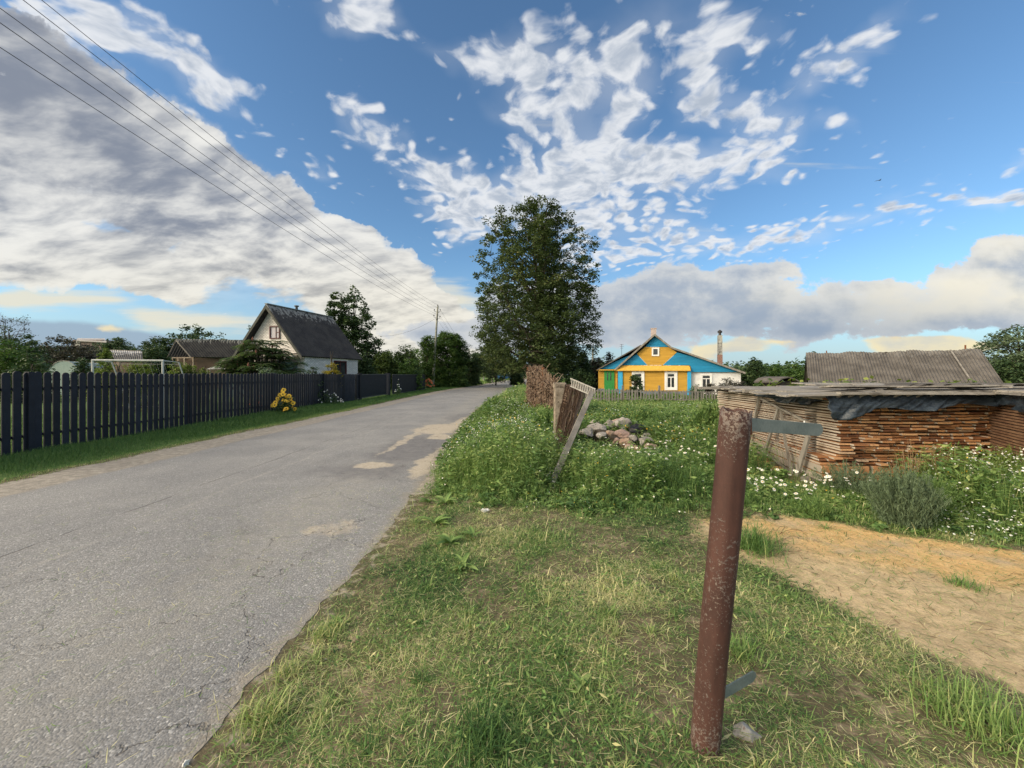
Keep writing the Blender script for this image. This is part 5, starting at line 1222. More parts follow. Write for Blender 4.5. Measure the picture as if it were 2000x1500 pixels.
# makeshift roof over the stacks: loose weathered boards and slates on battens
RZ = 1.395
rt = thing('stack_roof', 'makeshift roof of loose grey boards and broken sheets over the timber stacks', 'roof', (6.0, 6.6, RZ))
rnd2 = random.Random(11); mb = MB(); M['roofboard'] = surf('silvery_old_boards', (0.20,0.185,0.165), (0.34,0.32,0.285), 5, 0.9, c3=(0.08,0.07,0.06), spot=0.35, spotscale=9, bmp=0.6, stretch=(0.3,2,1), bdist=0.01)
def plank_part(name, p0, p1, wd, th, mat=None, roll=0.0):
    mb = MB(); d = (Vector(p1)-Vector(p0)).normalized(); up = Matrix.Rotation(roll, 3, d) @ Vector((0,0,1)); mb.beam(p0, p1, wd, th, up); ob(name, mb, mat or M['roofboard'], rt)
yr = 5.12; k = 0
while yr < 9.0:
    x0 = 3.72 + 0.22*(yr-5.1) + rnd2.uniform(-.12,.18); x = x0
    zr = RZ - 0.022*(yr-5.1) + rnd2.uniform(-.008,.012)
    while x < 9.6:
        L_ = rnd2.uniform(1.2, 2.8); dz = rnd2.uniform(-.015,.02); dyy = rnd2.uniform(-.05,.05)
        fr_ = -0.05*(x-4.3); fr2 = -0.05*(x+L_-4.3)
        zl = -0.085*max(0, 4.6-x)
        plank_part('board', (x, yr+fr_, zr+dz+zl), (min(x+L_, 9.9), yr+fr2+dyy, zr+rnd2.uniform(-.012,.02)), rnd2.uniform(.17,.27), 0.022, roll=rnd2.uniform(-.06,.06)); x += L_-rnd2.uniform(.0,.2)
    yr += rnd2.uniform(.17,.23)
for k in range(20):
    x = rnd2.uniform(3.9, 8.8); y = rnd2.uniform(5.1, 7.2); a_ = rnd2.uniform(-.25,.25); L_ = rnd2.uniform(.5,1.5)
    plank_part('board', (x, y-0.05*(x-4.3), RZ+0.03+rnd2.uniform(0,.02)), (x+L_*math.cos(a_), y+L_*math.sin(a_)*.4-0.05*(x+L_-4.3), RZ+0.03+rnd2.uniform(0,.03)), rnd2.uniform(.12,.3), 0.018, roll=rnd2.uniform(-.12,.12))
for y in (5.2, 6.6, 8.2):
    plank_part('batten', (3.95, y, RZ-0.075), (9.7, y-0.28, RZ-0.055), 0.07, 0.05, M['greywood'])
plank_part('batten', (4.25, 5.02, RZ-0.035), (7.0, 4.87, RZ-0.03), 0.09, 0.03, M['roofboard'])
plank_part('batten', (6.95, 4.86, RZ-0.02), (9.8, 4.70, RZ-0.025), 0.09, 0.03, M['roofboard'])
# curved slate fragments
for k in range(7):
    x = rnd2.uniform(5.0, 8.4); y = 5.2-0.05*(x-4.3)+rnd2.uniform(0,.5); mb = MB(); N_ = 8; L_ = rnd2.uniform(.25,.4)
    for yy_ in (0, .35):
        for i in range(N_+1): t = i/N_; mb.v.append((x+L_*t, y+yy_, RZ+0.035+0.05*math.sin(math.pi*t)+.01*yy_))
        for i in range(N_+1): t = i/N_; mb.v.append((x+L_*t, y+yy_, RZ+0.025+0.05*math.sin(math.pi*t)+.01*yy_))
    w_ = N_+1
    for i in range(N_): mb.f += [(i,i+1,2*w_+i+1,2*w_+i), (w_+i,3*w_+i,3*w_+i+1,w_+i+1), (i,w_+i,w_+i+1,i+1)]
    ob('slate', mb, M['roof_grey'], rt)
# black tarpaulin hanging from the front edge and the left corner
m, n, b, o = newmat('black_tarpaulin'); co = geopos(n); f_ = n.noise(n.mapping(co, sc=(1,1,2)), 6, 5, 0.6); c = n.mix(n.smooth(f_, .4, .6), (0.018,0.026,0.036), (0.040,0.055,0.072)); n.l.new(c, b.inputs[0]); b.inputs['Roughness'].default_value = 0.33; b.inputs['Specular IOR Level'].default_value = 0.5; bump(n, b, f_, 0.9, 0.03); M['tarp'] = m
def tarp(label, x0, x1, y0, y1, ztop, drop, seed, nx=110, nz=16, bulge=0.05):
    rg = np.random.default_rng(seed); V = []; 
    for j in range(nz+1):
        for i in range(nx+1):
            s, t = i/nx, j/nz; x = x0+(x1-x0)*s; y = y0+(y1-y0)*s; dd = drop(s)
            fold = 0.035*math.sin(s*31+2*math.sin(s*9)+t*2.5)*t + 0.018*math.sin(s*83+t*7)*t**.7 + 0.012*math.sin(s*140+t*13+seed)
            z = ztop(s) - dd*t - 0.02*math.sin(s*23)*t; V.append((x+0.02*math.sin(s*47+t*9)*t, y-bulge*math.sin(min(1,t*1.3)*math.pi*.6)-fold, z))
    W = nx+1; Fq = [(j*W+i, j*W+i+1, (j+1)*W+i+1, (j+1)*W+i) for j in range(nz) for i in range(nx)]
    o_ = npmesh('tarpaulin', np.array(V), np.array(Fq), M['tarp'], loc=(x0, y0, RZ), smooth=True)
    sm = o_.modifiers.new('thick', 'SOLIDIFY'); sm.thickness = 0.003
    set_props(o_, label, 'tarpaulin', 'black tarpaulins on the timber stacks')
tarp('long black tarpaulin hanging from the front edge of the stack roof', 4.18, 7.45, 5.16, 5.0, lambda s: RZ-0.06-0.01*math.sin(s*9), lambda s: (0.205-0.05*s+0.03*math.sin(s*19)+0.03*math.sin(s*7+1))*(1-.15*sstep(s,.9,1)) + .05*float(sstep(s, .12, .0))*0 + 0.07*math.exp(-((s-.04)/.05)**2), 3)
tA, tB = E0+EN*(-0.07)+ED*(-0.15), E0+EN*(-0.07)+ED*2.1
for y in (4.25, 4.46, 4.67, 4.88):
    xf = E0.x+ED.x*(E0.y-y)/(-ED.y)-0.12; plank_part('board', (xf, y, RZ+0.01+rnd2.uniform(-.01,.01)), (xf+2.6, y-.06, RZ+0.01+rnd2.uniform(-.01,.01)), 0.22, 0.022, roll=rnd2.uniform(-.04,.04))
plank_part('batten', tA+Vector((-.03,0,RZ-0.025)), tB+Vector((-.03,0,RZ-0.02)), 0.09, 0.025)
tarp('black tarpaulin draped over the front of the right-hand timber stack', tA.x, tB.x, tA.y, tB.y, lambda s: RZ-0.035, lambda s: 0.165+0.03*math.sin(s*8), 9, 90, 12, 0.02)
tarp('short black tarpaulin flap sagging at the left corner of the stack', 4.12, 4.62, 6.6, 5.3, lambda s: RZ-0.07, lambda s: 0.02+0.15*math.sin(math.pi*min(1,s*1.05))**.8, 5, 50, 10, 0.0)
# leaning netting frame on the left side of the stack
def lf(px, py, lift=0.07):
    r = (px-1000)/F; Y = (K0.x-0.183*K0.y)/(r-0.183) - 0.0; Y -= lift*2.0; return P(px, py, Y)
lfm = thing('leaning_frame', 'wooden netting frame propped against the left side of the front stack', 'frame', tuple(lf(1530,915)))
for a_, b_, w_ in (((1483,775),(1462,866),.055), ((1520,797),(1485,914),.05), ((1525,800),(1531,846),.03), ((1530,842),(1546,925),.035), ((1579,850),(1556,930),.085), ((1486,778),(1592,832),.03), ((1467,862),(1548,926),.03)):
    mb = MB(); mb.beam(lf(*a_), lf(*b_), w_, 0.03, (0.98,-0.18,0)); ob('bar', mb, M['greywood'], lfm)
paths = []
def lp(s, t):     # s along, t down on the frame plane
    a = lf(1486,778,.05)*(1-s)+lf(1592,832,.05)*s; c = lf(1466,864,.05)*(1-s)+lf(1552,928,.05)*s; return a*(1-t)+c*t
for k in range(-14, 30):
    for sg in (1, -1):
        pts = []
        for i in range(25):
            t = i/24; s = (k/15)+sg*t*0.9 if sg > 0 else (k/15)-t*0.9
            if 0 <= s <= 1: pts.append(lp(s, t)+Vector((0, random.uniform(-.006,.006), random.uniform(-.006,.006))))
        if len(pts) > 3: paths.append(pts)
strands('netting', surf('grey_wire', (0.20,0.18,0.16), (0.28,0.26,0.23), 10, .8), paths, 0.0022, lfm)

# ================================================================== LITTER, BIRD
def crumple(name, label, cat, c, r, seed, mat):
    mb = MB(); rock_mesh(mb, c, r, seed, 1.0, 3, 1.3); o_ = ob(name, mb, mat, loc=tuple(c), fixn=False); set_props(o_, label, cat)
c = G(962, 934, 0.05); crumple('plastic_bag', 'crumpled pale blue plastic bag in the roadside weeds', 'litter', Vector((c.x, c.y-.05, 0.17)), (0.06,0.05,0.075), 3, surf('pale_blue_film', (0.50,0.58,0.80), (0.62,0.70,0.88), 8, .4))
c = G(946, 1005, 0.03); crumple('paper_scrap', 'torn whitish paper scrap in the grass near the road', 'litter', Vector((c.x, c.y, 0.07)), (0.05,0.035,0.03), 8, surf('dirty_paper', (0.50,0.50,0.47), (0.62,0.62,0.6), 8, .8))
c = G(361, 1493, 0.01); crumple('pebble', 'small white pebble at the ragged edge of the asphalt', 'stone', Vector((c.x, c.y, 0.012)), (0.012,0.012,0.014), 4, surf('white_pebble', (0.6,0.6,0.57), (0.7,0.7,0.68), 30, .8))
bd_ = thing('bird', 'tiny dark bird gliding in the blue sky on the right', 'bird', tuple(P(1718,352,55)))
c = P(1718,352,55); mb = MB(); mb.tube([c+Vector((-.22,0,-.03)), c+Vector((-.08,0,-.01)), c+Vector((.08,0,.02)), c+Vector((.17,0,.04)), c+Vector((.2,0,.04))], [.015,.06,.07,.045,.01], 8); ob('body', mb, M['metal_dark'], bd_, smooth=True)
for sg, dz_ in ((-1,-.02),(1,.10)):
    mb = MB(); mb.prism([c+Vector((.06,0,.02)), c+Vector((-.06,0,.0)), c+Vector((-.16,sg*.30,dz_)), c+Vector((-.26,sg*.55,dz_-.03)), c+Vector((-.05,sg*.32,dz_+.03))], (0,0,.012)); ob('wing', mb, M['metal_dark'], bd_)
# ================================================================== TREES AND BUSHES
def leaf_quads(C, L, Wd, rg, upbias=0.0, droop=None):
    """rhombic leaves at centres C (n,3)"""
    n_ = len(C); a = rg.normal(size=(n_, 3)); a[:,2] *= 0.7
    if droop is not None: a[:,2] -= droop
    a /= np.linalg.norm(a, axis=1)[:,None]; r = rg.normal(size=(n_, 3)); r[:,2] += 0
    b = np.cross(a, r); b /= np.linalg.norm(b, axis=1)[:,None]+1e-9
    nn = np.cross(a, b)
    flip = (nn[:,2] < 0); 
    if upbias:
        nn[:,2] += upbias*np.sign(nn[:,2]+1e-9); nn /= np.linalg.norm(nn, axis=1)[:,None]; b = np.cross(nn, a); b /= np.linalg.norm(b, axis=1)[:,None]+1e-9; a = np.cross(b, nn)
    L = np.broadcast_to(L, (n_,))[:,None]; Wd = np.broadcast_to(Wd, (n_,))[:,None]
    V = np.stack([C-a*L*.5, C+b*Wd*.5-a*L*.08, C+a*L*.5, C-b*Wd*.5-a*L*.08], 1).reshape(-1, 3)
    return V, np.arange(4*n_).reshape(-1, 4)
def tubes_np(paths, radii, n=5):
    Vs, Fs = [], []; base = 0
    for P_, R_2 in zip(paths, radii):
        P_ = np.asarray(P_, float); k = len(P_); D = np.gradient(P_, axis=0); D /= np.linalg.norm(D, axis=1)[:,None]+1e-9
        A = np.cross(D, np.array([0.31, 0.93, 0.17])); A /= np.linalg.norm(A, axis=1)[:,None]+1e-9; B = np.cross(D, A)
        th = 2*np.pi*np.arange(n)/n; R_2 = np.broadcast_to(R_2, (k,))
        V = P_[:,None,:] + (A[:,None,:]*np.cos(th)[None,:,None] + B[:,None,:]*np.sin(th)[None,:,None])*R_2[:,None,None]
        Vs.append(V.reshape(-1,3)); i = np.arange(k-1)[:,None]*n; j = np.arange(n)[None,:]; j2 = (j+1) % n
        Fs.append((base+np.stack([i+j, i+j2, i+n+j2, i+n+j], -1)).reshape(-1,4)); base += k*n
    return np.concatenate(Vs), np.concatenate(Fs)

def tree(label, x, y, top, rmax, prof, crown0, ncl, nlf, lsize, mat, bark='bark', seed=1, trunk_r=0.2, nlimb=18, name='tree', cat='tree', group=None,
         csize=0.55, keep=None, wratio=0.55, lean=0.0, up=0.55, tb=0.0, centre=None, shellp=0.5):
    rg = np.random.default_rng(seed); z0 = gzf(x, y); t0 = thing(name, label, cat, (x, y, z0), group)
    H = top-z0; c0 = z0+crown0; prof = np.array(prof, float); cx, cy = centre or (x, y)
    rr = lambda t: rmax*np.interp(t, prof[:,0], prof[:,1])
    lump_p = rg.uniform(0, 6.28, 8); 
    def lump(ang, t): return 1+0.13*np.sin(3*ang+lump_p[0]+t*5)+0.10*np.sin(5*ang+lump_p[1]-t*9)+0.08*np.sin(9*ang+lump_p[2]+t*14)
    # trunk
    tz = np.linspace(0, 1, 12); TP = np.stack([x+lean*tz+0.10*trunk_r*4*np.sin(tz*5+seed), y+0.08*trunk_r*4*np.sin(tz*4+seed*2), z0-0.1+(H*0.93)*tz], 1)
    trad = trunk_r*(1-tz)**0.8+0.015; trad[0] *= 1.35
    paths, radii = [TP], [trad]
    # limbs
    limbs = []
    for i in range(nlimb):
        f = (i+0.5)/nlimb; zs = z0+max(crown0*0.75, 0.3)+(H*0.80-crown0*0.75)*f**1.1; st = np.array([np.interp(zs, TP[:,2], TP[:,0]), np.interp(zs, TP[:,2], TP[:,1]), zs])
        ang = i*2.39996+rg.uniform(-.4,.4); te = min(0.97, (zs-c0)/(top-c0)+0.13+0.22*rg.random()*up*2); te = max(te, 0.06); R1 = rr(te)*0.86*lump(ang, te)
        en = np.array([cx+R1*np.cos(ang), cy+R1*np.sin(ang), c0+te*(top-c0)]); q_ = np.linspace(0, 1, 9)[:,None]
        mid = st*(1-0.55)+en*0.55+np.array([0,0,-0.06*R1]) ; pth_ = (1-q_)**2*st+2*q_*(1-q_)*mid+q_**2*en + rg.normal(size=(9,3))*0.03*R1*np.sin(np.pi*q_)
        r0 = max(0.02, np.interp(zs, TP[:,2], trad)*0.55); limbs.append((pth_, r0)); paths.append(pth_); radii.append(np.linspace(r0, 0.012, 9))
    LP = np.concatenate([l[0] for l in limbs]+[TP[4:]])
    # leaf clusters through the crown's volume
    C = []; tries = 0
    while len(C) < ncl and tries < 60:
        tries += 1; t = rg.random(ncl*2); ang = rg.uniform(0, 2*np.pi, ncl*2); rad2 = (rg.random(ncl*2)**(shellp)); R1 = rr(t)*lump(ang, t)
        ok = rg.random(ncl*2) < (np.interp(t, prof[:,0], prof[:,1])**2+0.04)
        pz = c0+t*(top-c0); px_ = cx+R1*rad2*np.cos(ang); py_ = cy+R1*rad2*np.sin(ang)
        g_ = vnoise(px_*0.9+pz*0.35, py_*0.9+pz*0.8, 0.9/max(1.0, rmax*0.25), seed+50, 2); ok &= g_ > (0.36+tb)
        pt_ = np.stack([px_, py_, pz], 1)[ok]
        if keep is not None: pt_ = pt_[keep(pt_, rg)]
        C += list(pt_)
    C = np.array(C[:ncl])
    # twigs to the nearest limb point
    sel = rg.permutation(len(C))[:min(len(C), 420)]
    for i in sel:
        d = np.linalg.norm(LP-C[i], axis=1)+np.maximum(0, LP[:,2]-C[i][2])*1.5; j = np.argmin(d); a = LP[j]; m_ = (a+C[i])/2+np.array([0,0,-0.05*d[j]]); paths.append(np.array([a, m_, C[i]])); radii.append(np.array([.022,.014,.006])*max(.4, min(1.4, rmax/4)))
    V, Fq = tubes_np(paths, radii, 5); npmesh('trunk', V, Fq, M[bark], t0, smooth=True)
    n_ = len(C)*nlf; ci = np.repeat(np.arange(len(C)), nlf); cs = csize*rg.uniform(.6,1.35,len(C))
    D = rg.normal(size=(n_,3)); D /= np.linalg.norm(D, axis=1)[:,None]; D *= (rg.random(n_)**0.45)[:,None]; D[:,2] *= 0.62
    Pn = C[ci]+D*cs[ci][:,None]
    V, Fq = leaf_quads(Pn, lsize*rg.uniform(.65,1.3,n_), lsize*wratio*rg.uniform(.7,1.2,n_), rg, 0.5)
    tc_ = rg.normal(0.45, 0.16, len(C)); tn = np.clip(tc_[ci]+rg.normal(0, .15, n_), 0, 1); npmesh('crown', V, Fq, M[mat], t0, tint=np.repeat(tn, 4))
    return t0

LP_ = [(0,.72),(.09,.90),(.24,1),(.42,.99),(.57,.95),(.72,.84),(.87,.66),(.96,.44),(1,.18)]
def keepL(p, rg):
    s = (p[:,0]-3.3)/7.5; base = np.where(s < -0.15, 0.62, 0.95); base = np.where((s < -0.1) & (p[:,2] > 11), base*0.85, base); return rg.random(len(p)) < base
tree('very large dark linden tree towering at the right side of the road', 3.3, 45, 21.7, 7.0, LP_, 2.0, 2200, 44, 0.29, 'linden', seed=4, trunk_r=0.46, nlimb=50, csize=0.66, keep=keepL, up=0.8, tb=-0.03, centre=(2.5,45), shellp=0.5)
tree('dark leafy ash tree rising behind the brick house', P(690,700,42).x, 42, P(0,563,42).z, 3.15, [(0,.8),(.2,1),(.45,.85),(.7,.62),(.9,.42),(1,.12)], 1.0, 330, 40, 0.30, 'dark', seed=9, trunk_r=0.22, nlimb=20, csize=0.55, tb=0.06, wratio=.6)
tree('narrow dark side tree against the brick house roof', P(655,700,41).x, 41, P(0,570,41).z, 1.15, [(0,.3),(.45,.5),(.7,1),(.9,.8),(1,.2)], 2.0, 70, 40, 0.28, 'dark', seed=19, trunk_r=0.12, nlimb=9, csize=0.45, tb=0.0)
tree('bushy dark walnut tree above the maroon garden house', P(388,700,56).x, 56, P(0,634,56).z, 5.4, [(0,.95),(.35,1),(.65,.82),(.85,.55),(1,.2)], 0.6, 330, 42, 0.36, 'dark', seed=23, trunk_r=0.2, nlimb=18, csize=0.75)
tree('dark wispy-topped tree at the far left edge', P(18,700,34).x, 34, P(0,632,34).z, 2.4, [(0,1),(.4,.95),(.75,.7),(1,.2)], 0.3, 170, 42, 0.24, 'dark', seed=31, trunk_r=0.14, nlimb=14, csize=0.55)
tree('bare-tipped thin tree poking above the far left bushes', P(10,700,36).x, 36, P(0,612,36).z, 1.9, [(0,.3),(.5,.9),(.8,1),(1,.5)], 3.2, 60, 12, 0.16, 'brownleaf', seed=33, trunk_r=0.08, nlimb=24, csize=0.5)
tree('small dark fir-like tree left of the brick house gable', P(497,700,37).x, 37, P(0,634,37).z, 1.3, [(0,1),(.5,.7),(1,.1)], 0.4, 60, 40, 0.2, 'dark', seed=37, trunk_r=0.1, nlimb=10, csize=0.4)
# sumac in the garden: spreading layers of long drooping leaves
def sumac(label, x, y, top, rad_, seed):
    rg = np.random.default_rng(seed); t0 = thing('sumac_tree', label, 'tree', (x, y, 0)); paths, radii = [], []; LV, LT = [], []
    tips = []
    for i in range(150):
        ang = rg.uniform(0, 2*np.pi); r_ = rad_*rg.random()**.5; zz = top*(0.98-0.45*(r_/rad_)**1.4)*rg.uniform(.55, 1.0); e = np.array([x+r_*np.cos(ang), y+r_*np.sin(ang), max(.4,zz)]); tips.append(e)
        q_ = np.linspace(0,1,6)[:,None]; s_ = np.array([x+rg.uniform(-.3,.3), y+rg.uniform(-.3,.3), 0.0]); m_ = s_*.5+e*.5+np.array([0,0,-.25]); paths.append((1-q_)**2*s_+2*q_*(1-q_)*m_+q_**2*e); radii.append(np.linspace(.04,.015,6))
        for f in range(11):      # fronds
            fa = f*2.4+rg.uniform(-.3,.3); L_ = rg.uniform(.38,.6); d = np.array([np.cos(fa), np.sin(fa), rg.uniform(.1,.5)]); pr = [e + d*L_*s + np.array([0,0,-.55*L_*s*s]) for s in np.linspace(0,1,5)]
            paths.append(np.array(pr)); radii.append(np.full(5,.006)); tcol = rg.normal(.5,.2)
            for s in np.linspace(.15,1,9):
                c = e + d*L_*s + np.array([0,0,-.55*L_*s*s]); sd_ = np.cross(d,[0,0,1]); sd_ /= np.linalg.norm(sd_)
                for sg in (-1,1):
                    ax2 = sd_*sg*.9+d*.35+np.array([0,0,-.35]); ax2 /= np.linalg.norm(ax2); w2 = np.cross(ax2,[0,0,1.]); w2 /= np.linalg.norm(w2); ll = .15*(1.1-.5*abs(s-.5)); LV += [c, c+ax2*ll*.5+w2*.034, c+ax2*ll, c+ax2*ll*.5-w2*.034]; LT += [np.clip(tcol+rg.normal(0,.1),0,1)]*4
    V, Fq = tubes_np(paths, radii, 5); npmesh('trunk', V, Fq, M['bark'], t0, smooth=True)
    npmesh('crown', np.array(LV), np.arange(len(LV)).reshape(-1,4), M['mid'], t0, tint=np.array(LT))
    # dull red seed heads
    mb = MB()
    for e in tips[::9]: mb.tube([e, e+np.array([0,0,.1]), e+np.array([0,0,.22])], [.03,.05,.01], 6)
    ob('seed_head', mb, surf('dull_red_seed_heads', (0.16,0.06,0.04), (0.22,0.10,0.07), 20, .9), t0)
xs, ysu = P(513,700,21.5).x, 21.5
sumac('spreading sumac tree with drooping leaves before the brick house', xs, ysu, P(0,645,ysu).z, 1.9, 5)

def bush(label, px, Y, pytop, halfpx, mat, seed, n=90, nl=40, ls=0.16, name='bush', cat='bush', depth=1.0, lift=0.0, prof=None, cs=0.34, group=None, wr=.55, tb=0.0, bark='bark'):
    x = P(px, HY, Y).x; r_ = halfpx/F*Y; top = P(px, pytop, Y).z
    return tree(label, x, Y, top, r_, prof or [(0,.85),(.3,1),(.6,.9),(.85,.6),(1,.2)], 0.05+lift, int(n*1.75), nl, ls*1.12, mat, bark, seed, 0.05, 9, name, cat, group, csize=cs, wratio=wr, tb=tb, shellp=.4)
bush('green bushes rising over the fence at the far left edge', 22, 24, 668, 52, 'mid', 41, 120, 42, .15, cs=.4)
bush('low dark green bush right of the far left bushes', 62, 22, 690, 30, 'dark', 42, 80, 40, .14)
bush('brownish grey thicket on the left skyline', 120, 46, 657, 52, 'brownleaf', 43, 150, 40, .24, 'thicket', cs=.6)
bush('brownish thicket in front of the distant long building', 180, 48, 668, 40, 'brownleaf', 44, 130, 40, .24, 'thicket', cs=.6)
bush('grey brown scrub behind the polytunnel', 165, 37, 682, 34, 'brownleaf', 45, 90, 40, .2, 'thicket', cs=.5)
bush('dark bush between polytunnel and football goal', 163, 25, 703, 18, 'dark', 46, 60, 40, .13)
bush('dark fruit tree behind the low striped shed', 232, 43, 661, 28, 'dark', 47, 110, 40, .22, 'fruit_tree', 'tree', cs=.55)
bush('dark green shrub on the skyline right of the striped shed', 282, 40, 668, 26, 'dark', 48, 100, 40, .2, cs=.5)
bush('dark rounded shrub left of the maroon garden house', 305, 39, 676, 27, 'dark', 49, 110, 40, .2, cs=.5)
bush('yellow-green climbing shrub at the left end of the striped shed', 207, 33, 679, 9, 'bright', 50, 40, 40, .15, cs=.3)
for i, (px, yt, hw_) in enumerate([(205,706,20),(232,703,20),(262,704,20),(292,705,18)]):
    bush('light green vine hedge clump inside the goal outline, %s from the left' % ['first','second','third','fourth'][i], px, 16.5, yt, hw_, 'bright', 60+i, 60, 40, .085, 'vine', 'vine', cs=.2, group='vine clumps behind the goal')
bush('yellow-green vine clump left of the garden house posts', 345, 19, 704, 18, 'bright', 66, 55, 40, .09, 'vine', 'vine', cs=.2)
bush('pale yellow-green vine clump under the garden house', 370, 19.5, 705, 18, 'bright', 67, 55, 40, .09, 'vine', 'vine', cs=.2)
bush('small light green shrub right of the garden house', 398, 20, 713, 12, 'bright', 68, 30, 40, .09, cs=.2)
bush('golden cone-shaped thuja before the brick side wall', 648, 21.3, 683, 17, 'yellow', 70, 130, 42, .075, 'thuja', 'shrub', prof=[(0,.9),(.3,1),(.55,.85),(.72,.42),(1,.14)], cs=.14)
bush('low dark shrub behind the fence left of the golden thuja', 610, 19.2, 717, 17, 'dark', 71, 60, 40, .08, cs=.18)
bush('dark low shrub under the sumac', 520, 18, 716, 36, 'sage', 72, 90, 40, .10, cs=.22)
bush('dark tall shrub at the back corner of the brick house', 712, 37, 690, 20, 'dark', 73, 90, 40, .2, cs=.4)
bush('olive green bush right of the brick house', 755, 41, 683, 26, 'birch', 74, 120, 40, .19, cs=.45)
bush('tall olive bush beside the clipped hedge', 793, 43, 677, 28, 'birch', 75, 140, 40, .19, cs=.45)
bush('bright green low bush before the olive bushes', 800, 38, 700, 24, 'mid', 76, 90, 40, .16, cs=.35)
bush('shrub with pale blooms just left of the utility pole', 834, 47, 657, 14, 'mid', 77, 110, 42, .16, cs=.38, prof=[(0,.9),(.5,1),(.85,.9),(1,.5)])
bush('big round-topped dense green bush behind the utility pole', 875, 50.5, 651, 38, 'mid', 78, 520, 52, .19, cs=.5, prof=[(0,.95),(.4,1),(.75,.93),(.9,.72),(1,.35)])
bush('dark clipped conifer hedge right of the round bush', 915, 56, 683, 18, 'dark', 79, 200, 48, .17, 'hedge', 'hedge', cs=.42, prof=[(0,1),(.7,1),(.92,.8),(1,.5)])
bush('lower dark hedge end near the road bend', 932, 62, 690, 13, 'dark', 80, 150, 44, .18, 'hedge', 'hedge', cs=.42, prof=[(0,1),(.7,1),(.92,.8),(1,.5)])
for i, (px, Y, yt, hw_, mt, lb) in enumerate([(926,115,689,13,'birch','distant birch far along the left side of the road'),(945,98,684,12,'birch','pale far birch left of the linden'),(962,74,664,26,'birch','weeping birch with a white trunk at the road bend'),
      (985,80,676,22,'birch','second birch close against the linden crown'),(1010,92,700,20,'dark','small dark tree behind the road bend')]):
    x = P(px, HY, Y).x; top = P(px, yt, Y).z; tree(lb, x, Y, top, hw_/F*Y, [(0,.6),(.25,1),(.6,.85),(.85,.5),(1,.15)], 1.2, 170 if hw_ > 15 else 90, 36, .30, mt, 'bark_birch' if mt == 'birch' else 'bark', 85+i, .16, 14, 'birch_tree' if mt == 'birch' else 'tree', 'tree', csize=.8)
tree('dense round shrub under the left side of the linden', P(968,700,58).x, 58, P(0,655,58).z, 2.6, [(0,.8),(.4,1),(.75,.85),(1,.3)], .5, 190, 42, .24, 'dark', 'bark', 95, .1, 12, csize=.5)
for i, (px, Y, yt, hw_, mt, lb, pf) in enumerate([
      (1118,52,668,20,'dark','tall dark shrub below the right of the linden',None),(1140,50,690,18,'dark','spiky dark shrub behind the leaning netting',[(0,1),(.6,.7),(1,.1)]),
      (1165,54,698,18,'brownleaf','brownish shrub behind the yellow house corner',None),(1190,52,688,16,'brownleaf','tall twiggy shrub left of the yellow house roof',[(0,1),(.6,.6),(1,.1)]),
      (1132,40,722,28,'dark','low dark bush mass left of the yellow house',None),(1075,38,728,26,'dark','dark scrub in shade under the linden trunk',None),(1010,60,715,14,'dark','low scrub beside the road under the linden',None)]):
    bush(lb, px, Y, yt, hw_, mt, 100+i, 150, 40, .19, prof=pf, cs=.42)
bush('dark rounded bush before the left window of the yellow house', 1240, 33, 733, 14, 'dark', 110, 110, 42, .10, cs=.2)
for i, (px, yt, hw_) in enumerate([(1420,738,20),(1395,748,16),(1360,753,12),(1444,744,16)]):
    bush('twiggy %s shrub before the white house wing' % ['tall rose','olive','small flowering','rightmost olive'][i], px, 29.5, yt, hw_, 'brownleaf' if i != 2 else 'sage', 112+i, 60, 26, .10, cs=.25, tb=.05)
bush('dark fruit tree right of the white house wing', 1470, 38, 701, 22, 'dark', 118, 130, 40, .2, 'fruit_tree', 'tree', cs=.45)
bush('rounded green bush behind the small dark outbuilding', 1508, 44, 712, 28, 'mid', 119, 150, 40, .2, cs=.5)
bush('green bush touching the left end of the barn', 1552, 40, 713, 26, 'mid', 120, 130, 40, .19, cs=.45)
bush('low green bush in front of the dark fruit tree', 1500, 30, 735, 22, 'mid', 121, 90, 40, .13, cs=.3)
tree('large grey-green tree at the right edge beyond the barn', P(1992,700,27).x, 27, P(0,637,27).z, 2.35, [(0,.8),(.35,1),(.7,.85),(.9,.5),(1,.2)], .4, 300, 44, .2, 'sage', 'bark', 125, .2, 18, csize=.42)
bush('low dark bush below the right edge tree', 1975, 24, 702, 40, 'dark', 126, 130, 42, .15, cs=.35)

for i, (px, Y, yt, hw_, mt, lb) in enumerate([(75,60,676,60,'dark','long low dark shrub mass on the far left skyline'),(140,64,680,60,'dark','low dark shrub mass behind the brownish thickets'),(215,60,672,50,'dark','low dark shrub mass behind the striped shed'),
      (290,62,676,50,'dark','low dark shrub mass left of the walnut tree'),(440,60,668,44,'dark','dark shrub mass right of the walnut tree'),(330,52,660,32,'dark','dark plum tree behind the garden house gable'),(735,58,690,40,'mid','long green shrub mass behind the olive bushes'),(815,60,685,40,'mid','green shrub mass left behind the utility pole'),(720,48,702,26,'dark','dark shrub behind the gate')]):
    bush(lb, px, Y, yt, hw_, mt, 140+i, 150, 38, .26, cs=.7, prof=[(0,1),(.5,1),(.8,.9),(1,.6)])
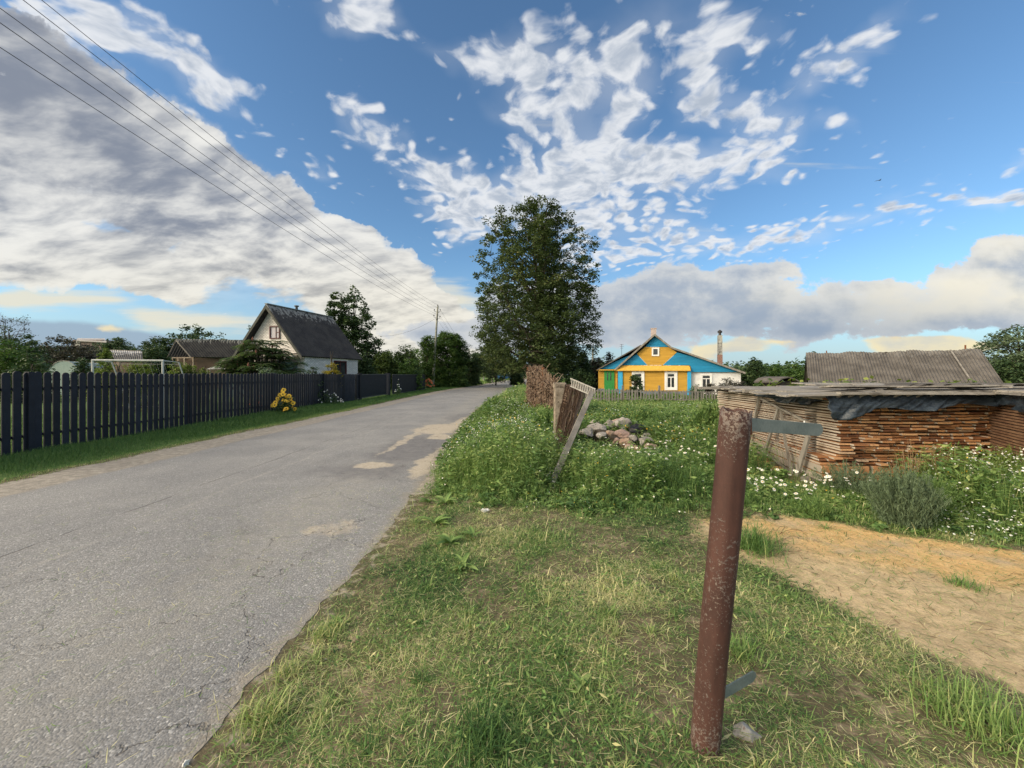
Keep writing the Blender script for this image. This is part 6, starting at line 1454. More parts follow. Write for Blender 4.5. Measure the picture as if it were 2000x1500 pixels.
# far woods that read as one mass, all along the horizon
rg = np.random.default_rng(200); n_ = 5200; az = rg.uniform(-1.05, 1.05, n_)*1.15; R1 = rg.uniform(230, 420, n_); hmax = 4.5+5.5*vnoise(az*14, az*0, 1.0, 9, 4)**1.2*1.6
hh = hmax*rg.random(n_)**.6; Cw = np.stack([R1*np.sin(az), R1*np.cos(az), hh], 1); ok = Cw[:,1] > 60; Cw = Cw[ok]
k_ = 14; ci = np.repeat(np.arange(len(Cw)), k_); Pn = Cw[ci]+rg.normal(size=(len(ci),3))*np.array([2.6,2.6,1.1]); Pn[:,2] = np.maximum(Pn[:,2], .2)
V, Fq = leaf_quads(Pn, rg.uniform(1.2,2.6,len(Pn)), rg.uniform(.8,1.6,len(Pn)), rg, .5)
fw = npmesh('far_woods', V, Fq, M['dark'], tint=np.repeat(np.clip(rg.normal(.5,.2,len(Pn)),0,1),4)); set_props(fw, kind='stuff')

# ================================================================== GRASS AND WEEDS
def blades(px_, py_, L, W2, lean, bendz, rg, mat, name, tint, base_z=None, kind=True):
    """bent blades: 5 vertices, 3 triangles each"""
    n_ = len(px_); z = gz(px_, py_) if base_z is None else base_z; ang = rg.uniform(0, 2*np.pi, n_)
    d = np.stack([np.cos(ang), np.sin(ang), np.zeros(n_)], 1); sd_ = np.stack([-np.sin(ang), np.cos(ang), np.zeros(n_)], 1)
    B = np.stack([px_, py_, z-0.004], 1); up = np.array([0,0,1.0]); c1, s1 = np.cos(lean)[:,None], np.sin(lean)[:,None]
    mid = B+(up*c1+d*s1)*(L*.55)[:,None]; l2 = np.minimum(lean+bendz, 2.3); c2, s2 = np.cos(l2)[:,None], np.sin(l2)[:,None]
    tip = mid+(up*c2+d*s2)*(L*.45)[:,None]; tip[:,2] = np.maximum(tip[:,2], z+0.004); w_ = W2[:,None]*.5
    V = np.stack([B-sd_*w_, B+sd_*w_, mid-sd_*w_*.85, mid+sd_*w_*.85, tip], 1).reshape(-1,3); b0 = (np.arange(n_)*5)[:,None]
    T = np.concatenate([b0+np.array([0,1,3]), b0+np.array([0,3,2]), b0+np.array([2,3,4])])
    o_ = npmesh(name, V, T, M[mat], tint=np.repeat(tint, 5))
    if kind: set_props(o_, kind='stuff')
    return o_
def scatter(n_, x0, x1, y0, y1, dens, rg):
    x = rg.uniform(x0, x1, n_); y = rg.uniform(y0, y1, n_); k = rg.random(n_) < dens(x, y); return x[k], y[k]
rg = np.random.default_rng(301)
# -- mown turf and clippings near the camera
def mown(x, y):
    road_ = sstep(x-np.interp(y, YS_, EDGE_R), -0.02, 0.30); sand_ = 1-np.clip(sandf(x, y)*1.3,0,1)*0.985; patch = 0.16+0.95*sstep(vnoise(x, y, 2.3, 21, 4), 0.38, 0.56)
    fade = 1-sstep(y, 5.0, 5.6)*0.6; edge_ = 0.5+0.5*sstep(x-rx_(y), .2, .7); return np.clip(road_*sand_*patch*fade*edge_, 0, 1)
def turf_batch(n_, y0, y1, sc, sd):
    rg = np.random.default_rng(sd); x, y = scatter(n_, -1.5, 3.6+0.6*(y1-1), y0, y1, mown, rg); k = len(x)
    nz = vnoise(x, y, 1.1, 33, 3); dry = sstep(vnoise(x, y, 1.9, 35, 3), .52, .66); flat = rg.random(k)
    L = sc*np.where(rg.random(k) < .25, rg.uniform(.04, .095, k), rg.uniform(.018, .05, k))*(1+.5*sstep(vnoise(x, y, 2.3, 38, 2), .55, .7)); lean = np.where(flat < .92, rg.uniform(1.1, 1.57, k), rg.uniform(.3, .9, k)); W2 = sc*rg.uniform(.0022,.0046,k)
    tint = np.clip(.36+.75*(nz-.5)*2+rg.normal(0,.18,k)+dry*rg.uniform(0,.38,k)+(rg.random(k)<.15)*.4-(rg.random(k)<.25)*.25, 0, 1)
    return blades(x, y, L, W2, lean, rg.uniform(.1,.9,k), rg, 'grass', 'mown_grass', tint)
turf_batch(210000, 0.9, 2.6, 1.0, 401); turf_batch(200000, 2.6, 4.2, 1.25, 402); turf_batch(110000, 4.2, 6.0, 1.6, 403)
# tufts of yellowish longer grass
rg = np.random.default_rng(404); tx = rg.uniform(-1.2, 3.6, 130); ty = rg.uniform(1.1, 4.9, 130); k = rg.random(130) < mown(tx, ty); tx, ty = tx[k], ty[k]
m_ = 46; ci = np.repeat(np.arange(len(tx)), m_); tc_ = rg.choice([.25,.4,.55,.7,.8], len(tx)); x = tx[ci]+rg.normal(0,.022,len(ci)); y = ty[ci]+rg.normal(0,.022,len(ci))
blades(x, y, rg.uniform(.05,.13,len(ci)), rg.uniform(.0025,.005,len(ci)), rg.uniform(.3,1.35,len(ci)), rg.uniform(.3,1.1,len(ci)), rg, 'grass', 'grass_tufts', np.clip(tc_[ci]+rg.normal(0,.12,len(ci)),0,1))
# clippings: straw lying flat, some on the road and sand
def strawd(x, y):
    on_road = (x < rx_(y)); return np.where(on_road, 0.05*sstep(x, -4.5, -1.3)+.012, .5)*np.where(sandf(x,y) > .5, .55, 1)
x, y = scatter(150000, -5.5, 5.5, 1.0, 5.4, strawd, rg); k = len(x); 
zz = np.where(x < rx_(y)+.05, .035, gz(x, y)+rg.uniform(.0,.035,k))
blades(x, y, rg.uniform(.02,.10,k), rg.uniform(.0012,.0035,k), np.full(k, 1.48)+rg.uniform(-.12,.05,k), rg.uniform(-.05,.1,k), rg, 'grass', 'grass_clippings', np.clip(rg.choice([.25,.4,.5,.6,.75,.9,1.0], k)+rg.normal(0,.05,k),0,1), base_z=zz)
# small round clover-like leaves and broad fallen leaves between
x, y = scatter(30000, -1.4, 3.8, 1.0, 5.0, lambda a,b: mown(a,b)*sstep(vnoise(a,b,2.7,44,2),.45,.62)*.8, rg); k = len(x)
C = np.stack([x, y, gz(x,y)+rg.uniform(.012,.05,k)], 1); V, Fq = leaf_quads(C, rg.uniform(.012,.045,k), rg.uniform(.005,.014,k), rg, .8)
set_props(npmesh('small_leaves', V, Fq, M['grass'], tint=np.repeat(np.clip(rg.normal(.42,.18,k),0,1),4)), kind='stuff')
# -- verges: left roadside strip, lawn edge
def vl(x, y):
    d = lx_(y)-x; return sstep(d, .62, 1.05)*(x > fxy_v(y)-.25)*(.4+.6*sstep(vnoise(x,y,1.4,51,2),.3,.5))
def fxy_v(y): return np.interp(y, [4,12,24,33,41,60], [-9.55,-9.72,-9.42,-9.35,-9.2,-11.5])
rg = np.random.default_rng(501)
x, y = scatter(210000, -10.6, -6.4, 5.0, 20, vl, rg); k = len(x); dd_ = lx_(y)-x; dry = (1-sstep(dd_, .9, 1.35))
sc_ = np.clip(y/7, 1, 3)
blades(x, y, (.035+.09*sstep(dd_,1.0,2.3))*rg.uniform(.6,1.3,k)*np.clip(y/9,1,1.6), .0045*sc_, rg.uniform(0,.8,k), rg.uniform(.1,.8,k), rg, 'grass', 'verge_grass', np.clip(.27+rg.normal(0,.11,k)+dry*rg.uniform(.1,.6,k),0,1))
x, y = scatter(90000, -12, -4.0, 20, 60, vl, rg); k = len(x); blades(x, y, rg.uniform(.06,.16,k), np.full(k,.016), rg.uniform(0,.8,k), rg.uniform(.1,.8,k), rg, 'grass', 'verge_grass', np.clip(.30+rg.normal(0,.12,k),0,1))
# lawn behind the fence
x, y = scatter(110000, -19, -9.7, 5.5, 22, lambda a,b: (a < fxy_v(b)-.1)*1.0, rg); k = len(x); blades(x, y, rg.uniform(.04,.11,k), np.full(k,.012), rg.uniform(0,.8,k), rg.uniform(.1,.8,k), rg, 'lawn', 'lawn', np.clip(.6+rg.normal(0,.16,k),0,1))
# far roadside grass at the bend
x, y = scatter(60000, -9, 30, 60, 165, lambda a,b: ((a < lx_(b)-.8)|(a > rx_(b)+.3))*(.3+.7*(vnoise(a,b,.3,61,2)>.4)), rg); k = len(x); blades(x, y, rg.uniform(.15,.4,k), np.full(k,.09), rg.uniform(0,.9,k), rg.uniform(.1,.8,k), rg, 'grass', 'far_grass', np.clip(.55+rg.normal(0,.13,k),0,1))

# -- tall weeds: verge right of the road and the whole field
STK = [(3.9,5.2),(10,5.0),(10,9.3),(4.7,9.3)]
def weed_h(x, y):
    yb = np.interp(x, [-1.3, 0, 2.4, 3.0, 3.6, 4.6, 9], [5.2, 4.6, 4.45, 4.35, 4.15, 3.55, 2.95])
    front = sstep(y-yb, -.05, .75); roadside = sstep(x-rx_(y), .02, 1.3); h_ = (.12+.62*np.minimum(front, 1))*(.30+.70*roadside)
    h_ = h_*(.40+1.20*(vnoise(x, y, .75, 71, 3)-.1)); h_ = np.where((x > 2.4) & (y < 6.0), h_*.36, h_); h_ = np.where((x > 5.0)&(y < 6), h_*1.9, h_)
    h_ *= np.where((y > 7)&(x > 1.2), .72, 1.0); h_ *= 1-.45*sstep(y, 14, 24)*(x > 2)
    heap = np.exp(-(((x-2.1)/1.05)**2+((y-7.0)/1.15)**2)**2); h_ *= 1-.72*heap
    rail = np.exp(-(((x-.62)/.30)**2+((y-4.95)/.42)**2)**2); h_ *= 1-.72*rail
    fs = sstep(x, 3.2, 4.0)*(1-sstep(x, 4.9, 5.3))*(y > 4.0)*(y < 5.6); h_ *= 1-.70*fs
    return np.clip(h_, .04, 1.1)
def weed_d(x, y):
    yb = np.interp(x, [-1.3, 0, 2.4, 3.0, 3.6, 4.6, 9], [5.1, 4.45, 4.3, 4.25, 4.05, 3.5, 2.95])
    d = sstep(y-yb, -.25, .35)*sstep(x-rx_(y), .0, .5)*(1-.97*sandf(x, y)); d *= (.35+.65*sstep(vnoise(x,y,.9,73,3),.30,.5)); d *= 1-.9*poly_mask(x, y, STK, .1)*1.0; d *= 1-.75*np.exp(-(((x-2.05)/.75)**2+((y-7.9)/.6)**2)**2)
    return np.clip(d, 0, 1)
def weeds(n_, x0, x1, y0, y1, K, ls, sd, tw=1.0):
    rg = np.random.default_rng(sd); x, y = scatter(n_, x0, x1, y0, y1, weed_d, rg); k = len(x); z = gz(x, y); H = weed_h(x, y)*rg.uniform(.55,1.15,k)
    ang = rg.uniform(0,2*np.pi,k); ln = rg.uniform(.0,.30,k)*H; T_ = np.stack([x+ln*np.cos(ang), y+ln*np.sin(ang), z+H], 1); B = np.stack([x,y,z],1)
    # stems
    a2 = rg.uniform(0,np.pi,k); sdv = np.stack([np.cos(a2),np.sin(a2),0*a2],1)*(.0022*tw*np.clip(y/6,1,3))[:,None]; V = np.stack([B-sdv,B+sdv,T_+sdv*.5,T_-sdv*.5],1).reshape(-1,3)
    tp = rg.normal(0,.16,k)+.45+.5*(vnoise(x,y,.8,77,2)-.5)
    set_props(npmesh('weed_stems', V, np.arange(4*k).reshape(-1,4), M['weed'], tint=np.repeat(np.clip(tp+.1,0,1),4)), kind='stuff')
    ci = np.repeat(np.arange(k), K); t = rg.random(len(ci))**.8; C = B[ci]*(1-t)[:,None]+T_[ci]*t[:,None]; spread = (.035+.10*(1-t))*np.clip(H[ci]/.5,.5,1.3); C[:,0] += rg.normal(0,1,len(ci))*spread; C[:,1] += rg.normal(0,1,len(ci))*spread
    broad = (rg.random(k) < .22)[ci]; L = ls*rg.uniform(.6,1.5,len(ci))*np.where(broad,1.15,1.0); Wd = L*np.where(broad, .42, .16)
    V, Fq = leaf_quads(C, L, Wd, rg, .6); set_props(npmesh('weeds', V, Fq, M['weed'], tint=np.repeat(np.clip(tp[ci]+rg.normal(0,.17,len(ci))+.16*(t-.4),0,1),4)), kind='stuff')
    return x, y, z, H, T_
w1 = weeds(9000, -1.5, 8.5, 2.9, 7.2, 30, .060, 601); w2_ = weeds(12000, -1.7, 10, 7.2, 12.5, 24, .085, 602, 1.3); w3 = weeds(16000, -1.7, 19, 12.5, 26, 18, .13, 603, 1.6); w4 = weeds(9000, -1, 36, 26, 44, 12, .22, 604, 2)
# long grass blades among the weeds
rg = np.random.default_rng(610)
for (n_, x0, x1, y0, y1, wsc, hs) in ((110000, -1.5, 9, 3.0, 7.5, 1.0, .85), (75000, -1.7, 11, 7.5, 14, 1.6, .95), (70000, -1.7, 20, 14, 26, 2.6, 1.15)):
    x, y = scatter(n_, x0, x1, y0, y1, lambda a,b: weed_d(a,b)*.9, rg); k = len(x); H = weed_h(x,y)*rg.uniform(.5,1.2,k)*hs+.05
    blades(x, y, H, .0042*wsc*rg.uniform(.7,1.3,k), rg.uniform(0,.45,k), rg.uniform(.1,.9,k), rg, 'grass', 'tall_grass', np.clip(.40+.22*sstep(y,7,12)+rg.normal(0,.14,k)+.4*(vnoise(x,y,.7,79,2)-.5)+(rg.random(k)<.12)*.3,0,1))
# flowers: small white mayweed heads floating on the stems
def flowers(name, X_, Y_, Z_, r, mat, rg, tilt=.5):
    k = len(X_); N_ = 6; th = np.linspace(0,2*np.pi,N_,endpoint=False); nn = np.stack([rg.normal(0,tilt,k), rg.normal(-.25,tilt,k), np.ones(k)],1); nn /= np.linalg.norm(nn,axis=1)[:,None]
    a = np.cross(nn,[1,0,0]); a /= np.linalg.norm(a,axis=1)[:,None]; b = np.cross(nn,a); r = np.broadcast_to(r,(k,))[:,None,None]
    V = np.stack([X_,Y_,Z_],1)[:,None,:]+(a[:,None,:]*np.cos(th)[None,:,None]+b[:,None,:]*np.sin(th)[None,:,None])*r
    o_ = npmesh(name, V.reshape(-1,3), np.arange(k*N_).reshape(-1,N_), M[mat]); set_props(o_, kind='stuff'); return nn
def put_flowers(w_, frac, r0, r1, sd, clump=.46, name='white_flowers', mat='petal', region=None):
    rg = np.random.default_rng(sd); x, y, z, H, T_ = w_; p_ = frac*sstep(vnoise(x, y, .75, 81, 3), clump, clump+.12)
    if region is not None: p_ = p_*region(x, y)
    rep = 4; ok = np.concatenate([rg.random(len(x)) < p_ for _ in range(rep)]); X_ = np.tile(T_[:,0], rep)[ok]+rg.normal(0,.05,ok.sum()); Y_ = np.tile(T_[:,1], rep)[ok]+rg.normal(0,.05,ok.sum()); Z_ = np.tile(T_[:,2], rep)[ok]+rg.uniform(-.12,.02,ok.sum())
    rr_ = rg.uniform(r0, r1, len(X_)); nn = flowers(name, X_, Y_, Z_, rr_, mat, rg); return X_, Y_, Z_, rr_, nn
lefty = lambda a, b: np.where(a < 1.2, 1.0, np.where(a > 2.6, .42, .30))
fa = put_flowers(w1, .50, .006, .0105, 701, .42, region=lambda a,b: np.where(a < .6, 1.0, .30)); put_flowers(w2_, .60, .008, .014, 702, .43, region=lambda a,b: np.where(a < .8, 1.0, .14)); put_flowers(w3, .16, .012, .022, 703, .5)
put_flowers(w2_, .12, .010, .017, 704, .5, 'yellow_flowers', 'petal_y'); put_flowers(w1, .07, .006, .010, 705, .55, 'yellow_flowers', 'petal_y')
rg = np.random.default_rng(706); flowers('flower_centres', fa[0]+fa[4][:,0]*.002, fa[1]+fa[4][:,1]*.002, fa[2]+fa[4][:,2]*.002, fa[3]*.42, 'petal_y', rg, .3)
# dense white patch to the lower right of the sage bush
rg = np.random.default_rng(711); x, y = scatter(2300, 4.2, 6.4, 3.4, 5.0, lambda a,b: sstep(vnoise(a,b,1.5,83,2),.36,.5)*weed_d(a,b)*.8, rg); hz_ = weed_h(x,y)
flowers('white_flowers', x, y, gz(x,y)+hz_*rg.uniform(.45,1.08,len(x)), rg.uniform(.006,.0115,len(x)), 'petal', rg, .5)
# bigger ox-eye daisies between the sand and the timber
def daisy_bed(n_, x0, x1, y0, y1, h0, h1, r, sd, name='daisies'):
    rg = np.random.default_rng(sd); x = rg.uniform(x0,x1,n_); y = rg.uniform(y0,y1,n_); z = gz(x,y)+rg.uniform(h0,h1,n_); N_ = 11; Vp, Fp, Vc, Fc2 = [], [], [], []
    Vs2 = []
    for i in range(n_):
        nn = np.array([rg.normal(-.2,.4), rg.normal(-.35,.4), 1.]); nn /= np.linalg.norm(nn); a = np.cross(nn,[1,0,0]); a /= np.linalg.norm(a); b = np.cross(nn,a); c = np.array([x[i],y[i],z[i]]); rr_ = r*rg.uniform(.75,1.15)
        for j in range(N_):
            t = 2*np.pi*j/N_; d = a*np.cos(t)+b*np.sin(t); e = np.cross(nn,d); q0 = len(Vp); Vp += [c+d*rr_*.2, c+d*rr_*.75+e*rr_*.2, c+d*rr_-nn*rr_*.12, c+d*rr_*.75-e*rr_*.2]; Fp.append((q0,q0+1,q0+2,q0+3))
        for j in range(6): t = 2*np.pi*j/6; Vc.append(c+nn*.003+(a*np.cos(t)+b*np.sin(t))*rr_*.3)
        Fc2.append(tuple(range(6*i,6*i+6))); g0 = np.array([x[i]+rg.normal(0,.05), y[i]+rg.normal(0,.05), gzf(x[i],y[i])]); Vs2 += [g0-[.002,0,0], g0+[.002,0,0], c+[.0015,0,0], c-[.0015,0,0]]
    set_props(npmesh(name, np.array(Vp), np.array(Fp), M['petal']), kind='stuff'); set_props(npmesh('daisy_centres', np.array(Vc), np.array(Fc2), M['petal_y']), kind='stuff')
    set_props(npmesh('daisy_stems', np.array(Vs2), np.arange(len(Vs2)).reshape(-1,4), M['weed'], tint=np.full(len(Vs2),.5)), kind='stuff')
daisy_bed(85, 2.7, 4.5, 4.45, 5.15, .10, .34, .021, 721); daisy_bed(60, 1.3, 2.9, 4.7, 6.2, .35, .62, .018, 722); daisy_bed(40, 5.5, 6.6, 4.3, 4.9, .3, .55, .022, 723)

# white umbels standing above the weeds (countable plants)
def umbel(x, y, H, rr_, label, seed):
    rg = np.random.default_rng(seed); z = gzf(x, y); t0 = thing('umbel_plant', label, 'plant', (x, y, z), 'white umbel plants in the weeds'); lx, ly = rg.normal(0,.05,2); T_ = np.array([x+lx, y+ly, z+H])
    st_ = [np.array([[x,y,z],[x+lx*.4,y+ly*.4,z+H*.55],T_])]; rad2 = [np.array([.005,.004,.003])]; V2, F2 = [], []
    for i in range(34):
        a = rg.uniform(0,2*np.pi); r_ = rr_*rg.random()**.5; e = T_+np.array([r_*np.cos(a), r_*np.sin(a), .035+.012*rg.random()-.25*r_]); 
        if i % 3 == 0: st_.append(np.array([T_, e-[0,0,.004]])); rad2.append(np.array([.0016,.0012]))
        q0 = len(V2)
        for j in range(6): th = j*np.pi/3; V2.append(e+np.array([np.cos(th)*.0085, np.sin(th)*.0085, rg.uniform(-.003,.003)]))
        F2.append(tuple(range(q0,q0+6)))
    V, Fq = tubes_np(st_, rad2, 4); npmesh('stem', V, Fq, M['weed'], t0, tint=np.full(len(V), .5)); npmesh('flower_head', np.array(V2), np.array(F2), M['petal'], t0)
ump = [(1310,845,9,.72),(1338,850,8.6,.7),(1352,850,8.4,.74),(1307,868,7.6,.7),(1370,877,7.3,.66),(1378,889,7.0,.62),(1386,897,6.9,.6),(1396,893,7.1,.6),(1382,905,6.7,.58),(1372,899,6.8,.6),(1392,910,6.5,.55),(1265,915,6.2,.5),(1286,905,6.3,.55),(1283,888,6.8,.6),(1262,893,6.9,.55),
       (1250,900,6.4,.5),(1214,925,5.9,.42),(1330,778,14,.7),(1345,790,12,.7),(1300,915,6.0,.5),(1990,905,4.9,.6),(1985,912,4.8,.55),(1972,925,4.7,.5),(1408,920,5.9,.5)]
for i, (px, py, Y, _h) in enumerate(ump):
    p = P(px, py, Y); H = p.z-gzf(p.x, p.y); umbel(p.x, p.y, max(.2, H-.03), [.05,.04,.06,.045][i % 4], 'white umbel flower head, %s of those standing out above the weeds counted from the barn side' % 'x' if False else 'white flat flower head at the %s place in the weed field' % ['far left','far middle','far right','upper left','upper right','first right','second right','third right','fourth right','fifth right','sixth right','lower left','lower middle','middle','mid left','second lower left','nearest left','most distant','second most distant','low central','tallest right edge','second right edge','lowest right edge','nearest the rusty pipe'][i], 800+i)
# feathery grey-green wormwood bush and its neighbours by the sand
def feather(label, x, y, H, rad_, n_st, seed, mat='sage', name='wormwood_bush', K=46, ll=.045, lw=.006, cat='bush', spread=.09):
    rg = np.random.default_rng(seed); z = gzf(x, y); t0 = thing(name, label, cat, (x, y, z)); paths, radii, Cs, Dr = [], [], [], []
    for i in range(n_st):
        a = rg.uniform(0,2*np.pi); r_ = rad_*rg.random()**.55; hh_ = H*(1-.42*(r_/rad_)**2)*rg.uniform(.7,1.05); s_ = np.array([x+.45*r_*np.cos(a), y+.45*r_*np.sin(a), z]); e = np.array([x+r_*np.cos(a), y+r_*np.sin(a), z+hh_]); q_ = np.linspace(0,1,5)[:,None]; m_ = np.array([s_[0]*.7+e[0]*.3, s_[1]*.7+e[1]*.3, z+hh_*.55]); c_ = (1-q_)**2*s_+2*q_*(1-q_)*m_+q_**2*e
        paths.append(c_); radii.append(np.linspace(.0035,.0015,5)); t = rg.uniform(.12,1.0,K); pt_ = np.stack([np.interp(t, np.linspace(0,1,5), c_[:,d]) for d in range(3)],1); pt_ += rg.normal(0,1,(K,3))*np.array([.4,.4,.35])*spread*(1.15-t)[:,None]; Cs.append(pt_)
    V, Fq = tubes_np(paths, radii, 3); npmesh('stem', V, Fq, M[mat], t0, tint=np.full(len(V), .55)); C = np.concatenate(Cs); k = len(C); a = rg.normal(0,.55,(k,3)); a[:,2] += .9; a /= np.linalg.norm(a,axis=1)[:,None]; b = np.cross(a, rg.normal(size=(k,3))); b /= np.linalg.norm(b,axis=1)[:,None]; L = ll*rg.uniform(.6,1.4,k)[:,None]
    V = np.stack([C-a*L*.5, C+b*lw*.5, C+a*L*.5, C-b*lw*.5],1).reshape(-1,3); npmesh('foliage', V, np.arange(4*k).reshape(-1,4), M[mat], t0, tint=np.repeat(np.clip(rg.normal(.48,.2,k),0,1),4)); return t0
feather('feathery grey-green wormwood bush at the sand edge before the timber', 4.02, 3.98, .64, .34, 300, 901)
feather('smaller feathery weed clump left of the wormwood bush', 3.30, 4.28, .22, .20, 60, 902, 'weed')
feather('feathery green weed clump right of the wormwood bush', 4.55, 4.25, .50, .34, 130, 903, 'weed')
feather('tall yellow-green weed clump at the right edge of the picture', 6.15, 4.72, .66, .32, 120, 904, 'bright', K=40, ll=.05, lw=.014)
feather('dry brown seed stalks before the right end of the front stack', 5.45, 4.95, .62, .26, 46, 905, 'drystalk', 'dry_plant', K=38, ll=.014, lw=.008, cat='plant', spread=.06)
feather('dry tan seed stalks rising behind the wormwood bush', 5.0, 4.85, .70, .22, 34, 906, 'drystalk', 'dry_plant', K=34, ll=.013, lw=.007, cat='plant', spread=.06)
feather('dark leafy mound just left of the rusty pipe top', P(1384,860,8.6).x, 8.6, .95, .42, 210, 907, 'weed', 'leafy_mound', K=44, ll=.07, lw=.03)
feather('leafy mugwort clump behind the stone heap', 3.35, 9.6, .8, .5, 150, 908, 'weed', 'mugwort', K=36, ll=.07, lw=.025)
feather('tall reddish weed stalks by the overgrown netting', P(1047,800,12).x, 12, .85, .3, 60, 909, 'drystalk', 'dry_plant', K=26, ll=.03, lw=.012, cat='plant')
feather('dark leafy weed bush at the foot of the pitted fence post', .78, 8.3, .85, .5, 170, 910, 'weed', 'leafy_mound', K=40, ll=.075, lw=.028)
feather('leafy weed bush on the verge beside the road bend', -.55, 12.0, .85, .5, 150, 911, 'weed', 'leafy_mound', K=36, ll=.09, lw=.035)
feather('tall pale weed clump between wormwood and front stack', 4.35, 5.0, .42, .4, 80, 912, 'sage')
# vine sprouts on the stack roof
rg = np.random.default_rng(920)
for i, (px, py, n_) in enumerate([(1500,752,10),(1550,750,14),(1610,750,16),(1635,747,12),(1700,742,14),(1775,750,12),(1880,756,22),(1950,756,14)]):
    p = P(px, py, 8.9); t0 = thing('vine_sprout', 'yellow-green vine sprout, %s from the left on the stack roof ridge' % ordw(i+1), 'plant', (p.x, p.y, RZ-.1), 'vine sprouts on the stack roof'); C = np.stack([p.x+rg.normal(0,.16,n_), p.y+rg.normal(0,.12,n_), RZ-.05+np.abs(rg.normal(0,.07,n_))],1)
    V, Fq = leaf_quads(C, rg.uniform(.08,.16,n_), rg.uniform(.07,.12,n_), rg, .8); npmesh('foliage', V, Fq, M['bright'], t0, tint=np.repeat(rg.random(n_),4)); pa = [np.array([[p.x,p.y,RZ-.12],[c[0],c[1],c[2]]]) for c in C[:6]]; V, Fq = tubes_np(pa, [np.array([.006,.004])]*len(pa), 3); npmesh('stem', V, Fq, M['bright'], t0, tint=np.full(len(V),.4))
# long-leaved dock plants along the road edge
def dock(x, y, n_, L0, label, seed, tcol=.45):
    rg = np.random.default_rng(seed); z = gzf(x, y); V, T_ = [], []
    for i in range(n_):
        a = rg.uniform(0,2*np.pi); el = rg.uniform(.3,1.25); L_ = L0*rg.uniform(.6,1.2); w_ = L_*rg.uniform(.09,.15); d = np.array([np.cos(a),np.sin(a),0]); sdv = np.array([-np.sin(a),np.cos(a),0]); tt_ = tcol+rg.normal(0,.12); prev = None
        for j in range(7):
            t = j/6; c = np.array([x,y,z+.01])+d*L_*(t*np.cos(el*(1-t*.7)))+np.array([0,0,1])*L_*(np.sin(el)*t-.55*t*t*np.sin(el)+.02); c[2] = max(c[2], z+.008); w1_ = w_*np.sin(np.pi*min(.97,t*.9+.08))**.8+.002; q_ = (c-sdv*w1_+[0,0,w1_*.35], c, c+sdv*w1_+[0,0,w1_*.35])
            if prev is not None:
                V += [prev[0],prev[1],q_[1],q_[0], prev[1],prev[2],q_[2],q_[1]]; T_ += [np.clip(tt_,0,1)]*8
            prev = q_
    o_ = npmesh('dock_plant', np.array(V), np.arange(len(V)).reshape(-1,4), M['weed'], loc=(x,y,z), tint=np.array(T_)+.12, smooth=True); set_props(o_, label, 'plant', 'long-leaved dock plants')
dk = [(848,1030,16,.24,'largest dock plant at the bend of the grass edge'),(880,1072,14,.22,'drooping dock plant with folded leaves near the road'),(905,1118,10,.20,'dock plant with one pale upturned leaf'),(1000,938,12,.20,'dock plant beside the pale blue bag'),(870,990,14,.24,'bright dock plant on the verge before the weeds'),
      (925,1060,10,.16,'small grey-green dock plant in the mown grass'),(1135,1365,9,.11,'small bright dock seedling in front of the pipe'),(655,1215,8,.09,'tiny yellowish plantain near the asphalt edge'),(1300,985,10,.16,'dock plant among grass left of the pipe'),(838,985,12,.2,'dock plant at the very edge of the asphalt')]
for i, (px, py, n_, L_, lb) in enumerate(dk): g_ = G(px, py, .02); dock(g_.x, g_.y, n_, L_*.72, lb, 940+i, .5 if i % 2 else .62)
# isolated grass tussocks on the sand
for i, (px, py, r_, H, n_, lb) in enumerate([(1885,1165,.11,.09,130,'small green grass tussock alone on the sand'),(1470,1085,.22,.22,700,'green grass tussock right of the pipe at the sand edge'),(1430,990,.22,.26,500,'upright green tussock under the daisies by the pipe'),(1445,1300,.10,.10,200,'yellow-green tussock above the lower strap'),
      (1905,1440,.22,.17,520,'yellowish tussock leaning over the sand at lower right'),(640,1240,.10,.10,200,'yellow tussock at the ragged asphalt edge'),(520,1400,.13,.12,260,'pale yellow tussock by the road at lower left'),(560,1140+180,.08,.1,120,'small straw-coloured tussock beside the road'),(945,1480,.12,.12,260,'dark green tussock at the bottom middle')]):
    g_ = G(px, py); rg = np.random.default_rng(960+i); x = g_.x+rg.normal(0,r_*.45,n_); y = g_.y+rg.normal(0,r_*.45,n_); o_ = blades(x, y, H*rg.uniform(.5,1.3,n_), rg.uniform(.003,.0055,n_), rg.uniform(.1,1.1,n_), rg.uniform(.2,.9,n_), rg, 'grass', 'grass_tussock', np.clip([.42,.38,.36,.55,.58,.72,.72,.8,.2][i]+rg.normal(0,.12,n_),0,1), kind=False)
    set_props(o_, lb, 'tussock', 'single grass tussocks')
# flowering grass stalks leaning over the sand
rg = np.random.default_rng(980); paths = []; 
for i in range(26):
    g_ = G(rg.uniform(1455,1520), rg.uniform(1050,1110)); d = Vector((rg.uniform(.5,1.0), rg.uniform(-.1,.5), 0)).normalized(); L_ = rg.uniform(.18,.34); pts = [g_+d*L_*t*.9+Vector((0,0,L_*(.9*t-.62*t*t))) for t in np.linspace(0,1,7)]; paths.append(pts); 
o_ = strands('seed_grass', M['drystalk'], paths, .0018, loc=tuple(G(1480,1080))); set_props(o_, 'arching dry seed grass stalks over the sand right of the pipe', 'grass')
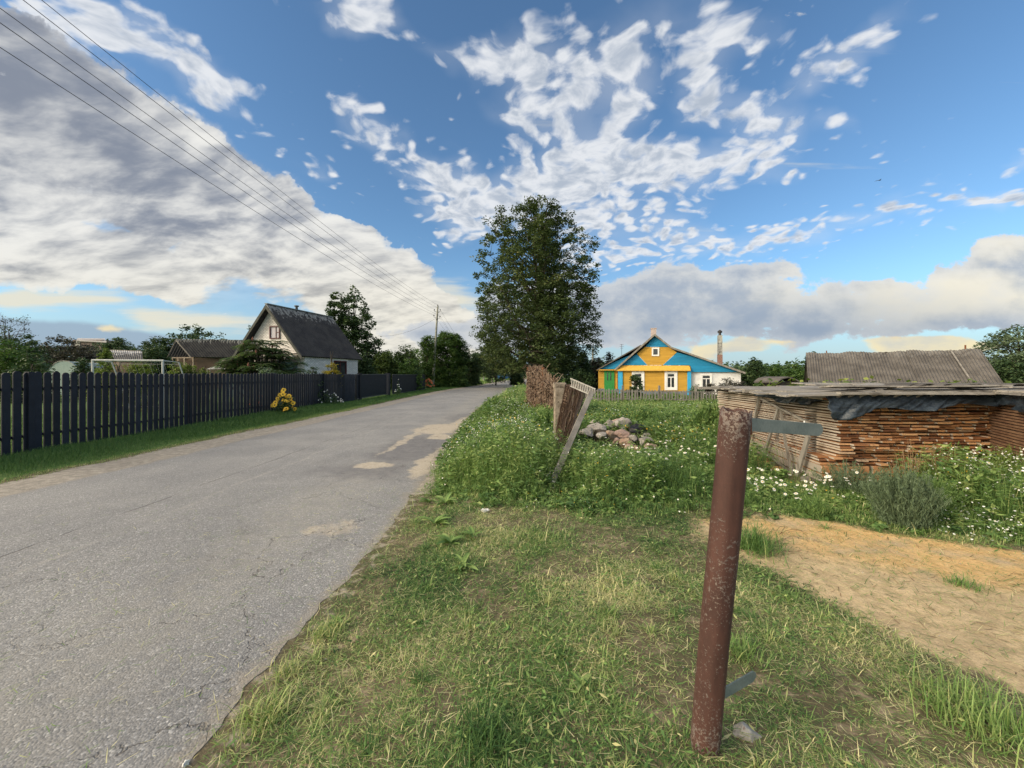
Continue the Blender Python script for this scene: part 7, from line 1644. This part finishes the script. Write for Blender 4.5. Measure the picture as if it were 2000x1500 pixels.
# sunflowers / coneflowers by the fence
def flowerbush(label, px, pyb, Y, pytop, halfpx, nf, mat, seed, name='flowering_plant', fr=.045):
    rg = np.random.default_rng(seed); p = P(px, pyb, Y); z = gzf(p.x, Y); top = P(px, pytop, Y).z; H = top-z; r_ = halfpx/F*Y; t0 = thing(name, label, 'flowers', (p.x, Y, z)); paths, radii, C, FC = [], [], [], []
    for i in range(nf):
        a = rg.uniform(0,2*np.pi); rr_ = r_*rg.random()**.6; hh_ = H*(1-.75*(rr_/r_)**1.5)*rg.uniform(.8,1.0); e = np.array([p.x+rr_*np.cos(a), Y+rr_*np.sin(a)*.7-.05, z+max(.15,hh_)]); s_ = np.array([p.x+.2*rr_*np.cos(a), Y, z]); paths.append(np.array([s_, s_*.5+e*.5+[0,0,.05], e])); radii.append(np.array([.006,.005,.004])); FC.append(e)
        for k in range(20): t = rg.uniform(.1,.85); C.append(s_*(1-t)+e*t+rg.normal(0,.055,3))
    V, Fq = tubes_np(paths, radii, 4); npmesh('stem', V, Fq, M['weed'], t0, tint=np.full(len(V),.4)); C = np.array(C); C[:,2] = np.maximum(C[:,2], z+.03); V, Fq = leaf_quads(C, rg.uniform(.07,.13,len(C)), rg.uniform(.03,.06,len(C)), rg, .4); npmesh('foliage', V, Fq, M['dark'], t0, tint=np.repeat(np.clip(rg.normal(.6,.2,len(C)),0,1),4))
    Vp, Fp, mbc = [], [], MB()
    for e in FC:
        nn = np.array([rg.normal(.15,.4), rg.normal(-.8,.3), .45]); nn /= np.linalg.norm(nn); a = np.cross(nn,[1,0,.1]); a /= np.linalg.norm(a); b = np.cross(nn,a); R1 = fr*rg.uniform(.8,1.3)
        for j in range(10): t = j*2*np.pi/10; d = a*np.cos(t)+b*np.sin(t); w_ = np.cross(nn,d); q0 = len(Vp); Vp += [e+d*R1*.15+nn*.01, e+d*R1*.6+w_*R1*.22+nn*.01, e+d*R1, e+d*R1*.6-w_*R1*.22+nn*.01]; Fp.append((q0,q0+1,q0+2,q0+3))
        mbc.tube([e+nn*.008, e+nn*.022], [R1*.3, R1*.15], 7)
    npmesh('flower_head', np.array(Vp), np.array(Fp), M[mat], t0); ob('flower_centre', mbc, M['bark'], t0)
flowerbush('yellow coneflower bush in full bloom leaning on the dark fence', 555, 812, 15.15, 758, 22, 34, 'petal_y', 990, fr=.085)
flowerbush('reddish flowers showing through the dark fence pickets', 505, 800, 17.2, 765, 24, 26, 'petal_r', 991, fr=.05)
flowerbush('orange and red flowers at the foot of the utility pole', 836, 757, 44.5, 738, 13, 26, 'petal_r', 992, fr=.12)
flowerbush('small pale flowering weed against the sheet fence by the gate', 778, 775, 30.0, 740, 7, 10, 'petal', 993, fr=.04)
flowerbush('white flower patch on the lawn behind the fence', 640, 775, 19.5, 755, 30, 30, 'petal', 994, fr=.035)
# fallen broad leaves and pebbles
rg = np.random.default_rng(995); x, y = scatter(1500, -1.2, 3.4, 1.0, 4.6, lambda a,b: mown(a,b)*.6, rg); k = len(x); V, Fq = leaf_quads(np.stack([x,y,gz(x,y)+.03],1), rg.uniform(.02,.065,k), rg.uniform(.006,.016,k), rg, .8)
set_props(npmesh('fallen_leaves', V, Fq, M['grass'], tint=np.repeat(np.clip(rg.choice([.3,.5,.7,.85],k)+rg.normal(0,.08,k),0,1),4)), kind='stuff')
x, y = scatter(2600, -6.8, 6, 1.0, 6.5, lambda a,b: np.where(a<rx_(b), .25*sstep(a,-3.2,-1.2)+.03, .10+.55*gravf(a,b)+.25*sandf(a,b)), rg); k = len(x); zz = np.where(x<rx_(y), .026, gz(x,y)+.002); rr_ = rg.uniform(.0025,.0075,k)
base = np.array([[1,0,0],[0,1,0],[-1,0,0],[0,-1,0],[0,0,.7]]); Vv = (np.stack([x,y,zz],1)[:,None,:]+base[None]*rr_[:,None,None]*rg.uniform(.7,1.3,(k,5,1))).reshape(-1,3); b0 = (np.arange(k)*5)[:,None]; T = np.concatenate([b0+np.array(f) for f in ([0,1,4],[1,2,4],[2,3,4],[3,0,4])])
set_props(npmesh('gravel', Vv, T, M['concrete']), kind='stuff')

rg = np.random.default_rng(997); x, y = scatter(1500, 1.9, 6.5, 1.0, 4.2, lambda a,b: sandf(a,b)*.8, rg); k = len(x)
blades(x, y, rg.uniform(.03,.14,k), rg.uniform(.002,.005,k), np.full(k,1.5), np.zeros(k), rg, 'drystalk', 'twigs_on_sand', np.clip(rg.choice([0,.15,.5,.9],k)+rg.normal(0,.06,k),0,1), base_z=gz(x,y)+.006)
for i, (px, py, lb) in enumerate([(1965,1205,'dark clod of turf lying on the sand at the right edge'),(1722,1130,'small dark clod on the sand below the wormwood bush'),(1810,1150,'flat earthen clod in the middle of the sand')]):
    g_ = G(px, py); mb = MB(); rock_mesh(mb, (g_.x, g_.y, .01), (.055 if i == 0 else .028, .03, .022), 60+i, 1.0, 3, .8); set_props(ob('clod', mb, M['bark'], loc=(g_.x, g_.y, 0), fixn=False), lb, 'clod', 'clods on the sand')
